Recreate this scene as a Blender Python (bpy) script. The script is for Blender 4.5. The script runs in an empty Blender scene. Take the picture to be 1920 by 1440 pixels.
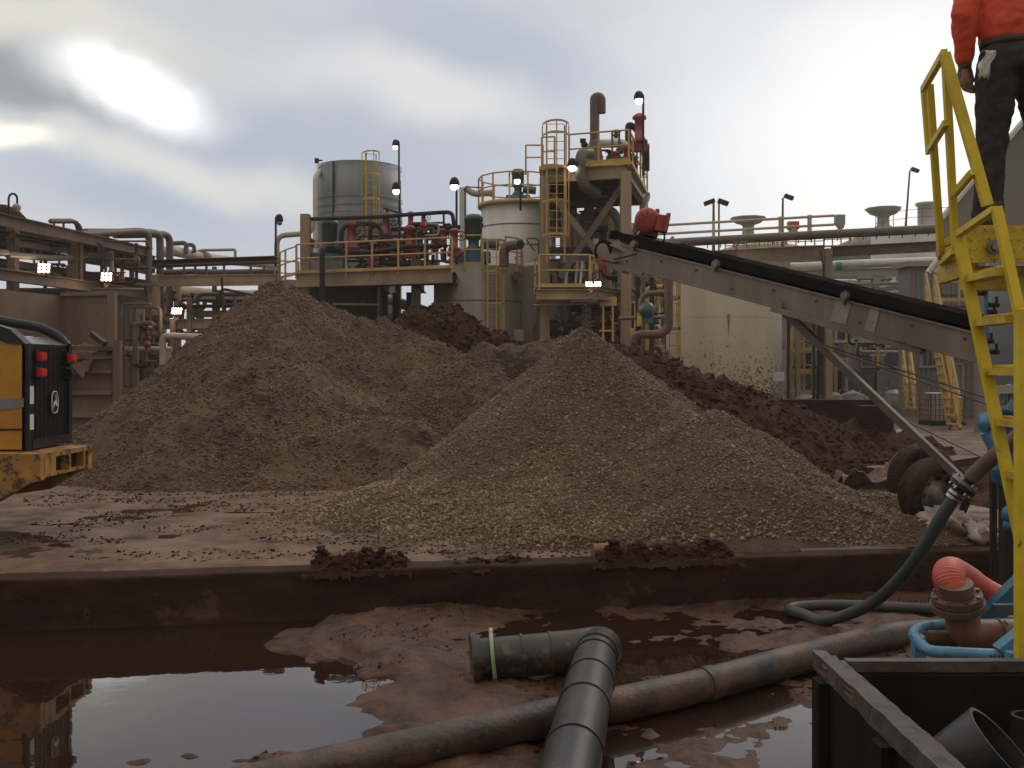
import bpy, math, random
import numpy as np
from mathutils import Vector, Matrix, Euler
S = bpy.context.scene; COL = S.collection
random.seed(7); RNG = np.random.default_rng(11)
PI = math.pi
# ---------------------------------------------------------------- camera
FPX, CXP, HYP, CZ = 1867.0, 960.0, 690.0, 2.4
cam = bpy.data.cameras.new("camera"); cam.lens = 35.0; cam.sensor_width = 36.0
cam.shift_y = -30.0 / 1920.0; cam.clip_start = 0.05; cam.clip_end = 3000
camo = bpy.data.objects.new("camera", cam); COL.objects.link(camo)
camo.location = (0, 0, CZ); camo.rotation_euler = (PI / 2, 0, 0); S.camera = camo
# ---------------------------------------------------------------- sky
W = bpy.data.worlds.new("World"); S.world = W; W.use_nodes = True
nt = W.node_tree; N = nt.nodes; L = nt.links; N.clear()
SUN_EL, SUN_AZ = math.radians(34), math.radians(38)      # azimuth measured from +Y towards +X
def nn(t, **k):
    n = N.new(t)
    for a, b in k.items(): setattr(n, a, b)
    return n
out = nn('ShaderNodeOutputWorld'); bg = nn('ShaderNodeBackground'); L.new(bg.outputs[0], out.inputs[0])
sky = nn('ShaderNodeTexSky', sky_type='NISHITA'); sky.sun_disc = False; sky.sun_elevation = SUN_EL; sky.sun_rotation = SUN_AZ
tc = nn('ShaderNodeTexCoord')
def vm(op, a, b=None, s=None):
    n = nn('ShaderNodeVectorMath', operation=op)
    L.new(a, n.inputs[0]) if not isinstance(a, tuple) else setattr(n.inputs[0], 'default_value', a)
    if b is not None:
        L.new(b, n.inputs[1]) if not isinstance(b, tuple) else setattr(n.inputs[1], 'default_value', b)
    if s is not None: n.inputs['Scale'].default_value = s
    return n
def mx(fac, a, b):
    n = nn('ShaderNodeMix', data_type='RGBA')
    for i, v in ((0, fac), (6, a), (7, b)):
        if hasattr(v, 'is_output'): L.new(v, n.inputs[i])
        else: n.inputs[i].default_value = (*v, 1) if isinstance(v, tuple) else v
    return n.outputs[2]
dirv = tc.outputs['Generated']
warp = nn('ShaderNodeTexNoise'); warp.inputs['Scale'].default_value = 3.2; warp.inputs['Detail'].default_value = 5
L.new(dirv, warp.inputs[0])
wsub = vm('SUBTRACT', warp.outputs['Color'], (0.5, 0.5, 0.5)); wsc = vm('SCALE', wsub.outputs[0], s=0.16)
wd = vm('ADD', dirv, wsc.outputs[0]).outputs[0]
def blob(px, py, ax, ay, rot, soft=0.0):
    """soft elliptical cloud patch in the sky at the direction of pixel (px,py); size in radians"""
    c = Vector(((px - CXP) / FPX, 1, (HYP - py) / FPX)).normalized()
    sub = vm('SUBTRACT', wd, tuple(c))
    m = nn('ShaderNodeMapping', vector_type='TEXTURE'); L.new(sub.outputs[0], m.inputs[0])
    az = math.atan2(c.x, c.y)
    m.inputs['Rotation'].default_value = (0, rot, -az)
    m.inputs['Scale'].default_value = (ax, 1.0, ay)
    ln = vm('LENGTH', m.outputs[0])
    r = nn('ShaderNodeMapRange', interpolation_type='SMOOTHERSTEP'); L.new(ln.outputs['Value'], r.inputs[0])
    r.inputs[1].default_value = 1.0; r.inputs[2].default_value = soft; r.inputs[3].default_value = 0; r.inputs[4].default_value = 1
    return r.outputs[0]
nz = nn('ShaderNodeTexNoise'); nz.inputs['Scale'].default_value = 1.9; nz.inputs['Detail'].default_value = 6; nz.inputs['Roughness'].default_value = .5
mp = nn('ShaderNodeMapping'); mp.inputs['Scale'].default_value = (1, 1, 3.0); mp.inputs['Rotation'].default_value = (0, math.radians(-14), 0); mp.inputs['Location'].default_value = (3.1, 1.7, 0.4)
L.new(wd, mp.inputs[0]); L.new(mp.outputs[0], nz.inputs[0])
cr = nn('ShaderNodeValToRGB'); L.new(nz.outputs['Fac'], cr.inputs[0])
cr.color_ramp.elements[0].position = .36; cr.color_ramp.elements[0].color = (.50, .53, .61, 1)
cr.color_ramp.elements[1].position = .66; cr.color_ramp.elements[1].color = (.72, .72, .73, 1)
col = cr.outputs[0]
SKYB = []
col = mx(blob(40, 130, .16, .07, .25, 0.1), col, (.36, .37, .39))
col = mx(blob(560, 270, .26, .055, .12, 0), col, (.49, .53, .62))
col = mx(blob(300, 390, .26, .06, .14, 0), col, (.49, .54, .64))
col = mx(blob(900, 90, .22, .07, .15, 0), col, (.50, .54, .63))
col = mx(blob(760, 170, .22, .045, .12, 0), col, (.80, .79, .78))
col = mx(blob(330, 315, .34, .035, .17, 0), col, (.76, .76, .73))
col = mx(blob(1740, 330, .41, .34, 0.1, 0.05), col, (1.10, 1.09, 1.07))
col = mx(blob(262, 162, .13, .047, .26, 0.05), col, (1.5, 1.48, 1.42))
col = mx(blob(20, 265, .07, .02, .1, 0), col, (1.3, 1.25, 1.05))
col = mx(blob(30, 20, .30, .035, .1, 0), col, (.78, .76, .68))
# unseen sky half behind the camera, dimmed so faces turned towards it look backlit
sx = nn('ShaderNodeSeparateXYZ'); L.new(dirv, sx.inputs[0])
mr = nn('ShaderNodeMapRange', interpolation_type='SMOOTHSTEP'); L.new(sx.outputs[1], mr.inputs[0])
mr.inputs[1].default_value = .45; mr.inputs[2].default_value = -.35; mr.inputs[3].default_value = 0; mr.inputs[4].default_value = 1
col = mx(mr.outputs[0], col, (.40, .36, .31))
mz = nn('ShaderNodeMapRange', interpolation_type='SMOOTHSTEP'); L.new(sx.outputs[2], mz.inputs[0])
mz.inputs[1].default_value = .42; mz.inputs[2].default_value = .75; mz.inputs[3].default_value = 0; mz.inputs[4].default_value = 1
col = mx(mz.outputs[0], col, (1.02, .91, .78))
sc = vm('SCALE', sky.outputs[0], s=.12)
fin = mx(.94, sc.outputs[0], col)
L.new(fin, bg.inputs[0]); bg.inputs[1].default_value = 1.0
# ---------------------------------------------------------------- sun behind the cloud, ahead and to the right
sun = bpy.data.lights.new("sun", 'SUN'); sun.energy = .7; sun.angle = math.radians(24); sun.color = (1, .95, .88)
so = bpy.data.objects.new("sun", sun); COL.objects.link(so)
sd = Vector((math.sin(SUN_AZ) * math.cos(SUN_EL), math.cos(SUN_AZ) * math.cos(SUN_EL), math.sin(SUN_EL)))
so.rotation_euler = sd.to_track_quat('Z', 'Y').to_euler(); so.location = (20, 10, 30)
S.view_settings.view_transform = 'Standard'; S.view_settings.look = 'None'; S.view_settings.gamma = 1
S.view_settings.exposure = 0; S.view_settings.use_curve_mapping = False
# ---------------------------------------------------------------- helpers
def P(px, py, D): return Vector(((px - CXP) / FPX * D, D, CZ + (HYP - py) / FPX * D))
def V(*a): return Vector(a)
def lin(c): return tuple(c)
MATS = {}
def mat(name, c1, c2=None, scale=3., rough=.6, metal=0., bump=.0, bscale=25., streak=False, spots=None, spot_t=.62, spot_s=9., emit=None, spec=.5, r2=None, island=False, zdirt=None):
    m = bpy.data.materials.new(name); m.use_nodes = True; n = m.node_tree.nodes; l = m.node_tree.links
    b = n['Principled BSDF']; b.inputs['Base Color'].default_value = (*c1, 1); b.inputs['Roughness'].default_value = rough
    b.inputs['Metallic'].default_value = metal; b.inputs['Specular IOR Level'].default_value = spec
    t = n.new('ShaderNodeTexCoord'); mpn = n.new('ShaderNodeMapping'); l.new(t.outputs['Object'], mpn.inputs[0])
    if streak: mpn.inputs['Scale'].default_value = (1, 1, .12)
    def mixc(f, a, c):
        k = n.new('ShaderNodeMix'); k.data_type = 'RGBA'; l.new(f, k.inputs[0])
        if isinstance(a, tuple): k.inputs[6].default_value = (*a, 1)
        else: l.new(a, k.inputs[6])
        k.inputs[7].default_value = (*c, 1)
        return k.outputs[2]
    def ramp(src, a, c):
        r = n.new('ShaderNodeMapRange'); l.new(src, r.inputs[0]); r.inputs[1].default_value = a; r.inputs[2].default_value = c
        return r.outputs[0]
    col = c1
    if c2:
        z = n.new('ShaderNodeTexNoise'); z.inputs['Scale'].default_value = scale; z.inputs['Detail'].default_value = 9; z.inputs['Roughness'].default_value = .62
        l.new(mpn.outputs[0], z.inputs[0]); f = ramp(z.outputs[0], .38, .64)
        col = mixc(f, c1, c2)
        if r2 is not None:
            q = n.new('ShaderNodeMapRange'); l.new(f, q.inputs[0]); q.inputs[3].default_value = rough; q.inputs[4].default_value = r2; l.new(q.outputs[0], b.inputs['Roughness'])
    if island:
        g = n.new('ShaderNodeNewGeometry'); h = n.new('ShaderNodeHueSaturation'); q = n.new('ShaderNodeMapRange')
        l.new(g.outputs['Random Per Island'], q.inputs[0]); q.inputs[3].default_value = .5; q.inputs[4].default_value = 1.55; l.new(q.outputs[0], h.inputs['Value'])
        if isinstance(col, tuple): h.inputs['Color'].default_value = (*col, 1)
        else: l.new(col, h.inputs['Color'])
        col = h.outputs[0]
    if spots:
        z = n.new('ShaderNodeTexNoise'); z.inputs['Scale'].default_value = spot_s; z.inputs['Detail'].default_value = 7; z.inputs['Roughness'].default_value = .7
        l.new(t.outputs['Object'], z.inputs[0]); col = mixc(ramp(z.outputs[0], spot_t, spot_t + .05), col, spots)
    if zdirt:   # splashed mud: (height of top, height where solid, colour, noise scale)
        z = n.new('ShaderNodeTexNoise'); z.inputs['Scale'].default_value = zdirt[3]; z.inputs['Detail'].default_value = 8; z.inputs['Roughness'].default_value = .75
        l.new(t.outputs['Object'], z.inputs[0]); sp = n.new('ShaderNodeSeparateXYZ'); l.new(t.outputs['Object'], sp.inputs[0])
        a = n.new('ShaderNodeMapRange'); l.new(sp.outputs[2], a.inputs[0]); a.inputs[1].default_value = zdirt[1]; a.inputs[2].default_value = zdirt[0]; a.inputs[3].default_value = .42; a.inputs[4].default_value = .74
        s_ = n.new('ShaderNodeMath'); s_.operation = 'SUBTRACT'; l.new(z.outputs[0], s_.inputs[0]); l.new(a.outputs[0], s_.inputs[1])
        col = mixc(ramp(s_.outputs[0], 0, .02), col, zdirt[2])
    if not isinstance(col, tuple): l.new(col, b.inputs['Base Color'])
    if bump:
        z = n.new('ShaderNodeTexNoise'); z.inputs['Scale'].default_value = bscale; z.inputs['Detail'].default_value = 6; z.inputs['Roughness'].default_value = .6; l.new(t.outputs['Object'], z.inputs[0])
        bp = n.new('ShaderNodeBump'); bp.inputs['Strength'].default_value = 1; bp.inputs['Distance'].default_value = bump; l.new(z.outputs[0], bp.inputs['Height']); l.new(bp.outputs[0], b.inputs['Normal'])
    if emit:
        b.inputs['Emission Color'].default_value = (*emit[0], 1); b.inputs['Emission Strength'].default_value = emit[1]
    MATS[name] = m
    return m
mat('sand', (.134, .091, .056), (.076, .050, .031), 1.3, .9, bump=.04, bscale=12, spots=(.040, .024, .015), spot_t=.58, spot_s=1.9, spec=.2)
mat('mid_sand', (.092, .062, .037), (.050, .031, .019), 1.3, .9, bump=.04, bscale=12, spots=(.026, .014, .008), spot_t=.50, spot_s=1.1, spec=.2)
mat('muck', (.030, .0145, .008), (.062, .035, .020), 1.7, .9, bump=.03, bscale=11, spec=.08)
mat('gravel_bed', (.100, .070, .041), (.066, .045, .027), 2.5, .9, bump=.03, bscale=22)
mat('chips', (.225, .158, .096), (.140, .095, .058), .9, .8, island=True)
mat('grit', (.155, .107, .067), (.078, .051, .032), .9, .8, island=True)
mat('clods', (.034, .0165, .009), (.066, .037, .021), 3, .9, island=True, spec=.08)
mat('slab_mud', (.168, .110, .070), (.082, .047, .028), 1.7, .6, spec=.22, bump=.012, bscale=9, spots=(.035, .019, .014), spot_t=.57, spot_s=2.6, r2=.75)
mat('pit_mud', (.098, .050, .028), (.042, .0185, .0095), 2.6, .5, spec=.25, bump=.022, bscale=19, spots=(.042, .020, .014), spot_t=.58, spot_s=1.1, r2=.5)
mat('curb', (.027, .0135, .0085), (.050, .027, .017), 1.6, .75, bump=.02, bscale=14, spots=(.085, .055, .038), spot_t=.60, spot_s=1.5, spec=.12)
mat('beige', (.33, .255, .160), (.21, .155, .095), 1.2, .6, streak=True, spots=(.09, .05, .032), spot_t=.66, spot_s=2.5)
mat('rust_steel', (.095, .062, .045), (.15, .10, .07), 1.6, .7, spots=(.06, .03, .02), spot_t=.62)
mat('dark_steel', (.022, .018, .016), (.042, .030, .022), 2, .75, spec=.2)
mat('bin_steel', (.23, .165, .115), (.15, .095, .062), .9, .65, streak=True, spots=(.10, .055, .035), spot_t=.62, spot_s=1.6)
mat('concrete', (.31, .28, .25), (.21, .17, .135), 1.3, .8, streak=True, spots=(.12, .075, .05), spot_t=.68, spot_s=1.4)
mat('concrete_shaded', (.12, .095, .078), (.075, .055, .045), 1.3, .8, streak=True)  # darker copy of concrete, shade under and behind the decks put into the colour
mat('grey_tank', (.20, .225, .245), (.16, .18, .20), 1.0, .55, streak=True)
mat('white_tank', (.62, .60, .56), (.48, .46, .41), 1.0, .55, streak=True, spots=(.22, .15, .1), spot_t=.72, spot_s=1.5)
mat('far_grey', (.30, .31, .28), (.24, .25, .225), .5, .7, streak=True)
mat('far_white', (.50, .50, .48), (.42, .41, .39), .5, .7, streak=True)
mat('cream_tank', (.47, .425, .31), (.39, .345, .245), .8, .5, streak=True, zdirt=(5.6, -.5, (.06, .035, .022), 7.5))
mat('ochre_rail', (.50, .34, .10), (.36, .23, .07), 2.5, .55, spots=(.14, .07, .03), spot_t=.65, spot_s=6)
mat('yellow', (.70, .53, .015), (.54, .39, .02), 4, .48, bump=.002, spots=(.16, .08, .025), spot_t=.63, spot_s=11)
mat('yellow_dirty', (.60, .44, .02), (.42, .27, .02), 5, .5, bump=.006, bscale=30, spots=(.10, .05, .025), spot_t=.59, spot_s=7)
mat('loader_yellow', (.50, .235, .012), (.38, .17, .014), 3, .42, spots=(.15, .08, .035), spot_t=.63, spot_s=6)
mat('loader_bumper', (.42, .22, .03), (.22, .11, .035), 4, .55, spots=(.07, .038, .022), spot_t=.51, spot_s=5)
mat('black_plastic', (.009, .010, .011), (.017, .018, .019), 6, .45, spec=.3)
mat('hood_dark', (.014, .018, .022), (.02, .024, .028), 5, .4, spec=.3)
mat('hood_grey', (.16, .17, .18), (.10, .105, .11), 4, .22)
mat('grille', (.02, .022, .022), (.032, .03, .027), 4, .5)
mat('tail_red', (.55, .03, .02), None, rough=.25)
mat('tyre', (.022, .018, .015), (.10, .065, .042), 4, .8, bump=.01)
mat('tyre_muddy', (.018, .013, .010), (.085, .055, .036), 3.2, .85, bump=.03, bscale=22, spots=(.12, .08, .052), spot_t=.6, spot_s=9, spec=.15)
mat('brown_pipe', (.085, .052, .040), (.12, .08, .06), 3, .6)
mat('grey_brown_pipe', (.13, .105, .085), (.09, .065, .05), 2, .55)
mat('cream_pipe', (.42, .36, .29), (.33, .27, .21), 2, .55)
mat('white_pipe', (.58, .56, .53), (.48, .45, .41), 2, .5)
mat('black_pipe', (.014, .013, .013), (.034, .026, .021), 3, .6, spec=.25)
mat('pe_pipe', (.012, .013, .015), (.036, .032, .028), 2.6, .38, bump=.002, spots=(.13, .10, .08), spot_t=.63, spot_s=15, zdirt=(.55, .02, (.10, .058, .036), 10))
mat('muddy_pipe', (.024, .019, .016), (.125, .068, .039), 3.2, .5, bump=.008, spots=(.16, .11, .08), spot_t=.62, spot_s=6)
mat('red', (.26, .028, .030), (.17, .025, .025), 3, .45, spots=(.08, .02, .015))
mat('motor_red', (.38, .055, .035), (.25, .04, .028), 4, .42, spots=(.12, .03, .02), spot_t=.62)
mat('teal', (.03, .07, .08), (.05, .10, .11), 3, .45)
mat('blue', (.035, .16, .30), (.025, .10, .20), 3, .45, spots=(.06, .035, .025), spot_t=.64)
mat('blue_light', (.09, .26, .42), (.06, .18, .31), 5, .42, spots=(.09, .05, .035), spot_t=.58, spot_s=9)
mat('conv_steel', (.225, .20, .165), (.145, .115, .088), 1.6, .5, metal=.25, streak=True, spots=(.11, .07, .05), spot_t=.64, spot_s=3)
mat('rust_run', (.28, .17, .07), (.22, .12, .05), 3, .7)
mat('patch', (.30, .27, .22), (.20, .165, .13), 5, .55, spots=(.1, .07, .05), spot_t=.6)
mat('belt', (.006, .006, .006), (.013, .011, .010), 3, .9, spec=.1)
mat('rubber_green', (.030, .048, .046), (.06, .06, .052), 3, .5)
mat('orange_hose', (.62, .10, .055), (.42, .07, .04), 3, .42)
mat('brown_elbow', (.20, .088, .048), (.115, .055, .035), 3, .42, spots=(.05, .03, .022), spot_t=.63)
mat('flange_brown', (.085, .052, .038), (.14, .085, .06), 5, .55)
mat('rim_steel', (.34, .32, .30), (.12, .085, .06), 7, .42, metal=.5)
mat('chrome', (.5, .5, .5), (.3, .28, .26), 6, .22, metal=1)
mat('steel', (.25, .23, .21), (.12, .09, .07), 6, .4, metal=.6)
mat('green_ring', (.30, .42, .22), (.22, .30, .16), 6, .5, spots=(.1, .06, .04), spot_t=.58)
mat('box_black', (.006, .006, .006), (.014, .011, .009), 2.5, .7, streak=True, bump=.004, spec=.15)
mat('box_edge', (.085, .068, .060), (.045, .032, .026), 5, .6, bump=.008, spots=(.025, .016, .012), spot_t=.6, spot_s=9)
mat('raw_wood', (.26, .095, .035), (.10, .04, .02), 9, .75, bump=.012)
mat('bag', (.36, .34, .33), (.25, .23, .22), 2.5, .55, bump=.03, bscale=5)
mat('tarp', (.46, .40, .35), (.24, .175, .135), 3.0, .7, bump=.02, bscale=9)
mat('ibc_white', (.42, .39, .34), (.30, .27, .23), 1.5, .5)
mat('cladding', (.21, .20, .185), (.16, .15, .135), .6, .7, streak=True)
mat('cladding_light', (.28, .27, .245), (.2, .19, .17), .6, .7, streak=True)
mat('door_blue', (.06, .075, .095), (.08, .09, .11), 2, .4)
mat('window_glass', (.03, .035, .04), None, rough=.08)
mat('hot', (1, 1, 1), None, emit=((1, .84, .58), 9))
mat('bulb', (1, 1, .9), None, emit=((1, .97, .88), 10))
mat('orange', (.55, .10, .02), (.4, .08, .02), 3, .6)
mat('white', (.6, .6, .58), (.45, .44, .42), 4, .6)
mat('shirt', (.66, .075, .022), (.56, .06, .02), 4, .75, bump=.006, bscale=9)
mat('jeans', (.017, .016, .020), (.028, .026, .030), 8, .85, bump=.006, bscale=9)
mat('leather', (.030, .022, .018), (.05, .035, .028), 6, .6)
mat('skin', (.38, .21, .14), (.33, .18, .12), 6, .5)
mat('glove', (.16, .125, .09), (.09, .065, .045), 9, .75)
mat('helmet', (.55, .55, .52), None, rough=.35)
mat('wire', (.16, .13, .12), (.10, .08, .07), 5, .5)
mat('green_paint', (.03, .19, .11), None, rough=.5)
def water_mat():
    m = bpy.data.materials.new('muddy_water'); m.use_nodes = True; n = m.node_tree.nodes; l = m.node_tree.links; b = n['Principled BSDF']
    b.inputs['Base Color'].default_value = (.024, .0125, .008, 1); b.inputs['Roughness'].default_value = .015; b.inputs['IOR'].default_value = 1.52
    t = n.new('ShaderNodeTexCoord'); z = n.new('ShaderNodeTexNoise'); z.inputs['Scale'].default_value = 3; z.inputs['Detail'].default_value = 3; l.new(t.outputs['Object'], z.inputs[0])
    bp = n.new('ShaderNodeBump'); bp.inputs['Distance'].default_value = .0012; l.new(z.outputs[0], bp.inputs['Height']); l.new(bp.outputs[0], b.inputs['Normal'])
    MATS['water'] = m
water_mat()
def rootloc(o):
    v = Vector((0, 0, 0))
    while o is not None: v += o.location; o = o.parent
    return v
def tag(o, label=None, cat=None, group=None, kind=None):
    if label: o['label'] = label
    if cat: o['category'] = cat
    if group: o['group'] = group
    if kind: o['kind'] = kind
    return o
def T(name, label, cat, loc, group=None):
    o = bpy.data.objects.new(name, None); o.empty_display_size = .2; COL.objects.link(o); o.location = loc
    return tag(o, label, cat, group)
class MB:
    def __init__(s): s.v = []; s.f = []; s.sm = []
    def add(s, vs, fs, smooth=False):
        b = len(s.v); s.v += [tuple(v) for v in vs]; s.f += [tuple(i + b for i in f) for f in fs]; s.sm += [smooth] * len(fs); return s
    def hexa(s, c8):
        return s.add(c8, [(0, 3, 2, 1), (4, 5, 6, 7), (0, 1, 5, 4), (1, 2, 6, 5), (2, 3, 7, 6), (3, 0, 4, 7)])
    def box(s, c, sz, rz=0, ry=0, rx=0):
        M = Euler((rx, ry, rz)).to_matrix(); c = Vector(c); x, y, z = [a / 2 for a in sz]
        return s.hexa([c + M @ Vector(p) for p in ((-x, -y, -z), (x, -y, -z), (x, y, -z), (-x, y, -z), (-x, -y, z), (x, -y, z), (x, y, z), (-x, y, z))])
    def frame(s, p, q, up=(0, 0, 1)):
        d = (Vector(q) - Vector(p)); ln = d.length; d = d / max(ln, 1e-9); u = Vector(up)
        if abs(d.dot(u)) > .98: u = Vector((0, 1, 0))
        sd_ = d.cross(u).normalized(); u = sd_.cross(d).normalized(); return d, sd_, u, ln
    def bar(s, p, q, w, h, up=(0, 0, 1), oz=0., oy=0.):
        p = Vector(p); q = Vector(q); d, a, u, ln = s.frame(p, q, up); o = u * oz + a * oy
        a = a * (w / 2); u = u * (h / 2)
        return s.hexa([p + o - a - u, p + o + a - u, q + o + a - u, q + o - a - u, p + o - a + u, p + o + a + u, q + o + a + u, q + o - a + u])
    def ibeam(s, p, q, h, w, t=.03, up=(0, 0, 1)):
        s.bar(p, q, t, h - 2 * t, up); s.bar(p, q, w, t, up, oz=h / 2 - t / 2); s.bar(p, q, w, t, up, oz=-h / 2 + t / 2); return s
    def tube(s, pts, r, n=8, caps=True, smooth=True):
        pts = [Vector(p) for p in pts]; m = len(pts); rs = r if isinstance(r, (list, tuple)) else [r] * m
        tg = []
        for i in range(m):
            a = pts[max(i - 1, 0)]; b = pts[min(i + 1, m - 1)]; tg.append((b - a).normalized())
        u = Vector((0, 0, 1))
        if abs(tg[0].dot(u)) > .95: u = Vector((1, 0, 0))
        vs = []; 
        for i in range(m):
            u = (u - tg[i] * u.dot(tg[i])); 
            if u.length < 1e-6: u = tg[i].orthogonal()
            u.normalize(); w = tg[i].cross(u)
            for k in range(n):
                a = 2 * PI * k / n; vs.append(pts[i] + (u * math.cos(a) + w * math.sin(a)) * rs[i])
        fs = [(i * n + k, i * n + (k + 1) % n, (i + 1) * n + (k + 1) % n, (i + 1) * n + k) for i in range(m - 1) for k in range(n)]
        s.add(vs, fs, smooth)
        if caps:
            s.add(vs[:n], [tuple(range(n))[::-1]]); s.add(vs[-n:], [tuple(range(n))])
        return s
    def hollow(s, pts, r, ri, n=20):
        s.tube(pts, r, n, caps=False); b = len(s.v) 
        s.tube(list(pts)[::-1], ri, n, caps=False)
        return s
    def lathe(s, c, prof, n=32, axis=(0, 0, 1), a0=0, a1=2 * PI, smooth=True):
        c = Vector(c); q = Vector((0, 0, 1)).rotation_difference(Vector(axis).normalized()); full = abs(a1 - a0 - 2 * PI) < 1e-6
        k = n if full else n + 1; vs = []
        for (r, z) in prof:
            for i in range(k):
                a = a0 + (a1 - a0) * i / n; vs.append(c + q @ Vector((r * math.cos(a), r * math.sin(a), z)))
        fs = []
        for j in range(len(prof) - 1):
            for i in range(n):
                i2 = (i + 1) % k if full else i + 1
                fs.append((j * k + i, j * k + i2, (j + 1) * k + i2, (j + 1) * k + i))
        return s.add(vs, fs, smooth)
    def ball(s, c, r, n=12, sc=(1, 1, 1)):
        m = n // 2; c = Vector(c); vs = []; fs = []
        for j in range(m + 1):
            t = PI * j / m
            for i in range(n):
                a = 2 * PI * i / n; vs.append(c + Vector((r * sc[0] * math.sin(t) * math.cos(a), r * sc[1] * math.sin(t) * math.sin(a), r * sc[2] * math.cos(t))))
        for j in range(m):
            for i in range(n): fs.append((j * n + i, (j + 1) * n + i, (j + 1) * n + (i + 1) % n, j * n + (i + 1) % n))
        return s.add(vs, fs, True)
    def prism(s, poly, off):
        """extrude a 3-D polygon along vector off"""
        n = len(poly); off = Vector(off); vs = [Vector(p) for p in poly] + [Vector(p) + off for p in poly]
        return s.add(vs, [tuple(range(n))[::-1], tuple(range(n, 2 * n))] + [(i, (i + 1) % n, n + (i + 1) % n, n + i) for i in range(n)])
    def build(s, name, m, parent=None, loc=None):
        vs = np.array(s.v, dtype=float).reshape(-1, 3)
        o = rootloc(parent) if parent is not None else (Vector(loc) if loc is not None else Vector(((vs[:, 0].min() + vs[:, 0].max()) / 2, (vs[:, 1].min() + vs[:, 1].max()) / 2, vs[:, 2].min())))
        me = bpy.data.meshes.new(name); me.from_pydata([tuple(v) for v in (vs - np.array(o))], [], s.f)
        me.materials.append(MATS[m] if isinstance(m, str) else m); me.polygons.foreach_set('use_smooth', s.sm); me.update()
        ob = bpy.data.objects.new(name, me); COL.objects.link(ob)
        if parent is not None: ob.parent = parent
        else: ob.location = o
        return ob
def solo(mb, name, m, label, cat, group=None): return tag(mb.build(name, m), label, cat, group)
def fil(pts, r, k=5):
    """round the corners of a polyline"""
    pts = [Vector(p) for p in pts]; o = [pts[0]]
    for i in range(1, len(pts) - 1):
        a, b, c = pts[i - 1], pts[i], pts[i + 1]; d1 = (a - b); d2 = (c - b)
        rr = min(r, d1.length * .49, d2.length * .49); p0 = b + d1.normalized() * rr; p1 = b + d2.normalized() * rr
        for j in range(k + 1):
            t = j / k; o.append(p0 * (1 - t) ** 2 + b * 2 * t * (1 - t) + p1 * t * t)
    o.append(pts[-1]); return o
def copy_tree(o, delta, parent=None, label=None):
    c = o.copy(); COL.objects.link(c); c.parent = parent
    if parent is None: c.location = o.location + Vector(delta)
    if label: c['label'] = label
    for ch in list(o.children): copy_tree(ch, delta, c)
    return c
def railing(parent, pts, h=1.07, sp=1.7, r=.031, m='ochre_rail', toe=True, mid=True, closed=False):
    pts = [Vector(p) for p in pts]
    if closed: pts = pts + [pts[0]]
    U = Vector((0, 0, 1)); mb = MB(); mb.tube([p + U * h for p in pts], r, 6); ro = mb.build('railing', m, parent)
    if mid: mb = MB(); mb.tube([p + U * h * .52 for p in pts], r * .9, 6); mb.build('mid_rail', m, ro)
    if toe:
        mb = MB()
        for a, b in zip(pts[:-1], pts[1:]): mb.bar(a + U * .06, b + U * .06, .012, .12)
        mb.build('toe_board', m, ro)
    done = []
    for a, b in zip(pts[:-1], pts[1:]):
        n = max(1, round((b - a).length / sp))
        for i in range(n + 1):
            p = a.lerp(b, i / n)
            if any((p - q).length < .25 for q in done): continue
            done.append(p); q = MB(); q.bar(p - U * .15, p + U * h, r * 2.1, r * 2.1); q.build('post', m, ro)
    return ro
def ladder(parent, base, ztop, w=.45, out=(0, -1, 0), cage=None, m='ochre_rail', hoopr=.36, r=.028):
    base = Vector(base); o = Vector(out).normalized(); sd_ = o.cross(Vector((0, 0, 1))); mb = MB(); z = base.z
    for k in (-1, 1): mb.bar(base + sd_ * k * w / 2, Vector((base.x, base.y, ztop)) + sd_ * k * w / 2, r * 1.6, r * 2.2)
    while z < ztop - .1:
        z += .3; mb.tube([Vector((base.x, base.y, z)) - sd_ * w / 2, Vector((base.x, base.y, z)) + sd_ * w / 2], .014, 5)
    lo = mb.build('ladder', m, parent)
    if cage is not None:
        c = MB(); ang = [PI * (-.02 + 1.04 * i / 8) for i in range(9)]
        def pt(a, z): return Vector((base.x, base.y, z)) + sd_ * math.cos(a) * hoopr + o * (math.sin(a) * hoopr * 1.75)
        z = cage
        while z <= ztop + .05:
            ring = [pt(a, z) for a in ang]
            for p, q in zip(ring[:-1], ring[1:]): c.bar(p, q, .012, .07)
            z += 1.15 if z + 1.15 < ztop - .3 or z >= ztop - .01 else max(.2, ztop - z)
        for i in (0, 2, 4, 6, 8): c.bar(pt(ang[i], cage), pt(ang[i], ztop), .04, .012)
        c.build('safety_cage', m, parent)
    return lo
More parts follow.
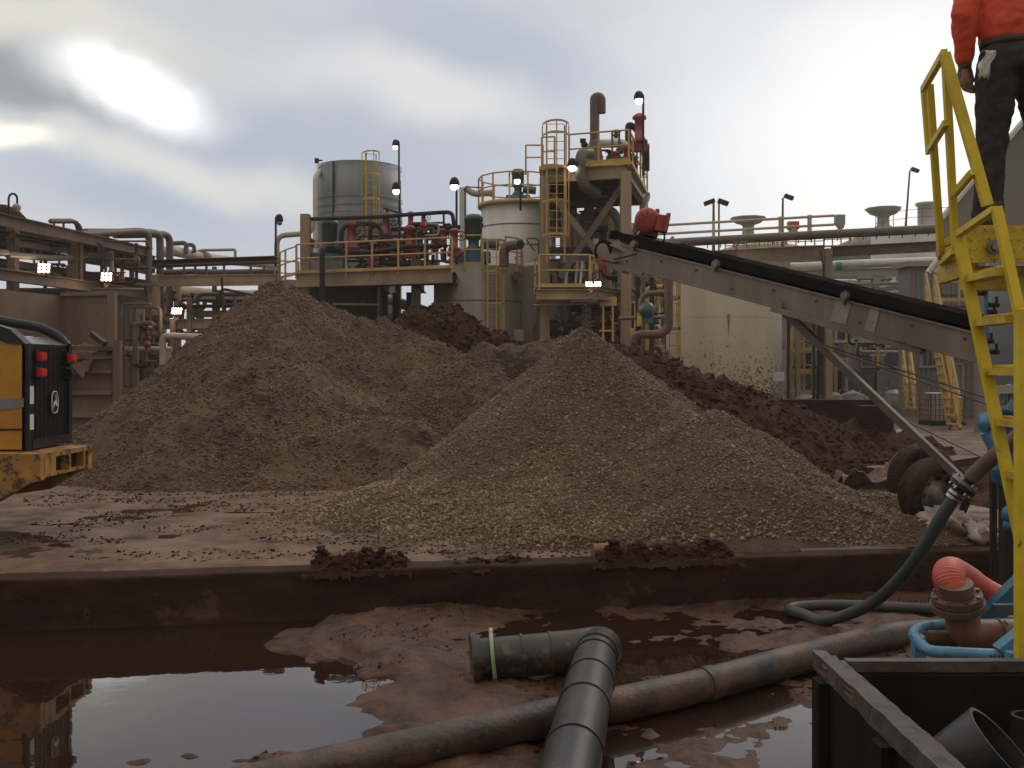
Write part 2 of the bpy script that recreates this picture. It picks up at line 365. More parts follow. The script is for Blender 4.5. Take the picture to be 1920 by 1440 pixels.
# ---------------------------------------------------------------- numpy noise
def vn(x, y, seed=0):
    xi = np.floor(x); yi = np.floor(y); fx = x - xi; fy = y - yi; fx = fx * fx * (3 - 2 * fx); fy = fy * fy * (3 - 2 * fy)
    def h(a, b):
        t = np.sin(a * 127.1 + b * 311.7 + seed * 74.7) * 43758.5453; return t - np.floor(t)
    return (h(xi, yi) * (1 - fx) + h(xi + 1, yi) * fx) * (1 - fy) + (h(xi, yi + 1) * (1 - fx) + h(xi + 1, yi + 1) * fx) * fy
def fbm(x, y, f, o=5, seed=0, g=.5):
    s = 0; a = 1; t = 0
    for i in range(o):
        s = s + a * (vn(x * f + i * 17.3, y * f - i * 9.1, seed + i) - .5); t += a; a *= g; f *= 2.03
    return s / t
def grid(name, xs, ys, hf, m, zmin=None, loc=(0, 0, 0), smooth=True, parent=None):
    X, Y = np.meshgrid(xs, ys); Z = hf(X, Y); nx, ny = len(xs), len(ys)
    vs = np.stack([X.ravel() - loc[0], Y.ravel() - loc[1], Z.ravel() - loc[2]], 1)
    i = np.arange(nx * ny).reshape(ny, nx); q = np.stack([i[:-1, :-1].ravel(), i[:-1, 1:].ravel(), i[1:, 1:].ravel(), i[1:, :-1].ravel()], 1)
    if zmin is not None:
        k = (Z.ravel()[q] > zmin).any(axis=1); q = q[k]
        u, inv = np.unique(q.ravel(), return_inverse=True); vs = vs[u]; q = inv.reshape(-1, 4)
    me = bpy.data.meshes.new(name); me.vertices.add(len(vs)); me.vertices.foreach_set('co', vs.ravel())
    me.loops.add(q.size); me.loops.foreach_set('vertex_index', q.ravel().astype(np.int32))
    me.polygons.add(len(q)); me.polygons.foreach_set('loop_start', np.arange(0, q.size, 4, dtype=np.int32)); me.polygons.foreach_set('loop_total', np.full(len(q), 4, dtype=np.int32))
    me.polygons.foreach_set('use_smooth', np.full(len(q), smooth)); me.update(calc_edges=True); me.materials.append(MATS[m])
    o = bpy.data.objects.new(name, me); COL.objects.link(o); o.location = loc
    if parent: o.parent = parent
    return o
def chips(name, pts, smin, smax, flat, m, parent=None, loc=(0, 0, 0)):
    """many small angular stones as one mesh: distorted octahedra"""
    n = len(pts); b = np.array([(1, 0, 0), (-1, 0, 0), (0, 1, 0), (0, -1, 0), (0, 0, 1), (0, 0, -1)], float)
    vs = np.repeat(b[None], n, 0) * RNG.uniform(.6, 1.25, (n, 6, 1)) + RNG.uniform(-.28, .28, (n, 6, 3))
    sz = smin + (smax - smin) * RNG.random(n) ** 2
    vs[:, :, 0] *= 1.25; vs[:, :, 2] *= flat; vs *= sz[:, None, None] / 2
    a = RNG.uniform(0, 2 * PI, n); t = RNG.normal(0, .5, n); u = RNG.normal(0, .5, n)
    def rot(v, i, j, an):
        c, s = np.cos(an)[:, None], np.sin(an)[:, None]; p = v[:, :, i] * c - v[:, :, j] * s; q = v[:, :, i] * s + v[:, :, j] * c; v[:, :, i] = p; v[:, :, j] = q
    rot(vs, 1, 2, t); rot(vs, 0, 2, u); rot(vs, 0, 1, a)
    vs += (np.asarray(pts) - np.array(loc))[:, None, :]
    fq = np.array([(0, 2, 4), (2, 1, 4), (1, 3, 4), (3, 0, 4), (2, 0, 5), (1, 2, 5), (3, 1, 5), (0, 3, 5)])
    q = (fq[None] + np.arange(n)[:, None, None] * 6).reshape(-1, 3)
    me = bpy.data.meshes.new(name); vv = vs.reshape(-1, 3); me.vertices.add(len(vv)); me.vertices.foreach_set('co', vv.ravel())
    me.loops.add(q.size); me.loops.foreach_set('vertex_index', q.ravel().astype(np.int32)); me.polygons.add(len(q))
    me.polygons.foreach_set('loop_start', np.arange(0, q.size, 3, dtype=np.int32)); me.polygons.foreach_set('loop_total', np.full(len(q), 3, dtype=np.int32))
    me.update(calc_edges=True); me.materials.append(MATS[m]); o = bpy.data.objects.new(name, me); COL.objects.link(o); o.location = loc
    if parent: o.parent = parent; o.location = (0, 0, 0)
    return o
# ================================================================ SETTING
SL = .46
def wally(x): return 9.05 + (x + 4.7) * .157          # front face of the low concrete wall
def pit_h(X, Y):
    shore = np.interp(Y, [5.8, 6.4, 6.9, 7.6, 8.2, 8.7, 9.2, 9.6], [-.75, -.95, -1.15, -1.25, -1.55, -2.0, -2.0, -1.3])
    shore = shore + fbm(X, Y, 2.2, 4, 5) * .9
    pond = 1 / (1 + np.exp(np.clip((X - shore) * 9, -30, 30)))
    fl = np.clip((5.9 - Y) * 1.2 + .15, 0, 1) * np.clip((X + 3.0) * 1.2, 0, 1)      # mud spit along the near edge of the pond
    lumps = np.maximum(0, fbm(X, Y, 3.0, 4, 9) + .06) * .22
    m = fbm(X, Y, .85, 3, 3) * .13 + fbm(X, Y, 3.2, 4, 8) * .075 + fbm(X, Y, 12, 4, 12) * .03 + (.18 - np.abs(fbm(X, Y, 5, 4, 13))) * .07 - .008
    near = np.clip((Y - (wally(X) - 1.1)) * .9, 0, 1) * .028
    right = -.004 + near * .8 - np.clip((8.6 - Y) * .04, 0, .034) * np.clip(X * 1.5, 0, 1)
    ridge = np.exp(-((X - shore - .35) / .45) ** 2) * .04 + np.exp(-((X - shore - .9) / .6) ** 2) * .045 * np.clip((Y - 6.4) * 2, 0, 1)
    h = (m + right + ridge * 1.5 + lumps * .4) * (1 - pond) + pond * (-.09 + fbm(X, Y, 2, 3, 4) * .06)
    sp_ = np.exp(-((Y - (6.08 + (X + 2) * .28 + .08 * np.sin(X * 5))) / .13) ** 2) * np.clip((X + 2.9) * 3, 0, 1) * np.clip((-.5 - X) * 3, 0, 1)
    h = h + sp_ * (.115 + fbm(X, Y, 4, 3, 31) * .30)
    return h
xs = np.concatenate([np.arange(-30, -6, 1.0), np.arange(-6, 6.2, .022), np.arange(6.5, 30, 1.0)])
ys = np.concatenate([np.arange(-20, 5.2, .7), np.arange(5.3, 10.9, .022)])
tag(grid('ground', xs, ys, lambda X, Y: np.where(Y > wally(X) + .25, -.3, pit_h(X, Y)), 'pit_mud', loc=(0, 0, 0)), kind='structure')
w = MB(); w.add([(-30, -20, 0), (30, -20, 0), (30, 12, 0), (-30, 12, 0)], [(0, 1, 2, 3)])
tag(w.build('water', 'water', loc=(0, 0, 0)), kind='structure')
def slab_h(X, Y):
    tr = np.sin((Y + .12 * X + fbm(X, Y, .3, 2, 44) * 2.5) * 9) * .010 * np.clip((16 - Y) / 5, 0, 1)
    h = SL + fbm(X, Y, .6, 4, 21) * .055 + fbm(X, Y, 4, 4, 22) * .03 + tr + .004
    pud = np.exp(-(((X - 6.0) / 1.7) ** 2 + ((Y - 17.8) / 2.3) ** 2) ** 2) * 1.3
    return h - pud * .035 - .012 * np.exp(-(((X + 4.5) / 2.0) ** 2 + ((Y - 10.6) / 1.2) ** 2))
xs = np.concatenate([np.arange(-60, -12, 2.0), np.arange(-12, 12, .045), np.arange(12, 60, 2.0)])
ys = np.concatenate([np.arange(8.2, 16, .03), np.arange(16, 32, .09), np.arange(32, 60, 2.0)])
sl = grid('yard', xs, ys, lambda X, Y: np.where(Y < wally(X) + .30, SL - .5, slab_h(X, Y)), 'slab_mud'); tag(sl, kind='structure')
w = MB(); w.add([(-9, wally(-9) + .3, SL - .011), (14, wally(14) + .3, SL - .011), (14, 30, SL - .011), (-9, 30, SL - .011)], [(0, 1, 2, 3)])
tag(w.build('puddle_water', 'water', loc=(0, 0, SL - .011)), kind='structure')
w = MB(); w.add([(-160, 59, SL - .02), (160, 59, SL - .02), (160, 155, SL - .02), (-160, 155, SL - .02)], [(0, 1, 2, 3)])
w.add([(-160, -20, SL - .02), (-29, -20, SL - .02), (-29, 59, SL - .02), (-160, 59, SL - .02)], [(0, 1, 2, 3)]); w.add([(29, -20, SL - .02), (160, -20, SL - .02), (160, 59, SL - .02), (29, 59, SL - .02)], [(0, 1, 2, 3)])
w.add([(-160, -35, SL - .02), (160, -35, SL - .02), (160, -20, SL - .02), (-160, -20, SL - .02)], [(0, 1, 2, 3)])
tag(w.build('terrain', 'slab_mud', loc=(0, 0, 0)), kind='structure')
# low concrete wall, swept profile with an uneven surface
def wall_mesh():
    prof = [(-.02, -.15), (-.01, 0), (0, .07), (0, .14), (0, .21), (0, .28), (0, .34), (.0, .39), (.0, .43), (.004, .452), (.016, .462), (.05, .466), (.12, .466), (.2, .466), (.32, .464), (.36, .43), (.36, .1)]
    xs = np.arange(-14, 14, .05); mb = MB(); vs = []
    for x in xs:
        for (d, z) in prof:
            n1 = float(fbm(np.array([x * 1.0]), np.array([z * 3.0]), 1.6, 5, 60)[0]) * .09
            n2 = float(fbm(np.array([x]), np.array([z + 5.]), 9, 3, 61)[0]) * .02
            vs.append((x, wally(x) + d + n1 * (1 if d < .05 else .2), z + (n1 * .12 + n2 * .5 if z > .42 else n2 * .3)))
    k = len(prof); fs = [(i * k + j, (i + 1) * k + j, (i + 1) * k + j + 1, i * k + j + 1) for i in range(len(xs) - 1) for j in range(k - 1)]
    mb.add(vs, fs, True); return mb
solo(wall_mesh(), 'retaining_wall', 'curb', 'long low concrete wall caked in dark mud between the puddled pit and the yard', 'wall')
# ================================================================ PILES
def cone_max(X, Y, pts, slope, kf=1., kb=1., kx=1., rnd=.25, step=.35):
    sm = []
    for a, b in zip(pts[:-1], pts[1:]):
        n = max(1, int(math.dist(a[:2], b[:2]) / step))
        for i in range(n): t = i / n; sm.append(tuple(a[j] * (1 - t) + b[j] * t for j in range(3)))
    sm.append(pts[-1]); h = np.full(X.shape, -9.)
    for (x, y, z) in sm:
        dx = (X - x) * kx; dy = (Y - y); dy = np.where(dy < 0, dy * kf, dy * kb)
        h = np.maximum(h, z - slope * (np.sqrt(dx * dx + dy * dy + rnd * rnd) - rnd))
    return h
def sand_h(X, Y):
    h = cone_max(X, Y, [(-6.9, 18.3, 1.45), (-6.45, 19.6, 2.35), (-6.0, 20.8, 3.2), (-5.3, 22, 4.28), (-4.2, 22.3, 3.8), (-3.0, 22.6, 3.5), (-1.6, 21.6, 3.0), (-.3, 20.2, 2.4)], .9, kf=.68, rnd=.12)
    h = np.maximum(h, cone_max(X, Y, [(-6.0, 17.9, 1.2), (-3.4, 17.9, 1.6), (-2.0, 17.6, 1.5)], .8, kf=.8, rnd=.4))
    h = np.maximum(h, cone_max(X, Y, [(-3.0, 22.0, 3.3), (-2.75, 20.8, 2.55), (-2.7, 19.5, 1.9)], .85, rnd=.1))
    n = fbm(X, Y, .7, 5, 70) * .46 + fbm(X, Y, 3.0, 4, 71) * .24 + np.abs(fbm(X, Y, 5.5, 4, 72)) * .26 - .03 + fbm(X, Y, 16, 2, 74) * .06
    lump = np.clip(fbm(X, Y, 2.0, 4, 73) - .08, 0, 1) * .7
    return h + n * np.clip((h - SL) * 2 + .35, .1, 1) + lump * .5
def mid_h(X, Y):
    h = cone_max(X, Y, [(-.6, 21.4, 3.0), (-.1, 21.4, 2.95), (.5, 21.4, 2.98), (1.06, 22, 3.1), (1.69, 21, 3.1), (3.0, 20.5, 2.30), (4.2, 20, 1.55), (5.0, 20, 1.0)], .72, kf=.85, rnd=.1)
    h = np.maximum(h, cone_max(X, Y, [(1.7, 20.5, 3.0), (2.0, 18.6, 2.62), (2.35, 17.0, 2.12), (2.7, 15.8, 1.62), (3.0, 15.2, 1.35)], .80, kf=.9, rnd=.15))
    return h + fbm(X, Y, .9, 5, 80) * .32 + fbm(X, Y, 4.0, 4, 81) * .16 + np.abs(fbm(X, Y, 7, 3, 82)) * .10
def muck_h(X, Y):
    h = cone_max(X, Y, [(-3.1, 24.3, 3.4), (-2.5, 24.6, 3.85), (-1.94, 25, 4.05), (-1.3, 24.7, 3.85), (-.9, 24.2, 3.5), (-.26, 23.2, 3.15), (.1, 22.3, 2.75), (.35, 21.0, 2.2)], .85, kf=.75, rnd=.1)
    return h + np.abs(fbm(X, Y, 2.1, 4, 90)) * .85 - .12 + fbm(X, Y, 6, 4, 91) * .34
def muck2_h(X, Y):
    h = cone_max(X, Y, [(1.9, 21.0, 3.02), (3.3, 20.9, 2.62), (4.9, 20.9, 2.05), (6.3, 21.2, 1.45), (7.6, 21.9, 1.0), (9.5, 22.6, .85)], .75, kf=.72, rnd=.1)
    return h + np.abs(fbm(X, Y, 2.0, 4, 94)) * .55 - .10 + fbm(X, Y, 6, 4, 95) * .24
GA = (1.02, 14.5)
def gravel_h(X, Y):
    a = np.arctan2(Y - GA[1], X - GA[0]); 
    c = [cone_max(X, Y, [(1.0, 14.5, 2.97), (1.05, 14.6, 2.95)], .81, rnd=.06),
         cone_max(X, Y, [(2.2, 12.7, 1.68), (2.6, 12.6, 1.84), (3.05, 12.5, 1.62), (3.7, 12.4, 1.15)], .74, kf=.75, rnd=.12),
         cone_max(X, Y, [(-1.5, 13.0, .95), (.6, 12.4, 1.12), (1.6, 12.2, .98), (3.7, 12.0, .95), (4.4, 12.5, .85)], .46, kf=.95, rnd=.3)]
    k = 12.; h = np.log(sum(np.exp(np.clip(q, -3, 9) * k) for q in c)) / k
    h = h + fbm(X, Y, .9, 4, 100) * .22 + fbm(X, Y, 5, 3, 101) * .05
    return h - np.clip(wally(X) + .9 - Y, 0, 2) * .35
def pile(name, hf, x0, x1, y0, y1, res, m, label, cat, loc):
    o = grid(name, np.arange(x0, x1, res), np.arange(y0, y1, res), hf, m, zmin=SL - .05, loc=loc); tag(o, label, cat); return o
sandp = pile('sand_pile', sand_h, -10.5, 2.2, 14.5, 26.5, .045, 'sand', 'tall damp brown sand heap left of the gravel cone, peaking below the pump deck', 'sand pile', (-5.3, 22, SL))
midp = pile('spoil_heap', mid_h, -2.5, 8.5, 13.5, 26, .05, 'mid_sand', 'brown spoil heap behind the peak of the gravel cone, sloping down to the right', 'spoil heap', (1.7, 21, SL))
m1 = pile('muck_heap', muck_h, -4.6, 3.5, 19.3, 28, .05, 'muck', 'dark lumpy muck heap in front of the round concrete tank with the caged ladder', 'muck heap', (-1.9, 25, SL))
m2 = pile('muck_heap', muck2_h, 1.2, 13, 15, 25.5, .05, 'muck', 'dark wet muck bank running down towards the cream tank and the conveyor strut', 'muck heap', (5, 21, SL))
gp = pile('gravel_pile', gravel_h, -5.5, 7.2, 9.6, 21, .045, 'gravel_bed', 'pale tan gravel cone under the head of the conveyor, spread to the low wall', 'gravel pile', (1.02, 14.5, SL))
def scatter(n, x0, x1, y0, y1, hf, keep, dz=.0):
    x = RNG.uniform(x0, x1, n); y = RNG.uniform(y0, y1, n); z = hf(x, y); k = keep(x, y, z); return np.stack([x, y, z + dz], 1)[k]
g = scatter(130000, -5.2, 6.8, 10.0, 17.2, gravel_h, lambda x, y, z: (z > SL - .02))
g = g[(g[:, 1] < 15.2) & (g[:, 1] > wally(g[:, 0]) + .38)]
tag(chips('gravel_chips', g, .022, .062, .5, 'chips', parent=gp, loc=(1.02, 14.5, SL)), kind='stuff')
g = scatter(42000, -5.2, 6.8, 10.0, 14.6, gravel_h, lambda x, y, z: (z > SL - .02) & (z < SL + .42 - RNG.random(len(x)) * .35) & (y > wally(x) + .38))
tag(chips('toe_stones', g, .04, .085, .5, 'chips', parent=gp, loc=(1.02, 14.5, SL)), kind='stuff')
yh = lambda x, y: slab_h(x, y)
g = scatter(9000, -5.5, 6.5, 9.7, 14.5, yh, lambda x, y, z: (gravel_h(x, y) < SL) & (gravel_h(x, y) > SL - .35 + RNG.random(len(x)) * .3) & (y > wally(x) + .35), .008)
tag(chips('loose_gravel', g, .02, .05, .45, 'chips'), kind='stuff')
g = scatter(150000, -9, 2, 15.0, 23, sand_h, lambda x, y, z: (z > SL) & (fbm(x, y, 1.1, 3, 75) > RNG.random(len(x)) * .5 - .34))
tag(chips('sand_lumps', g, .018, .07, .65, 'grit', parent=sandp, loc=(-5.3, 22, SL)), kind='stuff')
g = scatter(26000, -2, 7, 14, 22.5, mid_h, lambda x, y, z: z > SL)
tag(chips('spoil_lumps', g, .02, .07, .6, 'grit', parent=midp, loc=(1.7, 21, SL)), kind='stuff')
g = scatter(5200, -4.5, 2, 20, 26, muck_h, lambda x, y, z: (z > SL))
tag(chips('muck_lumps', g, .04, .20, .7, 'clods', parent=m1, loc=(-1.9, 25, SL)), kind='stuff')
g = scatter(6500, 1.5, 11, 16, 24, muck2_h, lambda x, y, z: (z > SL))
tag(chips('muck_lumps', g, .04, .18, .7, 'clods', parent=m2, loc=(5, 21, SL)), kind='stuff')
g = scatter(26000, -9, 6, 9.5, 16.5, yh, lambda x, y, z: (y > wally(x) + .34) & (fbm(x * .6, y * 1.8, 1.3, 4, 33) > .03), .002)
tag(chips('mud_crumbs', g, .008, .06, .45, 'clods'), kind='stuff')
# rim muck left on top of the low wall
def rim(name, x0, x1, hgt, wd_, seed, label):
    def hf(X, Y):
        t = (X - x0) / (x1 - x0); e = np.clip(np.minimum(t, 1 - t) * 7, 0, 1); d = (Y - wally(X) - .2) / wd_
        return SL - .05 + e * np.clip(1 - d * d, -1, 1) * hgt * (.45 + 1.3 * np.abs(fbm(X, Y, 3.2, 3, seed)) * 2) + fbm(X, Y, 12, 3, seed + 1) * .11
    o = grid(name, np.arange(x0, x1, .02), np.arange(wally(x0) - .1, wally(x1) + .6, .02), hf, 'muck', zmin=SL - .04, loc=((x0 + x1) / 2, wally((x0 + x1) / 2), SL))
    g = scatter(int(420 * (x1 - x0)), x0, x1, wally(x0), wally(x1) + .45, hf, lambda x, y, z: z > SL + .01)
    q = chips('lumps', g, .02, .11, .85, 'clods', parent=o, loc=tuple(o.location)); tag(q, kind='stuff')
    return tag(o, label, 'mud clump', 'mud clumps along the top of the low wall')
rim('mud_clump', -2.0, -.95, .20, .24, 201, 'dark mud clump on the low wall, left of the gravel toe')
rim('mud_clump', -.65, .25, .10, .18, 207, 'flattest dark mud clump on the low wall, at the gravel toe')
rim('mud_clump', .8, 2.35, .22, .26, 211, 'longest dark mud clump on the low wall, beside the short brown pipe stub')
g = scatter(9000, -3, 4.5, 6.0, 10.2, pit_h, lambda x, y, z: (z > .006) & (y < wally(x) - .05) & (fbm(x, y, 1.5, 3, 35) > .05), .0)
tag(chips('pit_crumbs', g, .008, .045, .6, 'clods'), kind='stuff')
# ================================================================ PLANT, LEFT
def Dl(px): return 29.8 + 8.4 * px / 280.
def PL(px, py, off=0.): return P(px, py, Dl(px) + off)
rk = T('pipe_rack', 'long weathered steel pipe rack running back from the left edge above the bin', 'pipe rack', (PL(140, 700).x, Dl(140), SL))
def rb(a, b, h, w, name='beam', m='rust_steel', off=0., par=None):
    mb = MB(); mb.ibeam(PL(*a, off), PL(*b, off), h, w); return mb.build(name, m, par or rk)
rb((-60, 398), (282, 474), .36, .24)
rb((-60, 440), (150, 470), .34, .24, off=2.2)
rb((150, 470), (282, 500), .34, .24, off=2.2)
rb((-60, 506), (282, 553), .34, .24)
rb((-60, 482), (282, 531), .20, .16, off=2.2)
rb((150, 480), (282, 510), .24, .16, off=1.2)
rb((60, 515), (200, 538), .16, .12, off=2.4)
for a_, b_2, h_, o_ in (((-60, 415), (290, 486), .26, 5), ((-60, 455), (290, 508), .22, 5), ((-60, 492), (290, 538), .30, 5), ((-60, 425), (282, 488), .12, 1.0), ((-60, 498), (282, 543), .12, .8)): rb(a_, b_2, h_, .2, off=o_, m='dark_steel')
for px, w_, o in ((24, .30, 1.1), (140, .36, 0), (279, .20, 0), (229, .12, 2), (247, .16, 2.2)):
    mb = MB(); p = PL(px, 500, o); mb.bar((p.x, p.y, SL), (p.x, p.y, PL(px, 405 + px * .24, o).z), w_ * .9, w_); mb.build('column', 'rust_steel', rk)
for px in (24, 140):
    mb = MB(); mb.bar(PL(px, 440), PL(px, 440, 2.3), .2, .2); mb.bar(PL(px, 520), PL(px, 520, 2.3), .2, .2); mb.build('cross_beam', 'rust_steel', rk)
def pipe(pts, r, m, label, name='pipe', cat='pipe', bend=.35, n=10, group=None, parent=None, caps=True):
    mb = MB(); mb.tube(fil(pts, bend), r, n, caps); o = mb.build(name, m, parent)
    if parent is None: tag(o, label, cat, group)
    return o
pipe([PL(-30, 474), PL(12, 474), PL(14, 478), PL(92, 484), PL(132, 483), PL(205, 478)], .10, 'grey_brown_pipe', 'grey brown pipe kinked at mid length between the two left rack beams')
pipe([PL(209, 470), P(209, 470, Dl(209)) - V(0, 0, 1.75)], .085, 'cream_pipe', 'short upright pale pipe standing on the corner of the steel bin')
# pipe bracket frame on the rack
fr = T('pipe_bracket', 'rusty square-tube bracket arching over the left rack and dropping down its post', 'bracket', PL(140, 560, -.4))
mb = MB(); mb.tube(fil([PL(94, 415, -.4), PL(141, 415, -.4), PL(152, 428, -.4), PL(151, 556, -.4)], .3), .075, 8); mb.tube(fil([PL(96, 413, .1), PL(137, 413, .1), PL(145, 424, .1), PL(144, 556, -.2)], .3), .06, 8); mb.build('arch', 'rust_steel', fr)
for px in (101, 119): mb = MB(); mb.bar(PL(px, 414, -.4), PL(px, 436, -.2), .07, .07); mb.build('stub_leg', 'rust_steel', fr)
for i, (x0, y0, x1, yb, r, o, lab) in enumerate(((152, 440, 279, 640, .13, -.25, 'nearest of the three brown pipes that loop over the end of the left rack'), (160, 436, 300, 600, .15, 1.0, 'middle one of the three brown pipes looping over the end of the left rack'), (215, 440, 318, 596, .15, 2.3, 'farthest of the three brown pipes looping over the end of the left rack'))):
    yt = 433 + i * 3
    pipe([PL(x0, y0, o), PL(x1 - 22, yt, o), PL(x1, yt + 2, o), PL(x1, yb, o)], r, 'grey_brown_pipe', lab, name='looped_pipe', bend=.75, group='brown pipes looping over the rack end')
for k, px in enumerate((196, 214, 232, 250)):
    pass
pipe([P(300, 474, 46), P(322, 470, 46), P(380, 482, 50), P(440, 490, 54), P(520, 497, 58)], .24, 'cream_pipe', 'thick cream pipeline running off behind the left rack', bend=.6)
mb = MB(); mb.tube([P(374, 481, 49.6), P(386, 484, 50.4)], .32, 12); solo(mb, 'pipe_coupling', 'rust_steel', 'rusty coupling collar around the thick cream pipeline', 'coupling')
pipe([P(318, 457, 47), P(349, 455, 47), P(349, 476, 47)], .11, 'brown_pipe', 'short brown pipe bent down beside the looped pipes', bend=.2)
pipe([P(349, 459, 48), P(364, 459, 48), P(364, 474, 48)], .10, 'brown_pipe', 'smaller brown pipe stub right of the other bent stub', bend=.2)
pipe([P(368, 472, 50), P(380, 469, 50), P(441, 468, 50), P(441, 487, 50)], .075, 'cream_pipe', 'thin pale pipe framing the sky above the connecting rack', bend=.1)
# connecting rack between left rack and pump deck
r2 = T('pipe_rack', 'connecting pipe rack with deep beige beams between the left rack and the pump deck', 'pipe rack', P(400, 700, 38.5) * 1)
r2.location.z = SL
def bm(mb, a, b, h, w, D, D2=None): mb.ibeam(P(*a, D), P(*b, D2 or D), h, w); return mb
for a, b, h, w_, D, m in (((282, 495), (520, 487), .22, .9, 38.5, 'rust_steel'), ((297, 527), (522, 524), .42, .25, 38, 'beige'), ((297, 608), (474, 606), .38, .25, 38, 'beige'), ((300, 553), (430, 566), .24, .2, 42, 'beige'), ((430, 566), (540, 560), .24, .2, 42, 'beige'), ((350, 589), (474, 588), .26, .2, 40, 'beige')):
    bm(MB(), a, b, h, w_, D).build('beam', m, r2)
for px, D, t, w_ in ((292, 38, 515, .26), (333, 41.5, 535, .24), (402, 42, 500, .16), (438, 40, 573, .22), (345, 39.6, 498, .08), (366, 39.6, 498, .08), (387, 39.6, 498, .08), (420, 39.6, 498, .08), (470, 39.6, 497, .08), (495, 39.6, 497, .08)):
    mb = MB(); p = P(px, t, D); q = P(px, 523, D); mb.bar((p.x, p.y, SL if w_ > .1 else q.z), p, w_, w_); mb.build('column', 'beige' if w_ > .2 else 'rust_steel', r2)
pipe([P(300, 545, 44), P(420, 556, 45), P(520, 556, 46)], .30, 'cream_pipe', 'fat cream pipe lying inside the connecting rack under its deep beam', bend=.8)
pipe([P(300, 512, 40), P(360, 509, 40), P(420, 511, 40), P(520, 508, 41)], .12, 'grey_brown_pipe', 'grey brown pipe just above the deep beam of the connecting rack')
pipe([P(335, 574, 39), P(485, 574, 39)], .07, 'black_pipe', 'thin dark pipe strung across the connecting rack behind its floodlights')
pipe([P(413, 572, 37.7), P(413, 546, 37.7), P(420, 542, 37.7), P(485, 556, 37.7)], .05, 'black_pipe', 'thin black hose bent over the connecting rack near the sand peak', bend=.3)
pipe([P(419, 612, 37.6), P(416, 520, 37.6)], .045, 'black_pipe', 'thin black conduit running up the connecting rack left of the sand peak')
pipe([P(222, 655, 36), P(322, 655, 36)], .11, 'cream_pipe', 'level pale pink pipe at the foot of the left rack')
pipe([P(305, 740, 35), P(305, 636, 35), P(309, 630, 35), P(386, 632, 35)], .12, 'cream_pipe', 'pale elbowed pipe rising below the left floodlight of the connecting rack', bend=.25)
pipe([P(316, 740, 36), P(316, 655, 36)], .10, 'cream_pipe', 'upright pale pipe close behind the elbowed pale pipe')
pipe([P(402, 690, 35), P(402, 625, 35), P(424, 624, 35)], .10, 'cream_pipe', 'short pale elbow pipe rising just above the sand slope', bend=.2)
for px, D, a, b, lab in ((324, 36.5, 600, 740, 'rust brown post left of the floodlit pair under the connecting rack'), (355, 37, 560, 700, 'thin rust brown post right of the floodlit post under the connecting rack')):
    p = P(px, a, D); mb = MB(); mb.ibeam(V(p.x, D, SL), p, .16, .16, up=(0, 1, 0)); solo(mb, 'steel_post', 'rust_steel', lab, 'post')
mb = MB()
for px in (375, 382, 390): mb.bar(P(px, 612, 39), P(px, 690, 39), .06, .06)
for py in (620, 636, 652, 668): mb.bar(P(373, py, 39), P(392, py, 39), .05, .05)
solo(mb, 'yard_ladder', 'ochre_rail', 'ochre ladder frame in the gloom under the connecting rack', 'ladder')
# dark block added behind the left racks to keep sky out of the dim gaps
mb = MB(); mb.box((-25.5, 47, 3.1), (17, 4, 5.3)); bd = T('dark_backdrop', 'added low dark backdrop block behind the left racks and the bin', 'building', (-25.5, 47, SL))
mb.build('wall', 'concrete_shaded', bd)
mb = MB(); mb.box((-25.5, 47, 5.85), (17.6, 4.6, .2)); mb.build('roof', 'dark_steel', bd)
for i in range(6): mb = MB(); mb.box((-32 + i * 2.6, 44.95, 3.4), (1.1, .12, 1.0)); mb.build('window', 'window_glass', bd)
# bay with steel walls (bin) and muck inside
bn = T('steel_bin', 'open topped rusty beige steel bin behind the yellow loader, ribbed at the front', 'bin', P(150, 760, 28.5)); bn.location.z = SL
def panel(name, a, b, zt0, zt1, zb, th, m='bin_steel', par=None):
    mb = MB(); d = (Vector(b) - Vector(a)); n = Vector((-d.y, d.x, 0)).normalized() * th
    mb.hexa([V(a.x, a.y, zb), V(b.x, b.y, zb), V(b.x, b.y, zb) + n, V(a.x, a.y, zb) + n, V(a.x, a.y, zt0), V(b.x, b.y, zt1), V(b.x, b.y, zt1) + n, V(a.x, a.y, zt0) + n]); return mb.build(name, m, par)
a = P(-90, 533, 27.5); b = P(117, 555, 31); c = P(213, 552, 30.2); d0 = P(118, 645, 27.6); d1 = P(213, 645, 28.0)
panel('back_wall', a, b, a.z, b.z, SL, .12, par=bn); panel('side_wall', b, c, b.z, c.z, SL, .12, par=bn)
mb = MB(); mb.bar(V(c.x, c.y - .1, SL), V(c.x, c.y - .1, c.z + .06), .22, .22); mb.bar(b - V(0, 0, .06), c - V(0, 0, .06), .2, .12, oz=.1); mb.build('corner_post', 'bin_steel', bn)
mb = MB(); mb.bar(V(d1.x + .15, d1.y - .1, SL), V(d1.x + .15, d1.y - .1, d1.z + .1), .2, .2); mb.build('corner_post', 'bin_steel', bn)
e0 = P(-60, 645, 26.8)
mb = MB(); mb.bar(V(e0.x, e0.y, 1.6), V(d1.x, d1.y, 1.6), .12, 2.28); mb.build('front_wall', 'bin_steel', bn)
for z, h in ((2.95, .12), (2.7, .1), (2.3, .1), (1.72, .12), (1.1, .14), (.6, .2)):
    mb = MB(); mb.bar(V(e0.x, e0.y - .14, z), V(d1.x, d1.y - .14, z), .22, h); mb.build('ledge', 'rust_steel' if z > 2.2 else 'bin_steel', bn)
mb = MB(); mb.bar(P(172, 626, 27.5), P(197, 645, 27.2), .14, .14); mb.build('latch_arm', 'black_plastic', bn)
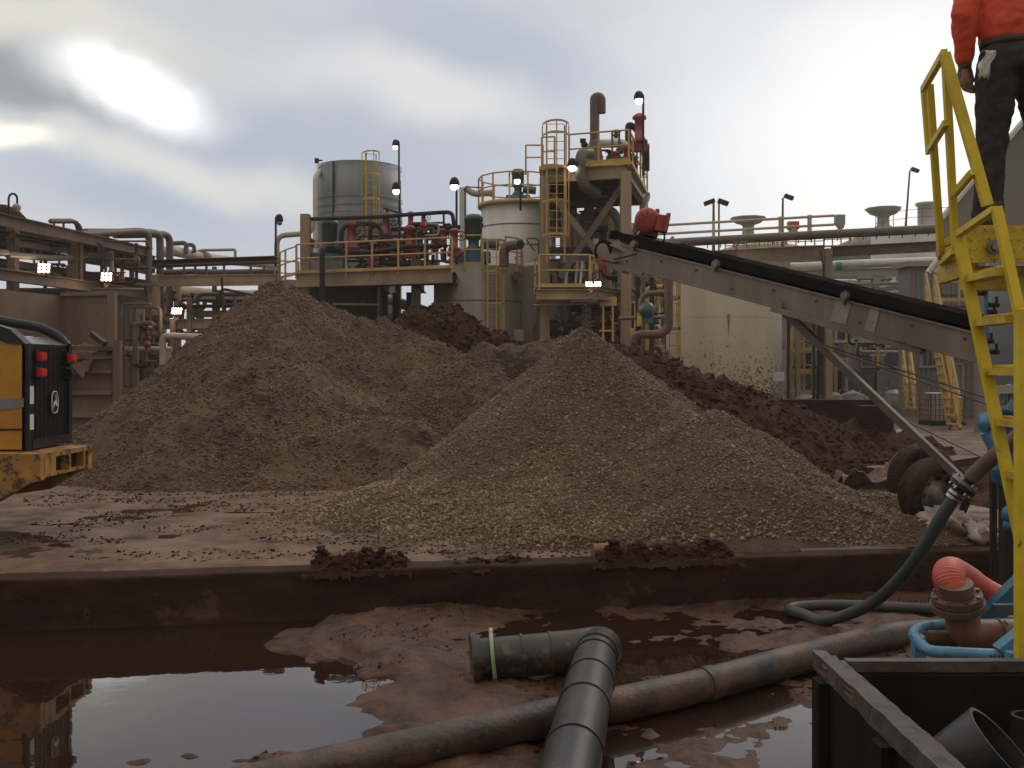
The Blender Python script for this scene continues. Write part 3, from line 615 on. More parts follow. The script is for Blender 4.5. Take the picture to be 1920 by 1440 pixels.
def binh(X, Y): return 3.05 + np.clip((-13.2 - X) * .30, 0, 1.6) - np.abs(fbm(X, Y, 2.2, 4, 301)) * .6 + fbm(X, Y, 9, 3, 302) * .3 - np.clip(28.2 - Y, 0, 2) * .6
o = grid('muck_heap', np.arange(-17.5, -11.6, .07), np.arange(26.9, 30.2, .07), binh, 'sand', loc=(-14, 28.5, SL)); tag(o, 'red brown muck piled inside the open steel bin', 'muck heap')
# lamps
def floodlight(px, py, D, w_, h_, label, tilt=.35, rz=0., arm=None, dots=(3, 3)):
    c = P(px, py, D); w_ *= 1.15; h_ *= 1.2; t = T('floodlight', label, 'floodlight', c - V(0, 0, h_), 'floodlights lit around the plant')
    M = Euler((-tilt, 0, rz)).to_matrix(); mb = MB(); mb.box(c, (w_, .10, h_), rz=rz, rx=-tilt); mb.build('housing', 'dark_steel', t)
    for i in range(dots[0]):
        for j in range(dots[1]):
            q = c + M @ V((i - (dots[0] - 1) / 2) * w_ / dots[0], -.06, (j - (dots[1] - 1) / 2) * h_ / dots[1]); e = MB(); e.ball(q, w_ / dots[0] * .42, 8, (1, .25, h_ / dots[1] / (w_ / dots[0]))); e.build('lamp_cell', 'hot', t)
    b = MB(); b.bar(c - V(w_ * .3, -.1, h_ * .2), c - V(w_ * .2, -.1, h_ * 1.1), .04, .04); b.bar(c - V(-w_ * .3, -.1, h_ * .2), c - V(w_ * .2, -.1, h_ * 1.1), .04, .04)
    if arm: b.bar(c + V(0, .12, 0), c + V(*arm), .05, .05)
    b.build('bracket', 'rust_steel', t)
    li = bpy.data.lights.new('floodlight_glow', 'POINT'); li.energy = 22; li.color = (1, .78, .48); li.shadow_soft_size = .12; lo_ = bpy.data.objects.new('floodlight_glow', li); COL.objects.link(lo_); lo_.parent = t; lo_.location = c + V(0, -.3, -.05) - t.location
floodlight(83, 504, 31.5, .34, .28, 'lit square floodlight clamped to the left rack beam, leftmost of all', .3, .2, arm=(.3, .5, -.2))
floodlight(200, 520, 33.5, .32, .27, 'lit square floodlight beside the upright pale pipe on the bin corner', .3, .2, arm=(-.2, .6, -.2))
floodlight(332, 585, 36.3, .34, .24, 'lit floodlight low on the connecting rack above the elbowed pale pipe', .5, 0, arm=(-.1, .2, -.35), dots=(4, 2))
floodlight(447, 585, 37, .16, .20, 'smaller lit floodlight on the connecting rack nearest the sand peak', .5, 0, dots=(2, 3))
floodlight(1112, 535, 31.5, .44, .16, 'wide lit floodlight under the right corner of the lower tower platform', .6, 0, arm=(.1, .8, .2), dots=(6, 2))
floodlight(1383, 452, 43, .52, .20, 'brilliant lit floodlight above the big beam right of the conveyor motor', .1, 0, arm=(0, .3, -.8), dots=(5, 2))
def polelamp(px, py, pbx, pby, D, label, side=-1, lit=True, r=.17, head=None):
    base = P(pbx, pby, D); top = P(pbx, py - 5, D); t = T('pole_lamp', label, 'pole lamp', base, 'pole lamps over the plant')
    c = P(px, py, D); mb = MB(); mb.tube(fil([base, top, V((top.x + c.x) / 2, D, top.z + .10), c + V(0, 0, .14)], .12), .042, 6); mb.build('pole', 'dark_steel', t)
    h = MB(); h.lathe(c - V(0, 0, .05), [(.02, .30), (r * .55, .28), (r * .95, .18), (r * 1.1, .03), (r * .9, 0)], 14); h.build('lamp_hood', 'dark_steel', t)
    g = MB(); g.ball(c - V(0, 0, .10), r * .82, 12, (1, 1, .9)); g.build('bulb', 'bulb' if lit else 'grey_tank', t)
polelamp(741, 272, 748, 345, 44, 'tall lit pole lamp rising above the right edge of the grey silo', r=.13)
polelamp(743, 354, 749, 500, 37, 'lit lamp in front of the right flank of the grey silo', r=.16)
polelamp(852, 345, 856, 495, 36, 'lit pole lamp by the white standpipe left of the white tank')
polelamp(970, 335, 976, 395, 38, 'lit pole lamp standing on the railed top of the white tank', r=.15)
polelamp(1198, 184, 1206, 330, 35, 'highest lit pole lamp, on the tower behind its red actuator', r=.17)
polelamp(1073, 310, 1076, 325, 34, 'lit globe lamp low on the tower top deck beside the brown elbow', r=.16)
polelamp(524, 413, 517, 500, 39, 'dark unlit lamp on a slim pole at the left end of the pump deck', lit=False, r=.14)
def gooseneck():
    t = T('pole_lamp', 'gooseneck lamp with a round white globe at the far left on the rack', 'pole lamp', PL(16, 405)); mb = MB()
    mb.tube([PL(16, 408), PL(16, 374)] + [PL(24 - 8 * math.cos(a), 373 - 10 * math.sin(a)) for a in [PI * k / 10 for k in range(11)]] + [PL(32, 384)], .035, 6); mb.build('pole', 'dark_steel', t)
    g = MB(); g.ball(PL(31, 389), .13, 12); g.build('globe', 'cream_pipe', t)
gooseneck()
mb = MB(); mb.tube([PL(-40, 396, 1), PL(10, 398, 1), PL(30, 404, 1), PL(52, 416, 1)], [.26, .24, .18, .05], 10); solo(mb, 'muck_mound', 'muck', 'dark crust of muck lying on top of the left rack under the gooseneck lamp', 'muck')
# unlit twin and single poles on the right skyline
def skypole(px, yt, yb, D, label, twin=False, lean=0):
    b = P(px, yb, D); tp = P(px + lean, yt, D); t = T('light_pole', label, 'light pole', b, 'unlit light poles on the right skyline'); mb = MB()
    mb.tube([b, tp], [.09, .06], 6)
    if twin: mb.tube([b + V(.28, 0, 0), tp + V(.28, 0, 0)], .05, 6)
    mb.build('pole', 'rust_steel', t)
    for s_ in ((-1, 1) if twin else (1,)):
        h = MB(); h.box(tp + V(s_ * .36 + (.14 if twin else 0), 0, .05), (.55, .3, .22), ry=s_ * .35); h.build('lamp_head', 'dark_steel', t)
skypole(1338, 381, 470, 52, 'unlit twin-headed light pole behind the conveyor motor', True)
skypole(1467, 371, 470, 60, 'unlit single light pole between the two flat-capped thickeners', lean=1)
skypole(1697, 320, 440, 70, 'tallest unlit light pole, slightly leaning, next to the white tank on the right', lean=9)
# ================================================================ GREY SILO
si = T('grey_silo', 'tall grey ribbed silo tank with a yellow caged ladder behind the pump deck', 'silo', (P(674, 700, 48).x, 48, SL))
sx_, sz = si.location.x, P(0, 318, 48).z; R0 = 2.02
mb = MB(); mb.lathe((sx_, 48, SL), [(R0, 0), (R0, sz - SL - 2.7), (R0 + .05, sz - SL - 2.6), (R0 + .05, sz - SL - 2.4), (R0, sz - SL - 2.3), (R0 * .985, sz - SL - 1.4), (R0 * .975, sz - SL), (R0 * .93, sz - SL), (R0 * .93, sz - SL - .3), (0, sz - SL - .25)], 48); mb.build('shell', 'grey_tank', si)
for z in (.02, -1.55, -1.95, -2.3):
    q = MB(); q.lathe((sx_, 48, sz + z), [(R0 * (.985 if z > -1 else 1.0) + .045, -.035), (R0 * (.985 if z > -1 else 1) + .045, .035)], 48); q.build('hoop', 'grey_tank', si)
q = MB(); q.bar((sx_ - .95, 48 - 1.85, SL), (sx_ - .93, 48 - 1.80, sz + .05), .08, .08); q.build('conduit', 'dark_steel', si)
ladder(si, (sx_ + .82, 48 - 1.95, 6), sz + .35, .5, (.35, -1, 0), cage=sz - 4.1, m='yellow_dirty', hoopr=.40)
q = MB(); q.box((sx_ - 1.92, 47.3, sz + .28), (.18, .18, .22)); q.box((sx_ - 1.8, 47.3, sz + .3), (.3, .06, .06)); q.build('beacon', 'dark_steel', si)
pipe([P(592, 520, 46.5), P(592, 330, 46.5), P(600, 321, 47)], .14, 'white_pipe', 'tall white standpipe hugging the left side of the grey silo', bend=.4, n=12)
pipe([P(519, 500, 44), P(519, 442, 44), P(584, 437, 44), P(588, 410, 44)], .12, 'cream_pipe', 'cream pipe bent left of the grey silo, behind the rounded railing', bend=.4)
# ================================================================ ROUND TANKS UNDER THE DECK
def tank(name, label, x, y, r, z0, z1, m, n=56, top=True, cat='tank', lid=None, ribs=()):
    t = T(name, label, cat, (x, y, z0)); mb = MB(); pr = [(r, 0), (r, z1 - z0), (r - .06, z1 - z0), (r - .06, z1 - z0 - .15), (0, z1 - z0 - .12)]
    if lid: pr = [(r, 0), (r, z1 - z0 - lid), (r * .96, z1 - z0 - lid * .5), (r * .8, z1 - z0 - lid * .12), (r * .4, z1 - z0), (0, z1 - z0)]
    mb.lathe((x, y, z0), pr, n); mb.build('shell', m, t)
    for z in ribs: q = MB(); q.lathe((x, y, z), [(r + .012, -.02), (r + .012, .02)], n); q.build('seam', 'rust_steel', t)
    return t
t1 = tank('round_tank', 'dark round concrete tank in the shadow under the left of the pump deck', P(630, 0, 39).x, 39.3, 1.9, SL, 5.5, 'concrete_shaded', ribs=(4.2, 2.8))
t2 = tank('round_tank', 'pale streaked round concrete tank with an ochre caged ladder down its side', P(897, 0, 37.6).x, 37.6, 1.68, SL, 6.12, 'concrete', ribs=(4.85, 3.6, 2.4))
c2 = t2.location
ladder(t2, (c2.x + .62, c2.y - 1.68, 1.0), 6.95, .5, (.15, -1, 0), cage=2.4, hoopr=.38)
pp = [V(c2.x + 1.68 * math.cos(a), c2.y + 1.68 * math.sin(a), 6.12) for a in [math.radians(q) for q in (-10, -30, -52)]]
railing(t2, [V(c2.x + 1.68 * math.cos(a), c2.y + 1.68 * math.sin(a), 6.12) for a in [math.radians(q) for q in (62, 40, 15, -10, -30, -52)]], sp=.9)
railing(t2, [V(c2.x + 1.68 * math.cos(a), c2.y + 1.68 * math.sin(a), 6.12) for a in [math.radians(q) for q in (-84, -105, -125)]], sp=.9)
for z in (3.6, 2.75): q = MB(); q.box((c2.x + 1.52, c2.y - .95, z), (.34, .2, .42)); q.build('junction_box', 'cream_pipe', t2)
q = MB(); q.tube([V(c2.x + 1.45, c2.y - 1.35, 5.75), V(c2.x + 1.4, c2.y - .9, 5.75)], .16, 14); q.build('nozzle', 'brown_pipe', t2)
# white tank on the tower's left
t3 = tank('white_tank', 'clean white round tank with a railed agitator top left of the tower', P(972, 0, 40).x, 40, 1.50, SL, P(0, 392, 40).z, 'white_tank', ribs=(7.2, 6.3, 5.4, 8.0))
c3 = t3.location; zt = P(0, 392, 40).z
q = MB(); q.lathe((c3.x, c3.y, zt), [(1.52, 0), (1.64, .02), (1.64, .16), (0, .16)], 48); q.build('top_deck', 'ochre_rail', t3)
railing(t3, [V(c3.x + 1.6 * math.cos(a), c3.y + 1.6 * math.sin(a), zt + .16) for a in [2 * PI * k / 14 for k in range(14)]], h=1.05, sp=.8, closed=True, toe=False)
def agitator(x, y, z, s, label, m='teal', base='blue'):
    t = T('agitator_motor', label, 'motor', (x, y, z)); q = MB(); q.box((x, y, z + .14 * s), (1.0 * s, .7 * s, .28 * s)); q.build('base_frame', base, t)
    q = MB(); q.lathe((x, y, z + .28 * s), [(.24 * s, 0), (.24 * s, .12 * s), (.16 * s, .2 * s), (.16 * s, .36 * s), (.25 * s, .42 * s), (.25 * s, .92 * s), (.28 * s, .92 * s), (.28 * s, 1.05 * s), (.2 * s, 1.12 * s), (0, 1.12 * s)], 16); q.build('motor_body', m, t)
    q = MB(); q.tube([V(x + .2 * s, y - .1, z + .55 * s), V(x + .75 * s, y - .1, z + .5 * s)], .16 * s, 12); q.build('gearbox', m, t)
agitator(c3.x - .02, c3.y - .5, zt + .16, .95, 'teal agitator motor standing on the white tank top beside its lamp')
pipe([P(868, 500, 41), P(868, 352, 41)], .15, 'white_pipe', 'plain white standpipe between the lamp pole and the white tank', n=12)
pipe([P(872, 352, 40), P(888, 364, 40), P(925, 361, 40)], .13, 'cream_pipe', 'short cream pipe reaching the railed top of the white tank', bend=.3)
pipe([P(872, 480, 39.5), P(872, 350, 39.5), P(905, 352, 39.5)], .025, 'dark_steel', 'thin dark conduit beside the white standpipe', bend=.1)
# ================================================================ PUMP DECK
DZ = 5.62
dk = T('pump_deck', 'long raised pump deck with a beige edge beam and ochre handrails above the sand heap', 'platform', (-5.2, 37, SL))
A = V(P(556, 0, 36.6).x, 36.6, DZ); B = V(P(848, 0, 34.6).x, 34.6, DZ); q = MB()
q.ibeam(A, B, .52, .3, up=(0, 0, 1)); q.build('edge_beam', 'beige', dk)
q = MB(); q.prism([A + V(0, .1, .1), B + V(0, .1, .1), B + V(0, 5, .1), A + V(0, 5, .1)], (0, 0, .10)); q.build('floor_plate', 'dark_steel', dk)
for k in range(5): a = A.lerp(B, k / 4); q = MB(); q.ibeam(a + V(0, .2, -.05), a + V(0, 4.9, -.05), .35, .2); q.build('joist', 'dark_steel', dk)
for px, D, yt, w_ in ((573, 36.8, 402, .34), (704, 38.6, 425, .36), (780, 38.0, 428, .34), (746, 39.5, 480, .2)):
    p = P(px, yt, D); q = MB(); q.ibeam(V(p.x, D, SL), p, w_, w_, up=(0, 1, 0)); q.build('column', 'beige', dk)
for px in (722, 741, 767, 783): q = MB(); p = P(px, 600, 38.5); q.bar(V(p.x, 38.5, SL), V(p.x, 38.5, DZ - .3), .2, .2); q.build('leg', 'dark_steel', dk)
railing(dk, [A + V(0, -.05, .24), B + V(0, -.05, .24)], sp=1.12)
railing(dk, [V(P(556, 0, 37).x, 37, DZ + .24), V(P(535, 0, 38.2).x, 38.2, DZ + .24), V(P(515, 0, 40).x, 40, DZ + .24), V(P(523, 0, 42).x, 42, DZ + .24), V(P(560, 0, 42.5).x, 42.5, DZ + .24)], sp=1.1)
q = MB(); p = P(535, 0, 39.2); q.lathe((p.x, 39.2, 4.2), [(1.05, 0), (1.05, 1.6), (0, 1.6)], 28); q.build('round_landing', 'concrete', dk)
q = MB(); a = A + V(.1, 0, 0)
for k in range(3): q.bar(V(P(650 + k * 72, 0, 36).x, 35.55 - k * .5, DZ), V(P(650 + k * 72, 0, 36).x, 35.50 - k * .5, DZ + .001), .1, .1)
def valve(px, py, D, s, label, m='red', wheel=True, flip=False):
    c = P(px, py, D); t = T('valve_actuator', label, 'valve', c - V(0, 0, .55 * s), 'red valves on the plant')
    q = MB(); q.lathe(c - V(0, 0, .5 * s), [(.10 * s, 0), (.26 * s, .02 * s), (.26 * s, .12 * s), (.15 * s, .14 * s), (.15 * s, .75 * s), (.22 * s, .78 * s), (.22 * s, .86 * s), (.1 * s, .95 * s), (0, .95 * s)], 14); q.build('cylinder', m, t)
    q = MB(); q.box(c - V(0, 0, .62 * s), (.42 * s, .3 * s, .24 * s)); q.tube([c + V(-.3 * s, 0, -.62 * s), c + V(.3 * s, 0, -.62 * s)], .13 * s, 12); q.build('valve_body', m, t)
    if wheel:
        q = MB(); w0 = c + V(.3 * s, -.2 * s, .1 * s); ring = [w0 + V(math.cos(a) * .19 * s, 0, math.sin(a) * .19 * s) for a in [2 * PI * k / 12 for k in range(13)]]; q.tube(ring, .022 * s, 5, caps=False)
        for k in range(3): q.tube([w0 - V(math.cos(k * PI / 3) * .19 * s, 0, math.sin(k * PI / 3) * .19 * s), w0 + V(math.cos(k * PI / 3) * .19 * s, 0, math.sin(k * PI / 3) * .19 * s)], .012 * s, 4)
        q.build('handwheel', 'dark_steel', t)
valve(660, 440, 37, 1.15, 'red valve actuator highest on the left of the pump deck, before the silo')
valve(724, 420, 38, 1.0, 'red valve actuator at the foot of the silo ladder')
valve(700, 470, 37.4, .75, 'small red valve low on the pump deck below the silo ladder')
valve(770, 412, 37.6, .7, 'red valve at the top of the pump deck pipes right of the silo', wheel=False)
valve(768, 446, 37, 1.05, 'bright red valve actuator on the pump deck just right of the silo')
valve(794, 412, 36.8, .55, 'small dark red valve with a handwheel next to the pump deck top pipe')
valve(830, 440, 36.2, .5, 'small red valve at the right end of the pump deck railing')
valve(852, 448, 35.6, .85, 'crimson valve beneath the lit lamp pole at the right end of the deck')
valve(584, 462, 38.6, .7, 'half hidden red valve behind the beige post at the left end of the deck')
agitator(P(618, 0, 37.6).x, 37.6, P(0, 492, 37.6).z, 1.15, 'dark teal agitator motor on the left part of the pump deck', base='blue')
agitator(P(888, 0, 36.6).x, 36.6, P(0, 492, 36.6).z, 1.25, 'teal agitator motor on a blue base above the round concrete tank', base='blue')
for px, lab in ((614, 'concrete plinth under the left agitator motor on the deck'), (884, 'concrete plinth under the agitator motor over the round tank')):
    q = MB(); q.box((P(px, 0, 37.2).x, 37.2, DZ + .45), (1.25, .9, .6)); solo(q, 'plinth', 'concrete', lab, 'plinth')
bp = 'black_pipe'
pipe([P(573, 411, 37), P(700, 407, 37), P(830, 398, 36.6), P(848, 398, 36.5), P(852, 430, 36.5), P(852, 470, 36.5)], .075, bp, 'long dark overhead pipe running the whole length of the pump deck', bend=.35)
pipe([P(640, 478, 36.9), P(640, 420, 36.9), P(715, 419, 37), P(717, 470, 37)], .09, bp, 'black pipe loop over the deck in front of the silo base', bend=.45)
pipe([P(694, 470, 37.6), P(694, 424, 37.6), P(716, 421, 37.6)], .08, bp, 'smaller black pipe bend nested inside the deck loop', bend=.35)
pipe([P(610, 470, 36.4), P(700, 474, 36.4), P(760, 462, 36.4), P(800, 461, 36.4), P(826, 462, 36.4), P(833, 450, 36.4)], .09, bp, 'black pipe sagging level along the deck behind the railing', bend=.5)
pipe([P(760, 470, 37.2), P(760, 420, 37.2), P(823, 420, 37.2), P(825, 465, 37.2)], .08, bp, 'black pipe loop on the deck right of the silo', bend=.4)
pipe([P(735, 430, 38), P(862, 426, 37)], .09, bp, 'dark level pipe on the deck running to the white standpipe')
pipe([P(604, 560, 35.7), P(604, 468, 35.7), P(608, 463, 36), P(640, 466, 36.4)], .10, bp, 'black downpipe passing in front of the deck railing to the sand heap', bend=.3)
pipe([P(726, 392, 38), P(734, 470, 37.4)], .05, bp, 'slanting dark brace pipe on the deck below the silo ladder')
pipe([P(720, 390, 38), P(764, 404, 37.4)], .045, bp, 'thin sloping dark pipe above the deck beside the silo')
for i, (x, a, b) in enumerate(((791, 420, 466), (798, 412, 466), (806, 428, 450), (832, 402, 442))):
    pipe([P(x, a, 37), P(x + (3 if i == 2 else 0), b, 37)], .04, bp, ('first', 'second', 'third', 'last')[i] + ' upright thin dark pipe counting from the silo on the right half of the deck', group='upright pipes on the pump deck')
pipe([P(750, 340, 45), P(748, 520, 38)], .05, bp, 'thin dark stay hanging down the right flank of the silo')
# equipment between legs and dense pipework at deck level (individual small pumps)
for k in range(7):
    px = 650 + k * 27; D = 38.8; c = V(P(px, 0, D).x, D, DZ + .45); t = T('feed_pump', ('first', 'second', 'third', 'fourth', 'fifth', 'sixth', 'seventh')[k] + ' small dark pump from the left behind the deck railing', 'pump', c - V(0, 0, .25), 'small pumps behind the deck railing')
    q = MB(); q.lathe(c + V(0, -.1, .1), [(.0, -.1), (.24, -.1), (.28, 0), (.24, .1), (0, .1)], 14, axis=(0, 1, 0)); q.build('casing', 'dark_steel' if k % 3 else 'teal', t)
    q = MB(); q.tube([c + V(0, 0, .2), c + V(0, 0, .75)], .07, 8); q.tube([c + V(-.3, 0, .5), c + V(.3, 0, .5)], .05, 8); q.build('riser', 'red' if k in (2, 4) else 'black_pipe', t)
    q = MB(); q.box(c + V(0, .1, -.18), (.5, .5, .18)); q.build('foot', 'dark_steel', t)
pipe([P(684, 532, 37.2), P(684, 566, 37.2), P(676, 571, 37.2), P(630, 571, 37.2)], .05, 'brown_pipe', 'thin brown pipe bent in the shadow under the deck', bend=.2)
pipe([P(624, 570, 36.9), P(712, 571, 36.9)], .045, 'cream_pipe', 'thin pale pipe lying level under the deck')
q = MB(); q.bar(P(710, 515, 37), P(710, 580, 37), .1, .1); solo(q, 'steel_post', 'beige', 'thin beige post under the middle of the pump deck', 'post')
mb = MB(); mb.box((-5.0, 44, 2.6), (8.5, 2.5, 4.3)); solo(mb, 'pump_house', 'concrete_shaded', 'low dark pump house in deep shade under and behind the pump deck', 'building')
pipe([P(730, 562, 41), P(800, 585, 39)], .22, 'cream_pipe', 'pale pipe glimpsed low between the legs of the pump deck')
# ================================================================ TOWER
TZ = P(0, 322, 34).z; tw = T('process_tower', 'open steel process tower with a railed top deck and a tall caged ladder', 'tower', (P(1095, 0, 36).x, 36, SL))
c0 = V(P(1021, 0, 35).x, 34.9, 0); c1 = V(P(1173, 0, 34).x, 34, 0); c1b = V(P(1207, 0, 39.5).x, 39.5, 0); c0b = V(c0.x + .3, 40.3, 0)
def col(p, z0, z1, w_, m='beige', par=None, name='column'): q = MB(); q.ibeam(V(p.x, p.y, z0), V(p.x, p.y, z1), w_, w_, up=(0, 1, 0), t=.035); return q.build(name, m, par or tw)
for p, w_ in ((c0, .34), (c1, .36), (c1b, .3), (c0b, .3)): col(p, SL, TZ, w_)
for px, D, zt_ in ((1131, 37, TZ), (1061, 36.5, P(0, 380, 36).z), (1058, 40, TZ)): col(V(P(px, 0, D).x, D, 0), SL, zt_ - .3, .34, 'beige')
ringp = [V(p.x, p.y, TZ) for p in (c0, c1, c1b, c0b)]
for i in range(4): q = MB(); q.ibeam(ringp[i], ringp[(i + 1) % 4], .46, .28); q.build('deck_beam', 'beige', tw)
for i in (0, 1, 2):
    q = MB(); q.ibeam(ringp[0].lerp(ringp[3], .25 + i * .25), ringp[1].lerp(ringp[2], .25 + i * .25), .4, .2); q.build('deck_joist', 'dark_steel', tw)
q = MB(); q.prism([V(p.x, p.y, TZ + .23) for p in (c0 + V(-.2, -.2, 0), c1 + V(.2, -.2, 0), c1b + V(.2, .2, 0), c0b + V(-.2, .2, 0))], (0, 0, .1)); q.build('deck_plate', 'yellow_dirty', tw)
U = TZ + .34
railing(tw, [V(P(1067, 0, 34.6).x, 34.6, U), V(c1.x + .1, 33.9, U), V(c1b.x + .15, 39.6, U), V(c0b.x, 40.4, U)], sp=1.3, m='ochre_rail')
railing(tw, [V(P(1016, 0, 35).x, 35, U), V(P(1040, 0, 34.9).x, 34.9, U)], sp=.5)
railing(tw, [V(P(986, 0, 37).x, 37, P(0, 320, 37).z), V(P(1018, 0, 37).x, 37, P(0, 320, 37).z)], sp=.5, toe=False, h=.45 + .5)
for (a, b, D, D2) in (((1036, 365), (1124, 480), 35.2, 35.2), ((1172, 340), (1050, 520), 34.4, 34.4), ((1215, 365), (1175, 480), 38, 34.4)):
    q = MB(); q.bar(P(*a, D), P(*b, D2), .16, .20); q.build('brace', 'beige' if a[0] < 1100 else 'grey_brown_pipe', tw)
for z, m in ((P(0, 396, 35).z, 'beige'), (P(0, 470, 35).z, 'beige')):
    q = MB(); q.ibeam(V(c0b.x, 39, z), V(c1b.x, 39, z), .3, .2); q.build('tie_beam', m, tw)
lx = P(1042, 0, 34.4).x; ladder(tw, (lx, 34.45, P(0, 490, 34).z), U + 1.35, .62, (0, -1, 0), cage=P(0, 440, 34).z, hoopr=.46, r=.035)
# lower platform of the tower
LZ = P(0, 552, 33).z
q = MB(); a, b, b2 = V(P(1005, 0, 33).x, 33, LZ), V(P(1118, 0, 33).x, 33, LZ), V(P(1172, 0, 34.5).x, 34.5, LZ)
q.ibeam(a, b, .34, .22); q.ibeam(b, b2, .34, .22); q.build('platform_beam', 'beige', tw)
q = MB(); q.prism([a + V(0, 0, .18), b + V(0, 0, .18), b2 + V(0, 0, .18), V(b2.x, 36, LZ + .18), V(a.x, 36, LZ + .18)], (0, 0, .06)); q.build('platform_plate', 'dark_steel', tw)
railing(tw, [V(a.x, 34.4, LZ + .24), V(P(1011, 0, 33).x, 33, LZ + .24), V(P(1106, 0, 33).x, 33, LZ + .24), V(P(1117, 0, 33.8).x, 33.8, LZ + .24)], sp=1.25)
for px, D in ((1014, 35), (1100, 34.5), (1118, 36), (1175, 34.6), (1010, 38), (1062, 38)):
    col(V(P(px, 0, D).x, D, 0), SL, LZ - .15, .3, 'beige' if px > 1150 else 'concrete_shaded', name='lower_column')
for (a, b) in (((1150, 560), (1175, 640)), ((1155, 640), (1130, 565)), ((1040, 590), (1060, 612)), ((1070, 570), (1052, 620))):
    q = MB(); q.bar(P(*a, 34.8), P(*b, 34.8), .12, .14); q.build('brace', 'grey_brown_pipe', tw)
q = MB(); q.box((P(1100, 0, 38).x, 38.5, 2.6), (4.3, .6, 4.2)); solo(q, 'concrete_wall', 'concrete_shaded', 'grey wall panel in the shade behind the foot of the tower', 'wall')
q = MB(); q.tube([P(1000, 572, 34), P(1190, 567, 34), P(1190, 640, 33.6)], .035, 6); solo(q, 'pipe', 'cream_pipe', 'thin pale rail pipe crossing below the lower tower platform', 'pipe')
for x in (1132, 1149): 
    pass
q = MB()
for x in (1131, 1149): q.bar(P(x, 566, 33.6), P(x, 640, 33.6), .07, .07)
q.bar(P(1124, 565, 33.6), P(1156, 565, 33.6), .1, .3); q.bar(P(1124, 620, 33.6), P(1152, 620, 33.6), .06, .06); solo(q, 'yard_ladder', 'ochre_rail', 'ochre ladder hoop hanging under the lower tower platform', 'ladder')
pipe([P(1118, 362, 35), P(1098, 352, 34.3), P(1088, 330, 34.2), P(1088, 287, 34.2), P(1106, 287, 35)], .19, 'grey_brown_pipe', 'fat grey brown elbow pipe hanging over the front of the tower deck', bend=.55, n=14)
pipe([P(1115, 330, 35.5), P(1115, 270, 35.5), P(1115, 182, 35.5), P(1127, 182, 35.5), P(1127, 212, 35.5)], .17, 'brown_pipe', 'tall brown vent pipe hooked over at its top above the tower', bend=.38, n=14)
q = MB(); q.lathe(P(1115, 316, 35.5), [(.34, -.1), (.30, .4), (.19, .9), (.19, 1.0), (0, 1.0)], 16); solo(q, 'vent_cowl', 'grey_brown_pipe', 'flared cowl at the foot of the hooked vent pipe', 'vent')
pipe([P(1104, 292, 36), P(1108, 270, 36), P(1170, 268, 36), P(1175, 285, 36)], .16, 'white_pipe', 'white pipe crossing the tower top behind the handrail', bend=.3, n=12)
valve(1154, 296, 35, .55, 'small red valve on the tower top deck near its corner post')
valve(1176, 292, 35.4, .8, 'dark red valve at the right corner of the tower top deck', wheel=False)
valve(1199, 240, 36, 1.15, 'tall crimson actuator mast highest on the right of the tower', wheel=False)
pipe([P(1178, 300, 36.5), P(1178, 232, 36.5), P(1192, 240, 36.5), P(1212, 275, 36.5), P(1212, 320, 36.5)], .12, bp, 'bent black pipe at the top right of the tower by the crimson actuator', bend=.3)
q = MB()
for px in (1148, 1161): q.bar(P(px, 245, 35.2), P(px, 320, 35.2), .07, .07)
q.bar(P(1146, 246, 35.2), P(1164, 246, 35.2), .07, .07); q.bar(P(1148, 254, 35.2), P(1161, 254, 35.2), .07, .07); q.box(P(1155, 251, 35.3), (.12, .12, .3)); solo(q, 'lifting_frame', 'rust_steel', 'small rust brown frame sticking up from the tower top deck', 'frame')
q = MB(); q.tube([P(1096, 310, 34.8), P(1096, 270, 34.8)], .04, 6); q.box(P(1093, 264, 34.8), (.2, .14, .14)); q.ball(P(1096, 272, 34.8), .13, 8); solo(q, 'siren', 'dark_steel', 'dark siren on a short pole beside the caged ladder top', 'siren')
for i, (px, D, r, y0, y1) in enumerate(((1126, 37.5, .6, 392, 520), (1146, 38, .85, 412, 520), (1100, 37.5, .5, 400, 520))):
    z1 = P(0, y0, D).z; tank('process_vessel', ('slim domed vessel in the middle of the tower frame', 'widest domed vessel inside the tower, behind the diagonal brace', 'narrow vessel in the tower next to its ladder')[i], P(px, 0, D).x, D, r, LZ + .3, z1, 'beige', 28, lid=.4, cat='vessel')
pipe([P(1030, 384, 35.8), P(1160, 378, 35.8), P(1166, 360, 35.8)], .17, bp, 'thick black pipe crossing the upper tower just under its deck', bend=.5, n=12)
pipe([P(1030, 376, 36.5), P(1120, 372, 36.5)], .2, 'dark_steel', 'second dark pipe running above the thick black one in the tower', n=12)
pipe([P(1130, 392, 36), P(1150, 396, 36), P(1160, 416, 36), P(1160, 432, 36)], .17, 'grey_brown_pipe', 'curved grey brown pipe dropping behind the tower right column', bend=.5, n=12)
pipe([P(1024, 472, 35.6), P(1120, 470, 35.6)], .16, bp, 'black pipe at mid height crossing behind the tower ladder', n=12)
pipe([P(1117, 448, 35.4), P(1117, 540, 35.4)], .1, 'white_pipe', 'thin white upright pipe in the tower next to the vessels')
for k in range(6):
    x = 1060 + k * 9; pipe([P(x + 5, 490, 34.8), P(x, 540, 34.6)], .05, ('white_pipe', bp, 'cream_pipe')[k % 3], 'one of the slanting thin hoses, pale or black, behind the lower platform handrail' if False else ('white', 'black', 'cream', 'second white', 'second black', 'second cream')[k] + ' slanting hose from the left behind the lower platform handrail', name='hose', cat='hose', group='slanting hoses behind the lower platform rail')
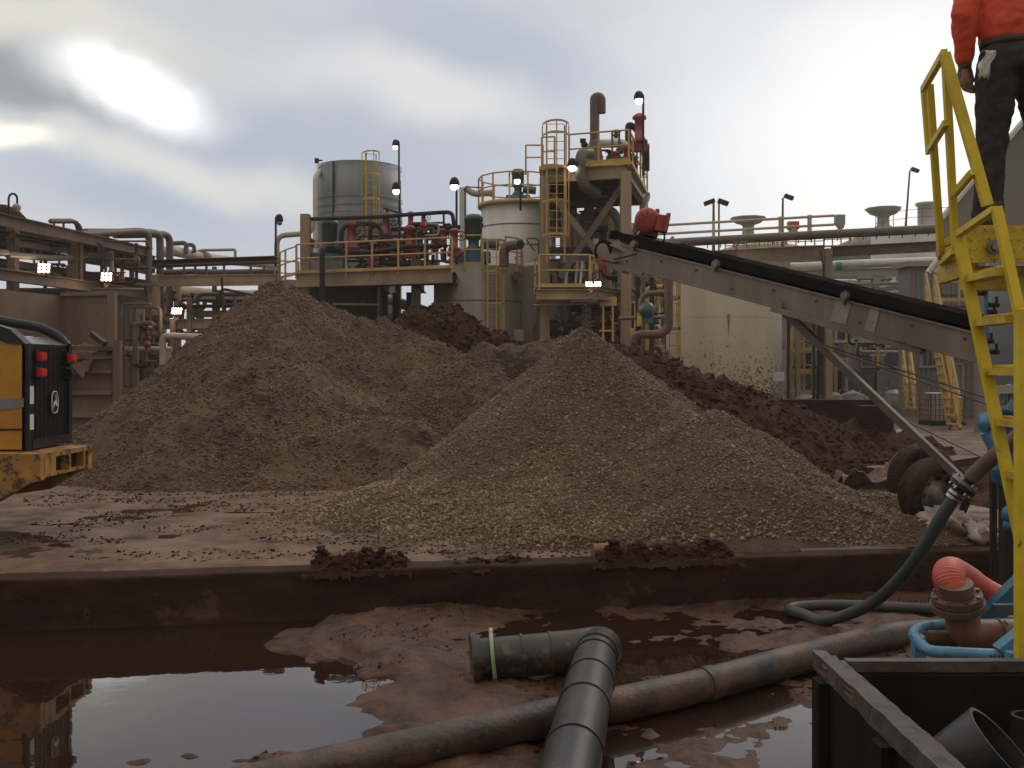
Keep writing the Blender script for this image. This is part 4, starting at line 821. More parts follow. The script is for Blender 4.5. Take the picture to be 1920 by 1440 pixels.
for k, (x, a, b, m) in enumerate(((1080, 400, 470, 'brown_pipe'), (1090, 405, 480, 'ochre_rail'), (1100, 430, 500, 'dark_steel'), (1085, 440, 490, 'red'), (1108, 400, 450, 'brown_pipe'))):
    pipe([P(x, a, 38.4), P(x + 4, b, 38)], .09, m, ('shorter brown', 'ochre', 'dark grey', 'red', 'rightmost brown')[k] + ' upright pipe in the tangle inside the tower')
def manifold(label, lo, hi, n, seed, rmin=.03, rmax=.09, ms=('black_pipe', 'brown_pipe', 'dark_steel', 'grey_brown_pipe', 'cream_pipe'), nv=4):
    rs = np.random.default_rng(seed); lo = np.array(lo); hi = np.array(hi); t = T('pipe_manifold', label, 'pipework', V((lo[0] + hi[0]) / 2, (lo[1] + hi[1]) / 2, lo[2]))
    for k in range(n):
        p = lo + (hi - lo) * rs.random(3); pts = [V(*p)]; axx = 2 if rs.random() < .6 else 0
        for s_ in range(rs.integers(2, 5)):
            q_ = p.copy(); q_[axx] = lo[axx] + (hi[axx] - lo[axx]) * rs.random()
            if abs(q_[axx] - p[axx]) < .35: q_[axx] = p[axx] + (.5 if p[axx] < (lo[axx] + hi[axx]) / 2 else -.5)
            p = q_; pts.append(V(*p)); axx = {2: 0, 0: 2, 1: 2}[axx] if rs.random() < .8 else 1
        rr_ = rs.uniform(rmin, rmax); mb = MB(); mb.tube(fil(pts, rr_ * 3), rr_, 8); o = mb.build('pipe', ms[rs.integers(len(ms))], t)
        if rs.random() < .5:
            i = rs.integers(len(pts) - 1); a = pts[i].lerp(pts[i + 1], .5); u = (pts[i + 1] - pts[i]).normalized(); mb = MB(); mb.tube([a - u * .05, a + u * .05], rr_ * 1.7, 10); mb.build('flange', 'dark_steel', o)
    for k in range(nv):
        c = V(*(lo + (hi - lo) * rs.random(3))); mb = MB(); mb.lathe(c, [(.0, -.16), (.12, -.14), (.12, .05), (.06, .07), (.06, .2), (.15, .2), (.15, .24), (0, .24)], 10); mb.build('valve', ('red', 'teal', 'rust_steel')[rs.integers(3)], t)
    return t
def PB(px0, py0, px1, py1, D0, D1): a = P(px0, py1, D0); b = P(px1, py0, D0); return (a.x, D0, a.z), (b.x, D1, b.z)
lo, hi = PB(640, 422, 850, 500, 37.6, 40); manifold('tangle of dark and rusty pipework across the middle of the pump deck', lo, hi, 30, 1, nv=9)
lo, hi = PB(780, 412, 845, 470, 36.8, 37.6); manifold('thin pipework cluster at the right end of the pump deck', lo, hi, 10, 2, .025, .05, nv=3)
lo, hi = PB(1030, 345, 1160, 480, 36.5, 39); manifold('tangle of brown pipework filling the upper bay of the tower', lo, hi, 16, 3, .05, .14, nv=4)
lo, hi = PB(1025, 490, 1165, 545, 35, 36.5); manifold('pipework cluster on the lower tower platform behind its handrail', lo, hi, 12, 4, nv=4)
lo, hi = PB(1090, 275, 1200, 318, 35.5, 38); manifold('pipework and small valves on the tower top deck', lo, hi, 12, 5, .03, .07, nv=7)
lo, hi = PB(1000, 565, 1200, 660, 34.5, 37.5); manifold('dim pipework under the lower tower platform', lo, hi, 24, 6, .04, .12, nv=5)
lo, hi = PB(10, 435, 275, 545, 34, 37); manifold('small pipe runs threaded through the left rack', lo, hi, 16, 7, .03, .07, ms=('rust_steel', 'brown_pipe', 'grey_brown_pipe', 'dark_steel'), nv=4)
lo, hi = PB(215, 560, 290, 770, 35, 38); manifold('dim pipework standing in the gap between the bin and the connecting rack', lo, hi, 22, 8, .03, .09, ms=('rust_steel', 'dark_steel', 'brown_pipe', 'grey_brown_pipe'), nv=6)
lo, hi = PB(305, 540, 500, 700, 39.5, 42); manifold('pipework hanging inside the connecting rack', lo, hi, 24, 9, .03, .10, nv=6)
lo, hi = PB(1185, 520, 1260, 700, 33, 36); manifold('pipework packed between the tower and the cream tank', lo, hi, 22, 10, .03, .10, ms=('ochre_rail', 'brown_pipe', 'grey_brown_pipe', 'dark_steel', 'white_pipe'), nv=6)
lo, hi = PB(1480, 560, 1600, 750, 46.5, 47.6); manifold('thin pipework before the plant building wall, above the bulk bags', lo, hi, 16, 11, .03, .08, ms=('ochre_rail', 'white_pipe', 'dark_steel', 'grey_brown_pipe'), nv=4)
lo, hi = PB(1490, 515, 1750, 575, 56, 58); manifold('far pale pipework behind the legs of the pale far rack', lo, hi, 22, 12, .05, .12, ms=('far_grey', 'white_pipe', 'cladding_light'), nv=3)
lo, hi = PB(1600, 600, 1740, 690, 42, 45); manifold('thin pipes and brackets on the plant building under the conveyor', lo, hi, 12, 13, .03, .07, ms=('far_grey', 'dark_steel', 'cream_pipe', 'ochre_rail'), nv=3)
# elbow with open end left of the tower
pipe([P(945, 500, 35.2), P(945, 470, 35.2), P(952, 461, 35.2), P(976, 458, 34.6)], .17, 'brown_pipe', 'brown open ended elbow pipe poking over the round concrete tank', bend=.3, n=14)
q = MB(); q.tube([P(975, 458, 34.58), P(976, 458, 34.54)], .13, 14); solo(q, 'pipe_mouth', 'black_plastic', 'black open mouth of the brown elbow over the round tank', 'pipe opening')
pipe([P(986, 498, 35.5), P(1010, 496, 35.5)], .08, 'white_pipe', 'short white pipe between the round tank and the tower')
pipe([P(1002, 470, 36), P(985, 447, 36), P(1010, 447, 36), P(1010, 500, 36)], .03, 'grey_brown_pipe', 'bent grey handrail hoop between the round tank and the tower', bend=.15)
pipe([P(905, 425, 37.5), P(893, 420, 37.5), P(893, 405, 37.5)], .12, 'dark_steel', 'small dark elbow fitting on the left wall of the white tank', bend=.15)
q = MB(); q.box((P(1005, 0, 38).x, 38, 4.6), (1.9, 1.6, 3.2)); solo(q, 'switch_cabin', 'concrete', 'grey block cabin squeezed between the round tank and the tower', 'cabin')
# pipes right of the tower
pipe([P(1180, 668, 30), P(1188, 632, 30), P(1200, 627, 30), P(1240, 627, 30), P(1254, 615, 30), P(1254, 470, 30), P(1250, 463, 30), P(1200, 466, 30)], .13, 'brown_pipe', 'big brown pipe that drops beside the cream tank and turns under the conveyor', bend=.4, n=12)
pipe([P(1200, 590, 31), P(1203, 551, 31), P(1250, 549, 31)], .09, 'brown_pipe', 'thin brown elbow joining the big brown drop pipe', bend=.3)
pipe([P(1160, 597, 32), P(1250, 595, 32)], .06, 'grey_brown_pipe', 'thin level grey pipe left of the cream tank')
for k, (px, D) in enumerate(((1196, 31.5), (1206, 32), (1222, 33))):
    q = MB(); p = P(px, 520, D); q.bar(V(p.x, D, SL), p, .13, .13); solo(q, 'steel_post', ('dark_steel', 'rust_steel', 'dark_steel')[k], ('left', 'middle', 'right')[k] + ' one of three thin dark posts between the tower and the cream tank', 'post', 'posts between tower and cream tank')
st = T('access_stair', 'ochre access stair and cage seen between the tower and the cream tank', 'stair', (P(1235, 0, 38).x, 38, SL))
for k in range(5):
    z = 1.6 + k * 1.15; q = MB(); q.box((P(1235, 0, 38).x, 38, z), (1.5, .9, .10)); q.build('landing', 'ochre_rail', st)
    q = MB()
    s_ = 1 if k % 2 else -1; q.bar((st.location.x + s_ * .5, 37.6, z), (st.location.x - s_ * .5, 37.6, z + 1.15), .07, .12)
    for j in (.5, .95): q.bar((st.location.x - .7, 37.5, z + j), (st.location.x + .7, 37.5, z + j), .05, .05)
    for j in range(5): q.bar((st.location.x - .6 + j * .3, 37.5, z), (st.location.x - .6 + j * .3, 37.5, z + .95), .04, .04)
    q.build('flight', 'ochre_rail', st)
for s_ in (-.72, .72): q = MB(); q.bar((st.location.x + s_, 37.6, SL), (st.location.x + s_, 37.6, 6.6), .1, .1); q.build('post', 'ochre_rail', st)
q = MB(); q.box((P(1215, 590, 31).x, 31, P(0, 592, 31).z), (.3, .3, .5)); q.ball(P(1212, 582, 31), .28, 10); solo(q, 'valve_box', 'teal', 'dark green valve box on the pipes left of the cream tank', 'valve')
q = MB(); q.box((P(1199, 600, 31).x, 31, P(0, 600, 31).z), (.14, .2, .4)); solo(q, 'warning_tag', 'yellow_dirty', 'small yellow tag hanging on the dark post left of the cream tank', 'tag')
for i, (px0, px1, D, y0, lab) in enumerate(((1150, 1300, 58, 500, 'added dark backdrop block far behind the ochre access stair'), (985, 1150, 50, 505, 'added dark backdrop block glimpsed behind the lower tower platform'))):  # dark boxes added as backdrop so no sky shows through the plant
    a = P(px0, y0, D); b = P(px1, y0, D); bb = T('dark_backdrop', lab, 'building', V((a.x + b.x) / 2, D + 1, SL)); q = MB(); q.box(((a.x + b.x) / 2, D + 1, (SL + a.z) / 2), (b.x - a.x, 2, a.z - SL)); q.build('wall', 'concrete_shaded', bb)
    for k in range(4): q = MB(); q.box((a.x + (b.x - a.x) * (k + .5) / 4, D - .03, 3 + (k % 2)), (.7, .1, .9)); q.build('window', 'window_glass', bb)
# ================================================================ CREAM TANK
ct = tank('cream_tank', 'big cream round tank spattered with brown mud near the ground, behind the conveyor', P(1368, 0, 44).x, 44 + 1.2, 2.54, SL, P(0, 500, 44).z, 'cream_tank', 72, lid=.25)
for z in (2.5, 4.6): q = MB(); q.lathe((ct.location.x, ct.location.y, z), [(2.542, -.012), (2.548, 0), (2.542, .012)], 72); q.build('weld_seam', 'cream_tank', ct)
a_ = math.asin(max(-1, min(1, (P(1366, 0, 42.7).x - ct.location.x) / 2.54))); sx2 = ct.location.x + 2.555 * math.sin(a_); sy2 = ct.location.y - 2.555 * math.cos(a_); q = MB(); z_ = P(0, 590, 42.7).z; q.prism([V(sx2 - .07, sy2, z_), V(sx2 - .02, sy2, z_ + .05), V(sx2 + .07, sy2, z_), V(sx2 + .035, sy2, z_ - .5), V(sx2 + .01, sy2, z_ - .95), V(sx2 - .02, sy2, z_ - .5)], (0, .01, 0)); q.build('rust_streak', 'rust_run', ct)
q = MB(); q.box((P(1446, 0, 44).x, 43.7, P(0, 498, 44).z), (1.3, .8, .25)); q.build('manhole_plinth', 'cream_tank', ct)
q = MB()
for k in range(4): q.tube([P(1428 + k * 6, 497, 43.4), P(1428 + k * 6, 492, 43.4)], .06, 6)
q.build('fittings', 'dark_steel', ct)
q = MB(); q.box(P(1461, 706, 43.0), (.45, .02, .4)); q.build('notice', 'white', ct)
q = MB(); q.tube([V(ct.location.x + .35, 42.62, P(0, 590, 43).z), V(ct.location.x + .35, 42.60, P(0, 628, 43).z)], [.05, .03], 6); q.build('rust_streak', 'orange', ct) if False else None
# ================================================================ RIGHT RACK
rr = T('pipe_rack', 'right hand pipe rack with a rust brown girder on a beige column beyond the conveyor', 'pipe rack', (P(1553, 0, 44).x, 44, SL))
q = MB(); q.ibeam(P(1255, 485, 44), P(1545, 471, 43), .50, .3); q.build('girder', 'beige', rr); q = MB(); q.ibeam(P(1558, 472, 43), P(1990, 450, 39), .42, .3); q.build('girder', 'rust_steel', rr)
p = P(1553, 466, 43); col(V(p.x, 43, 0), SL, p.z, .30, 'beige', rr); p = P(1515, 500, 43); q = MB(); q.bar(V(p.x, 44.5, SL), V(p.x, 44.5, p.z), .2, .2); q.build('column', 'beige', rr)
q = MB(); q.bar(P(1544, 500, 42.6), P(1542, 770, 42.6), .07, .07); q.bar(P(1538, 470, 42.6), P(1544, 500, 42.6), .06, .06); q.build('conduit', 'black_pipe', rr)
pipe([P(1195, 460, 43), P(1300, 453, 43), P(1500, 442, 42.5), P(1700, 432, 41.5), P(1990, 418, 39)], .19, 'grey_brown_pipe', 'long insulated grey pipe above the right rack, hung with small clamps', n=12)
for k in range(24):
    t_ = k / 23; px = 1230 + t_ * 560; py = 459 - t_ * 31; q = MB(); q.bar(P(px, py + 4, 42.3 - t_ * 1.6), P(px - 1, py + 12, 42.3 - t_ * 1.6), .03, .05); solo(q, 'pipe_clamp', 'dark_steel', 'tiny dark clamp under the long insulated pipe of the right rack', 'clamp', 'clamps under the long insulated pipe')
cw = T('catwalk', 'pale catwalk handrail stretching from the tower to a grey box on the right rack', 'catwalk', P(1400, 460, 46))
for y0, y1 in ((424, 404), (440, 421)): q = MB(); q.tube([P(1215, y0, 46), P(1565, y1, 46)], .06, 8); q.build('rail', 'cream_pipe', cw)
for px, w_ in ((1338, .1), (1463, .14), (1518, .16)): q = MB(); q.bar(P(px, 420 - (px - 1215) * .055, 46), P(px, 450, 46), w_, w_); q.build('post', 'cream_pipe', cw)
q = MB(); c = P(1577, 415, 46); q.prism([c + V(-.2, 0, .32), c + V(.2, 0, .32), c + V(.2, 0, -.1), c + V(.12, 0, -.32), c + V(0, 0, -.32), c + V(-.2, 0, -.05)], (0, .4, 0)); q.build('end_box', 'far_grey', cw)
q = MB(); q.box(P(1487, 423, 47), (.48, .4, .36)); q2 = MB(); t = T('hopper', 'small orange topped hopper among the far pipes on the right rack', 'hopper', P(1487, 440, 47)); q.build('lid', 'orange', t); q2.lathe(P(1487, 437, 47), [(.08, -.3), (.22, .05), (.22, .2), (0, .2)], 12); q2.build('cone', 'far_grey', t)
pipe([P(1400, 500, 48), P(1500, 500, 48), P(1600, 495, 47), P(1990, 482, 44)], .20, 'white_pipe', 'long thick white pipe below the rust brown girder on the right', n=12)
mb = MB(); mb.tube([P(1568, 499.3, 47.2), P(1579, 498.8, 47.1)], .215, 12); solo(mb, 'pipe_band', 'green_paint', 'green band around the long white pipe on the right', 'pipe band')
r3 = T('pipe_rack', 'pale far pipe rack with slim legs behind the right rack', 'pipe rack', (P(1660, 0, 55).x, 55, SL))
for a, b, h in (((1480, 514), (1780, 506), .4), ((1480, 538), (1780, 530), .16), ((1480, 575), (1780, 571), .3)): q = MB(); q.ibeam(P(*a, 55), P(*b, 54), h, .3); q.build('beam', 'far_grey' if h < .35 else 'cladding_light', r3)
for px in (1489, 1520, 1642, 1719, 1741): q = MB(); p = P(px, 510, 54.5); q.bar(V(p.x, 54.5, SL), p, .22, .22); q.build('leg', 'cladding_light', r3)
for a, b in (((1490, 535), (1560, 548)), ((1560, 548), (1640, 532)), ((1640, 545), (1740, 530))): q = MB(); q.bar(P(*a, 55), P(*b, 55), .2, .25); q.build('brace', 'far_grey', r3)
pipe([P(1610, 565, 53), P(1745, 561, 53)], .17, 'white_pipe', 'white header pipe at the foot of the pale far rack', n=10)
for k, (px, py) in enumerate(((1603, 556), (1617, 556), (1661, 549), (1688, 556))): pipe([P(px, 566, 53), P(px, py, 53)], .1, 'white_pipe', ('first', 'second', 'third', 'fourth')[k] + ' white vent stub from the left on the header pipe of the far rack', name='vent_stub', group='white vent stubs')
# far thickeners
def thick(px0, px1, pyt, D, pcap, label, rail=True):
    x0 = P(px0, 0, D).x; x1 = P(px1, 0, D).x; r = (x1 - x0) / 2; c = V((x0 + x1) / 2, D + r, SL); zt_ = P(0, pyt, D).z; t = T('thickener_tank', label, 'tank', c, 'far tanks with flat caps')
    q = MB(); q.lathe(c, [(r, 0), (r, zt_ - SL - .9), (r * 1.02, zt_ - SL - .85), (r * .5, zt_ - SL + .25), (r * .16, zt_ - SL + .7), (0, zt_ - SL + .8)], 64); q.build('shell', 'far_grey', t)
    cc = V(P(pcap[0], 0, D).x, D + 2, P(0, pcap[1], D).z); q = MB(); s = D / 90 * 1.0
    q.lathe(cc, [(.75, -1.7), (.75, -1.3), (.55, -1.2), (.50, -.5), (.62, -.35), (1.1, -.2), (1.65 * s, .22), (1.65 * s, .30), (0, .30)], 9); q.build('cap', 'far_grey', t)
    return t
thick(1330, 1600, 452, 88, (1413, 408), 'far grey thickener tank with a flat cap behind the floodlight right of the motor')
thick(1590, 1790, 436, 84, (1673, 390), 'far grey thickener tank with a wide flat cap behind the yellow handrail')
tf = tank('white_tank', 'large pale white tank with a thin roof railing behind the yellow handrail on the right', P(1800, 0, 70).x, 75, 4.2, SL, P(0, 415, 70).z, 'far_white', 64, lid=.3)
railing(tf, [V(P(1800, 0, 70).x + 4.1 * math.cos(a), 75 + 4.1 * math.sin(a), P(0, 417, 70).z) for a in [math.radians(q_) for q_ in range(180, 361, 15)]], h=1.2, sp=2, r=.02, m='rust_steel', toe=False)
q = MB(); q.lathe((P(1770, 0, 70).x, 73, P(0, 415, 70).z), [(.6, 0), (.6, 1.6), (.75, 1.6), (.75, 1.8), (0, 1.8)], 16); q.build('roof_vent', 'far_white', tf)
for i, (x0, x1, y0, y1) in enumerate(((1360, 1470, 457, 472), (1440, 1545, 450, 466), (1545, 1625, 442, 464))):
    railing(T('far_walkway', ('left', 'middle', 'right')[i] + ' stretch of far ochre walkway rail above the right rack girder', 'walkway', P((x0 + x1) / 2, y1, 60), 'far walkway rails'), [P(x0, y1, 60), P(x1, y1 - 3, 60)], h=(y1 - y0) / FPX * 60 + .2, sp=.55, r=.035)
# big sloping roof behind the yellow stair head, chute
q = MB(); a = P(1768, 410, 30)
q.prism([a, P(1990, 146, 30), P(1990, 470, 30), P(1768, 492, 30)], (0, .5, 0)); ch = T('conveyor_gallery', 'dark grey sloping gallery with a white edge pipe rising behind the yellow stair head', 'gallery', P(1880, 560, 30)); ch.location.z = SL; q.build('side_panel', 'cladding', ch)
q = MB(); q.bar(P(1766, 410, 29.9), P(1990, 144, 29.9), .12, .10); q.build('edge_trim', 'white', ch)
q = MB(); q.tube([P(1740, 512, 19), P(1772, 470, 19), P(1830, 420, 19), P(1870, 372, 19)], .06, 8); q.tube([P(1752, 512, 19), P(1782, 474, 19), P(1840, 422, 19), P(1880, 378, 19)], .05, 8); q.build('edge_pipe', 'white', ch)
for px in (1840, 1930): q = MB(); p = P(px, 490, 30.2); q.bar(V(p.x, 30.2, SL), p, .3, .3); q.build('leg', 'cladding', ch)
# ================================================================ RIGHT BACKGROUND BUILDINGS
bg1 = T('plant_building', 'grey clad plant building with a dark door and window behind the big bags', 'building', (P(1620, 0, 48).x, 50, SL))
x0, x1 = P(1490, 0, 48).x, P(1752, 0, 48).x; zt_ = P(0, 578, 48).z
q = MB(); q.box(((x0 + x1) / 2, 50.5, (zt_ + SL) / 2), (x1 - x0, 5, zt_ - SL)); q.build('wall', 'cladding', bg1)
q = MB(); q.box(((x0 + x1) / 2, 50.3, zt_ + .12), (x1 - x0 + .5, 5.6, .24)); q.build('roof', 'cladding_light', bg1)
def win(px0, py0, px1, py1, D, par, m='window_glass', fr_='cladding_light', nm='window'):
    a = P(px0, py1, D); b = P(px1, py0, D); q = MB(); w_, h_ = b.x - a.x, b.z - a.z; cx, cz = (a.x + b.x) / 2, (a.z + b.z) / 2
    for s_ in (-1, 1): q.box((cx + s_ * (w_ / 2 - .05), D - .04, cz), (.1, .14, h_)); q.box((cx, D - .04, cz + s_ * (h_ / 2 - .05)), (w_ - .2, .14, .1))
    f = q.build(nm, fr_, par); q = MB(); q.box((cx, D - .01, cz), (w_ - .2, .06, h_ - .2)); q.build('pane', m, f)
win(1612, 616, 1688, 690, 48, bg1, 'door_blue'); win(1500, 650, 1530, 690, 48, bg1); win(1555, 600, 1600, 640, 48, bg1, 'door_blue')
for px in (1588, 1650, 1700): q = MB(); p = P(px, 0, 48); q.bar(V(p.x, 47.8, SL), V(p.x, 47.8, zt_ - .1), .18, .18); q.build('pilaster', 'cladding_light', bg1)
for k, (px0, px1) in enumerate(((1520, 1572), (1578, 1640), (1645, 1682))):
    a = P(px0, 740, 46.8); b = P(px1, 695, 46.8); t = T('electrical_cabinet', ('left', 'middle', 'right')[k] + ' one of the grey blue electrical cabinets standing behind the big bags', 'cabinet', V((a.x + b.x) / 2, 47.1, SL), 'electrical cabinets behind the bags')
    q = MB(); q.box(((a.x + b.x) / 2, 47.1, (SL + b.z) / 2), (b.x - a.x, .6, b.z - SL)); q.build('case', 'door_blue' if k != 2 else 'cladding', t); q = MB(); q.box(((a.x + b.x) / 2 + .2, 46.77, b.z - .6), (.2, .05, .35)); q.build('latch_panel', 'grey_tank', t)
bg2 = T('plant_building', 'taller clad building with a small framed window behind the slim ochre stair', 'building', (P(1830, 0, 40).x, 42, SL))
x0, x1 = P(1706, 0, 40).x, P(2050, 0, 40).x; zt_ = P(0, 500, 40).z
q = MB(); q.box(((x0 + x1) / 2, 40.6, (zt_ + SL) / 2), (x1 - x0, 1.2, zt_ - SL)); q.build('wall', 'cladding', bg2)
q = MB(); q.box(((x0 + x1) / 2, 40.6, zt_ + .1), (x1 - x0 + .4, 1.6, .2)); q.build('roof', 'cladding_light', bg2)
win(1722, 650, 1760, 690, 40, bg2); win(1772, 680, 1806, 760, 40, bg2, 'cladding', nm='door')
q = MB()
for k in range(40): q.bar(V(x0 + .1 + k * .2, 39.97, SL), V(x0 + .1 + k * .2, 39.97, zt_ - .05), .05, .05)
q.build('cladding_ribs', 'cladding', bg2)
for k in range(4): q = MB(); q.bar(V(P(1756, 0, 39).x, 38.9, 3.9 + k * .45), V(P(2000, 0, 39).x, 38.9, 3.9 + k * .45), .5, .07); q.build('louvre', 'rust_steel', bg2)
for k in range(5): q = MB(); q.bar(V(P(1806, 0, 38).x, 37.9, .8 + k * .6), V(P(2000, 0, 38).x, 37.9, .8 + k * .6), .12, .10); q.build('slat', 'rust_steel', bg2)
def stair(name, label, a, b, w_, n, m='ochre_rail', rails=True):
    a = Vector(a); b = Vector(b); t = T(name, label, 'stair', (a.x, a.y, min(a.z, b.z))); sdv = V(0, 1, 0) * w_ if abs(b.x - a.x) > .3 else V(1, 0, 0) * w_
    for s_ in (0, 1): q = MB(); q.bar(a + sdv * s_, b + sdv * s_, .08, .22); q.build('stringer', m, t)
    q = MB()
    for k in range(n): p = a.lerp(b, (k + .5) / n); q.box(p + sdv * .5, (.22 if sdv.x == 0 else w_, w_ if sdv.x == 0 else .22, .05))
    q.build('treads', m, t)
    if rails:
        for s_ in (0, 1):
            q = MB(); q.tube([a + sdv * s_ + V(0, 0, .95), b + sdv * s_ + V(0, 0, .95)], .045, 6); q.tube([a + sdv * s_ + V(0, 0, .5), b + sdv * s_ + V(0, 0, .5)], .04, 6)
            for k in range(5): p = a.lerp(b, k / 4) + sdv * s_; q.bar(p, p + V(0, 0, .95), .06, .06)
            q.build('handrail', m, t)
    return t
stair('steel_stair', 'tall steep ochre stair against the clad building, crossing behind the conveyor', P(1752, 560, 34), P(1800, 805, 31), .7, 16)
stair('steel_stair', 'short ochre stair left of the caged plastic container', P(1706, 690, 38), P(1716, 770, 36), .7, 8)
q = MB(); p0 = P(1758, 515, 34); 
railing(T('upper_walkway', 'faded ochre walkway rail on the clad building above the steep stair', 'walkway', P(1800, 560, 38)), [P(1757, 565, 38), P(1840, 565, 38)], h=1.4, sp=1.0)
lr = T('yard_ladder', 'ochre ladder and gantry behind the right edge of the cream tank', 'ladder', P(1492, 760, 44)); lr.location.z = SL; q = MB()
for px in (1484, 1496, 1508, 1524): q.bar(P(px, 615, 46), P(px, 760, 46), .09, .09)
for py in (622, 640, 660, 700, 735): q.bar(P(1480, py, 46), P(1530, py, 46), .08, .10)
q.build('frame', 'ochre_rail', lr)
for k in range(3): q = MB(); q.box(P(1500, 655 + k * 40, 45.6), (1.4, .3, .16)); q.build('step_plate', 'ochre_rail', lr)
for k, (px, D) in enumerate(((1478, 43), (1526, 43.2), (1535, 43.4))):
    q = MB(); p = P(px, 600, D); q.bar(V(p.x, D, SL), p, .1, .1); solo(q, 'steel_post', 'dark_steel', ('thin dark post touching the right edge of the cream tank', 'thin dark post left of the beige rack column', 'thin dark post hard against the beige rack column')[k], 'post')
# big bags
def bigbag(px, D, w_, h_, seed, label):
    rs = np.random.default_rng(seed); c = V(P(px, 0, D).x, D, SL); mb = MB(); n, m = 36, 16; vs = []
    for j in range(m + 1):
        t = j / m; rr_ = (.88 + .16 * math.sin(PI * min(t * 1.1, 1))) if t < .8 else (1.0 - ((t - .8) / .2) ** 2 * .8)
        for i in range(n):
            a = 2 * PI * i / n; k = 1 + .07 * math.sin(3 * a + seed + 3 * t) + .05 * math.sin(8 * a + seed * 2 + 5 * t) + rs.normal(0, .015)
            vs.append(c + V(math.cos(a) * w_ / 2 * rr_ * k, math.sin(a) * w_ / 2 * rr_ * k, h_ * (t ** .9) * (1 + .06 * math.sin(2 * a + seed))))
    mb.add(vs, [(j * n + i, j * n + (i + 1) % n, (j + 1) * n + (i + 1) % n, (j + 1) * n + i) for j in range(m) for i in range(n)] + [tuple(range(m * n, m * n + n))], True)
    t = T('bulk_bag', label, 'bag', c, 'white bulk bags in a row'); mb.build('sack', 'bag', t)
    for s_ in (-1, 1):
        q = MB(); p = c + V(s_ * w_ * .3, 0, h_ * .9); q.tube(fil([p, p + V(s_ * .12, 0, .22), p + V(s_ * .02, -.1, .24), p + V(-s_ * .06, -.1, 0)], .06), .02, 5); q.build('loop', 'bag', t)
for k, (px, w_, h_, lab) in enumerate(((1512, .85, .75, 'low white bulk bag leaning behind the slim leg left of the rack column'), (1560, .95, .85, 'bright white bulk bag hard right of the beige rack column'), (1599, 1.0, .92, 'tall grey white bulk bag, second to the right of the rack column'), (1636, .95, .72, 'flattest bulk bag, partly behind the conveyor strut'), (1682, 1.12, .95, 'widest grey bulk bag at the right end of the row'))):
    bigbag(px, 43.8, w_, h_, 3 + k, lab)
# IBC tote
c = V(P(1766, 0, 34).x, 34, SL); ib = T('ibc_container', 'caged off-white plastic liquid container standing below the steep ochre stair', 'container', c)
q = MB(); q.box(c + V(0, 0, .62), (1.08, .9, .85)); bo = q.build('tank', 'ibc_white', ib); q = MB(); q.box(c + V(0, 0, 1.07), (.9, .7, .06)); q.build('lid', 'white', ib)
q = MB()
for i in range(9): x = -.56 + i * .14; q.tube([c + V(x, -.48, .14), c + V(x, -.48, 1.08)], .014, 5); q.tube([c + V(x, .48, .14), c + V(x, .48, 1.08)], .014, 5)
for i in range(6): z = .16 + i * .18; q.tube([c + V(-.57, -.49, z), c + V(.57, -.49, z), c + V(.57, .49, z), c + V(-.57, .49, z), c + V(-.57, -.49, z)], .014, 5)
for i in range(6): y = -.42 + i * .17; q.tube([c + V(-.57, y, .14), c + V(-.57, y, 1.08)], .014, 5); q.tube([c + V(.57, y, .14), c + V(.57, y, 1.08)], .014, 5)
q.build('cage', 'rust_steel', ib); q = MB(); q.box(c + V(0, 0, .06), (1.2, 1.0, .13)); q.build('pallet', 'black_plastic', ib)
# muddy block wall and stuff in the middle right
bw = T('block_wall', 'low mud caked block wall in front of the bulk bags', 'wall', (P(1520, 0, 26.5).x, 26.5, SL)); q = MB(); a = P(1395, 0, 27); b = P(1655, 0, 26.2); q.bar(V(a.x, 27, 1.0), V(b.x, 26.2, 1.0), .35, 1.12); q.build('wall_body', 'curb', bw)
q = MB(); q.box((P(1640, 0, 24.6).x, 24.6, .95), (.72, .6, 1.05)); solo(q, 'concrete_block', 'curb', 'brown mud caked concrete block at the end of the low block wall', 'block')
def bermh(X, Y): return SL - .1 + np.clip(1 - ((Y - 24.6 + (X - 7) * .1) / 1.9) ** 2, -1, 1) * (.55 + fbm(X, Y, 1.5, 3, 401) * .9) * np.clip((X - 4.2) * .8, 0, 1) * np.clip((10.2 - X) * 1.2, 0, 1) + np.abs(fbm(X, Y, 4, 4, 402)) * .35 - .05
o = grid('muck_bank', np.arange(4, 11, .06), np.arange(22, 27.5, .06), bermh, 'muck', zmin=SL - .02, loc=(7, 24.5, SL)); tag(o, 'dark muck bank heaped against the low block wall by the puddle', 'muck bank')
def bermh2(X, Y): return SL - .1 + np.clip(1 - ((Y - 16.6 - (X - 9) * .2) / 3.0) ** 2, -1, 1) * (.42 + fbm(X, Y, 1.2, 3, 411) * .5) * np.clip((X - 6.1 - (Y - 14) * .33) * 1.2, 0, 1) + np.abs(fbm(X, Y, 4, 4, 412)) * .22 - .05
o = grid('muck_bank', np.arange(5.2, 14, .06), np.arange(12.4, 21, .06), bermh2, 'muck', zmin=SL - .02, loc=(9, 17, SL)); tag(o, 'dark muck bank behind the two sunken wheels', 'muck bank')
c = P(1695, 832, 23); rc = T('drum', 'small red drum with a white rim lying upright in the muck by the strut', 'drum', c - V(0, 0, .1)); q = MB(); q.lathe(c - V(0, 0, .1), [(.14, 0), (.16, 0), (.16, .32), (.155, .42), (0, .42)], 16); q.build('body', 'red', rc); q = MB(); q.lathe(c - V(0, 0, .1), [(.165, .34), (.165, .42), (.14, .43)], 16); q.build('rim', 'white', rc)
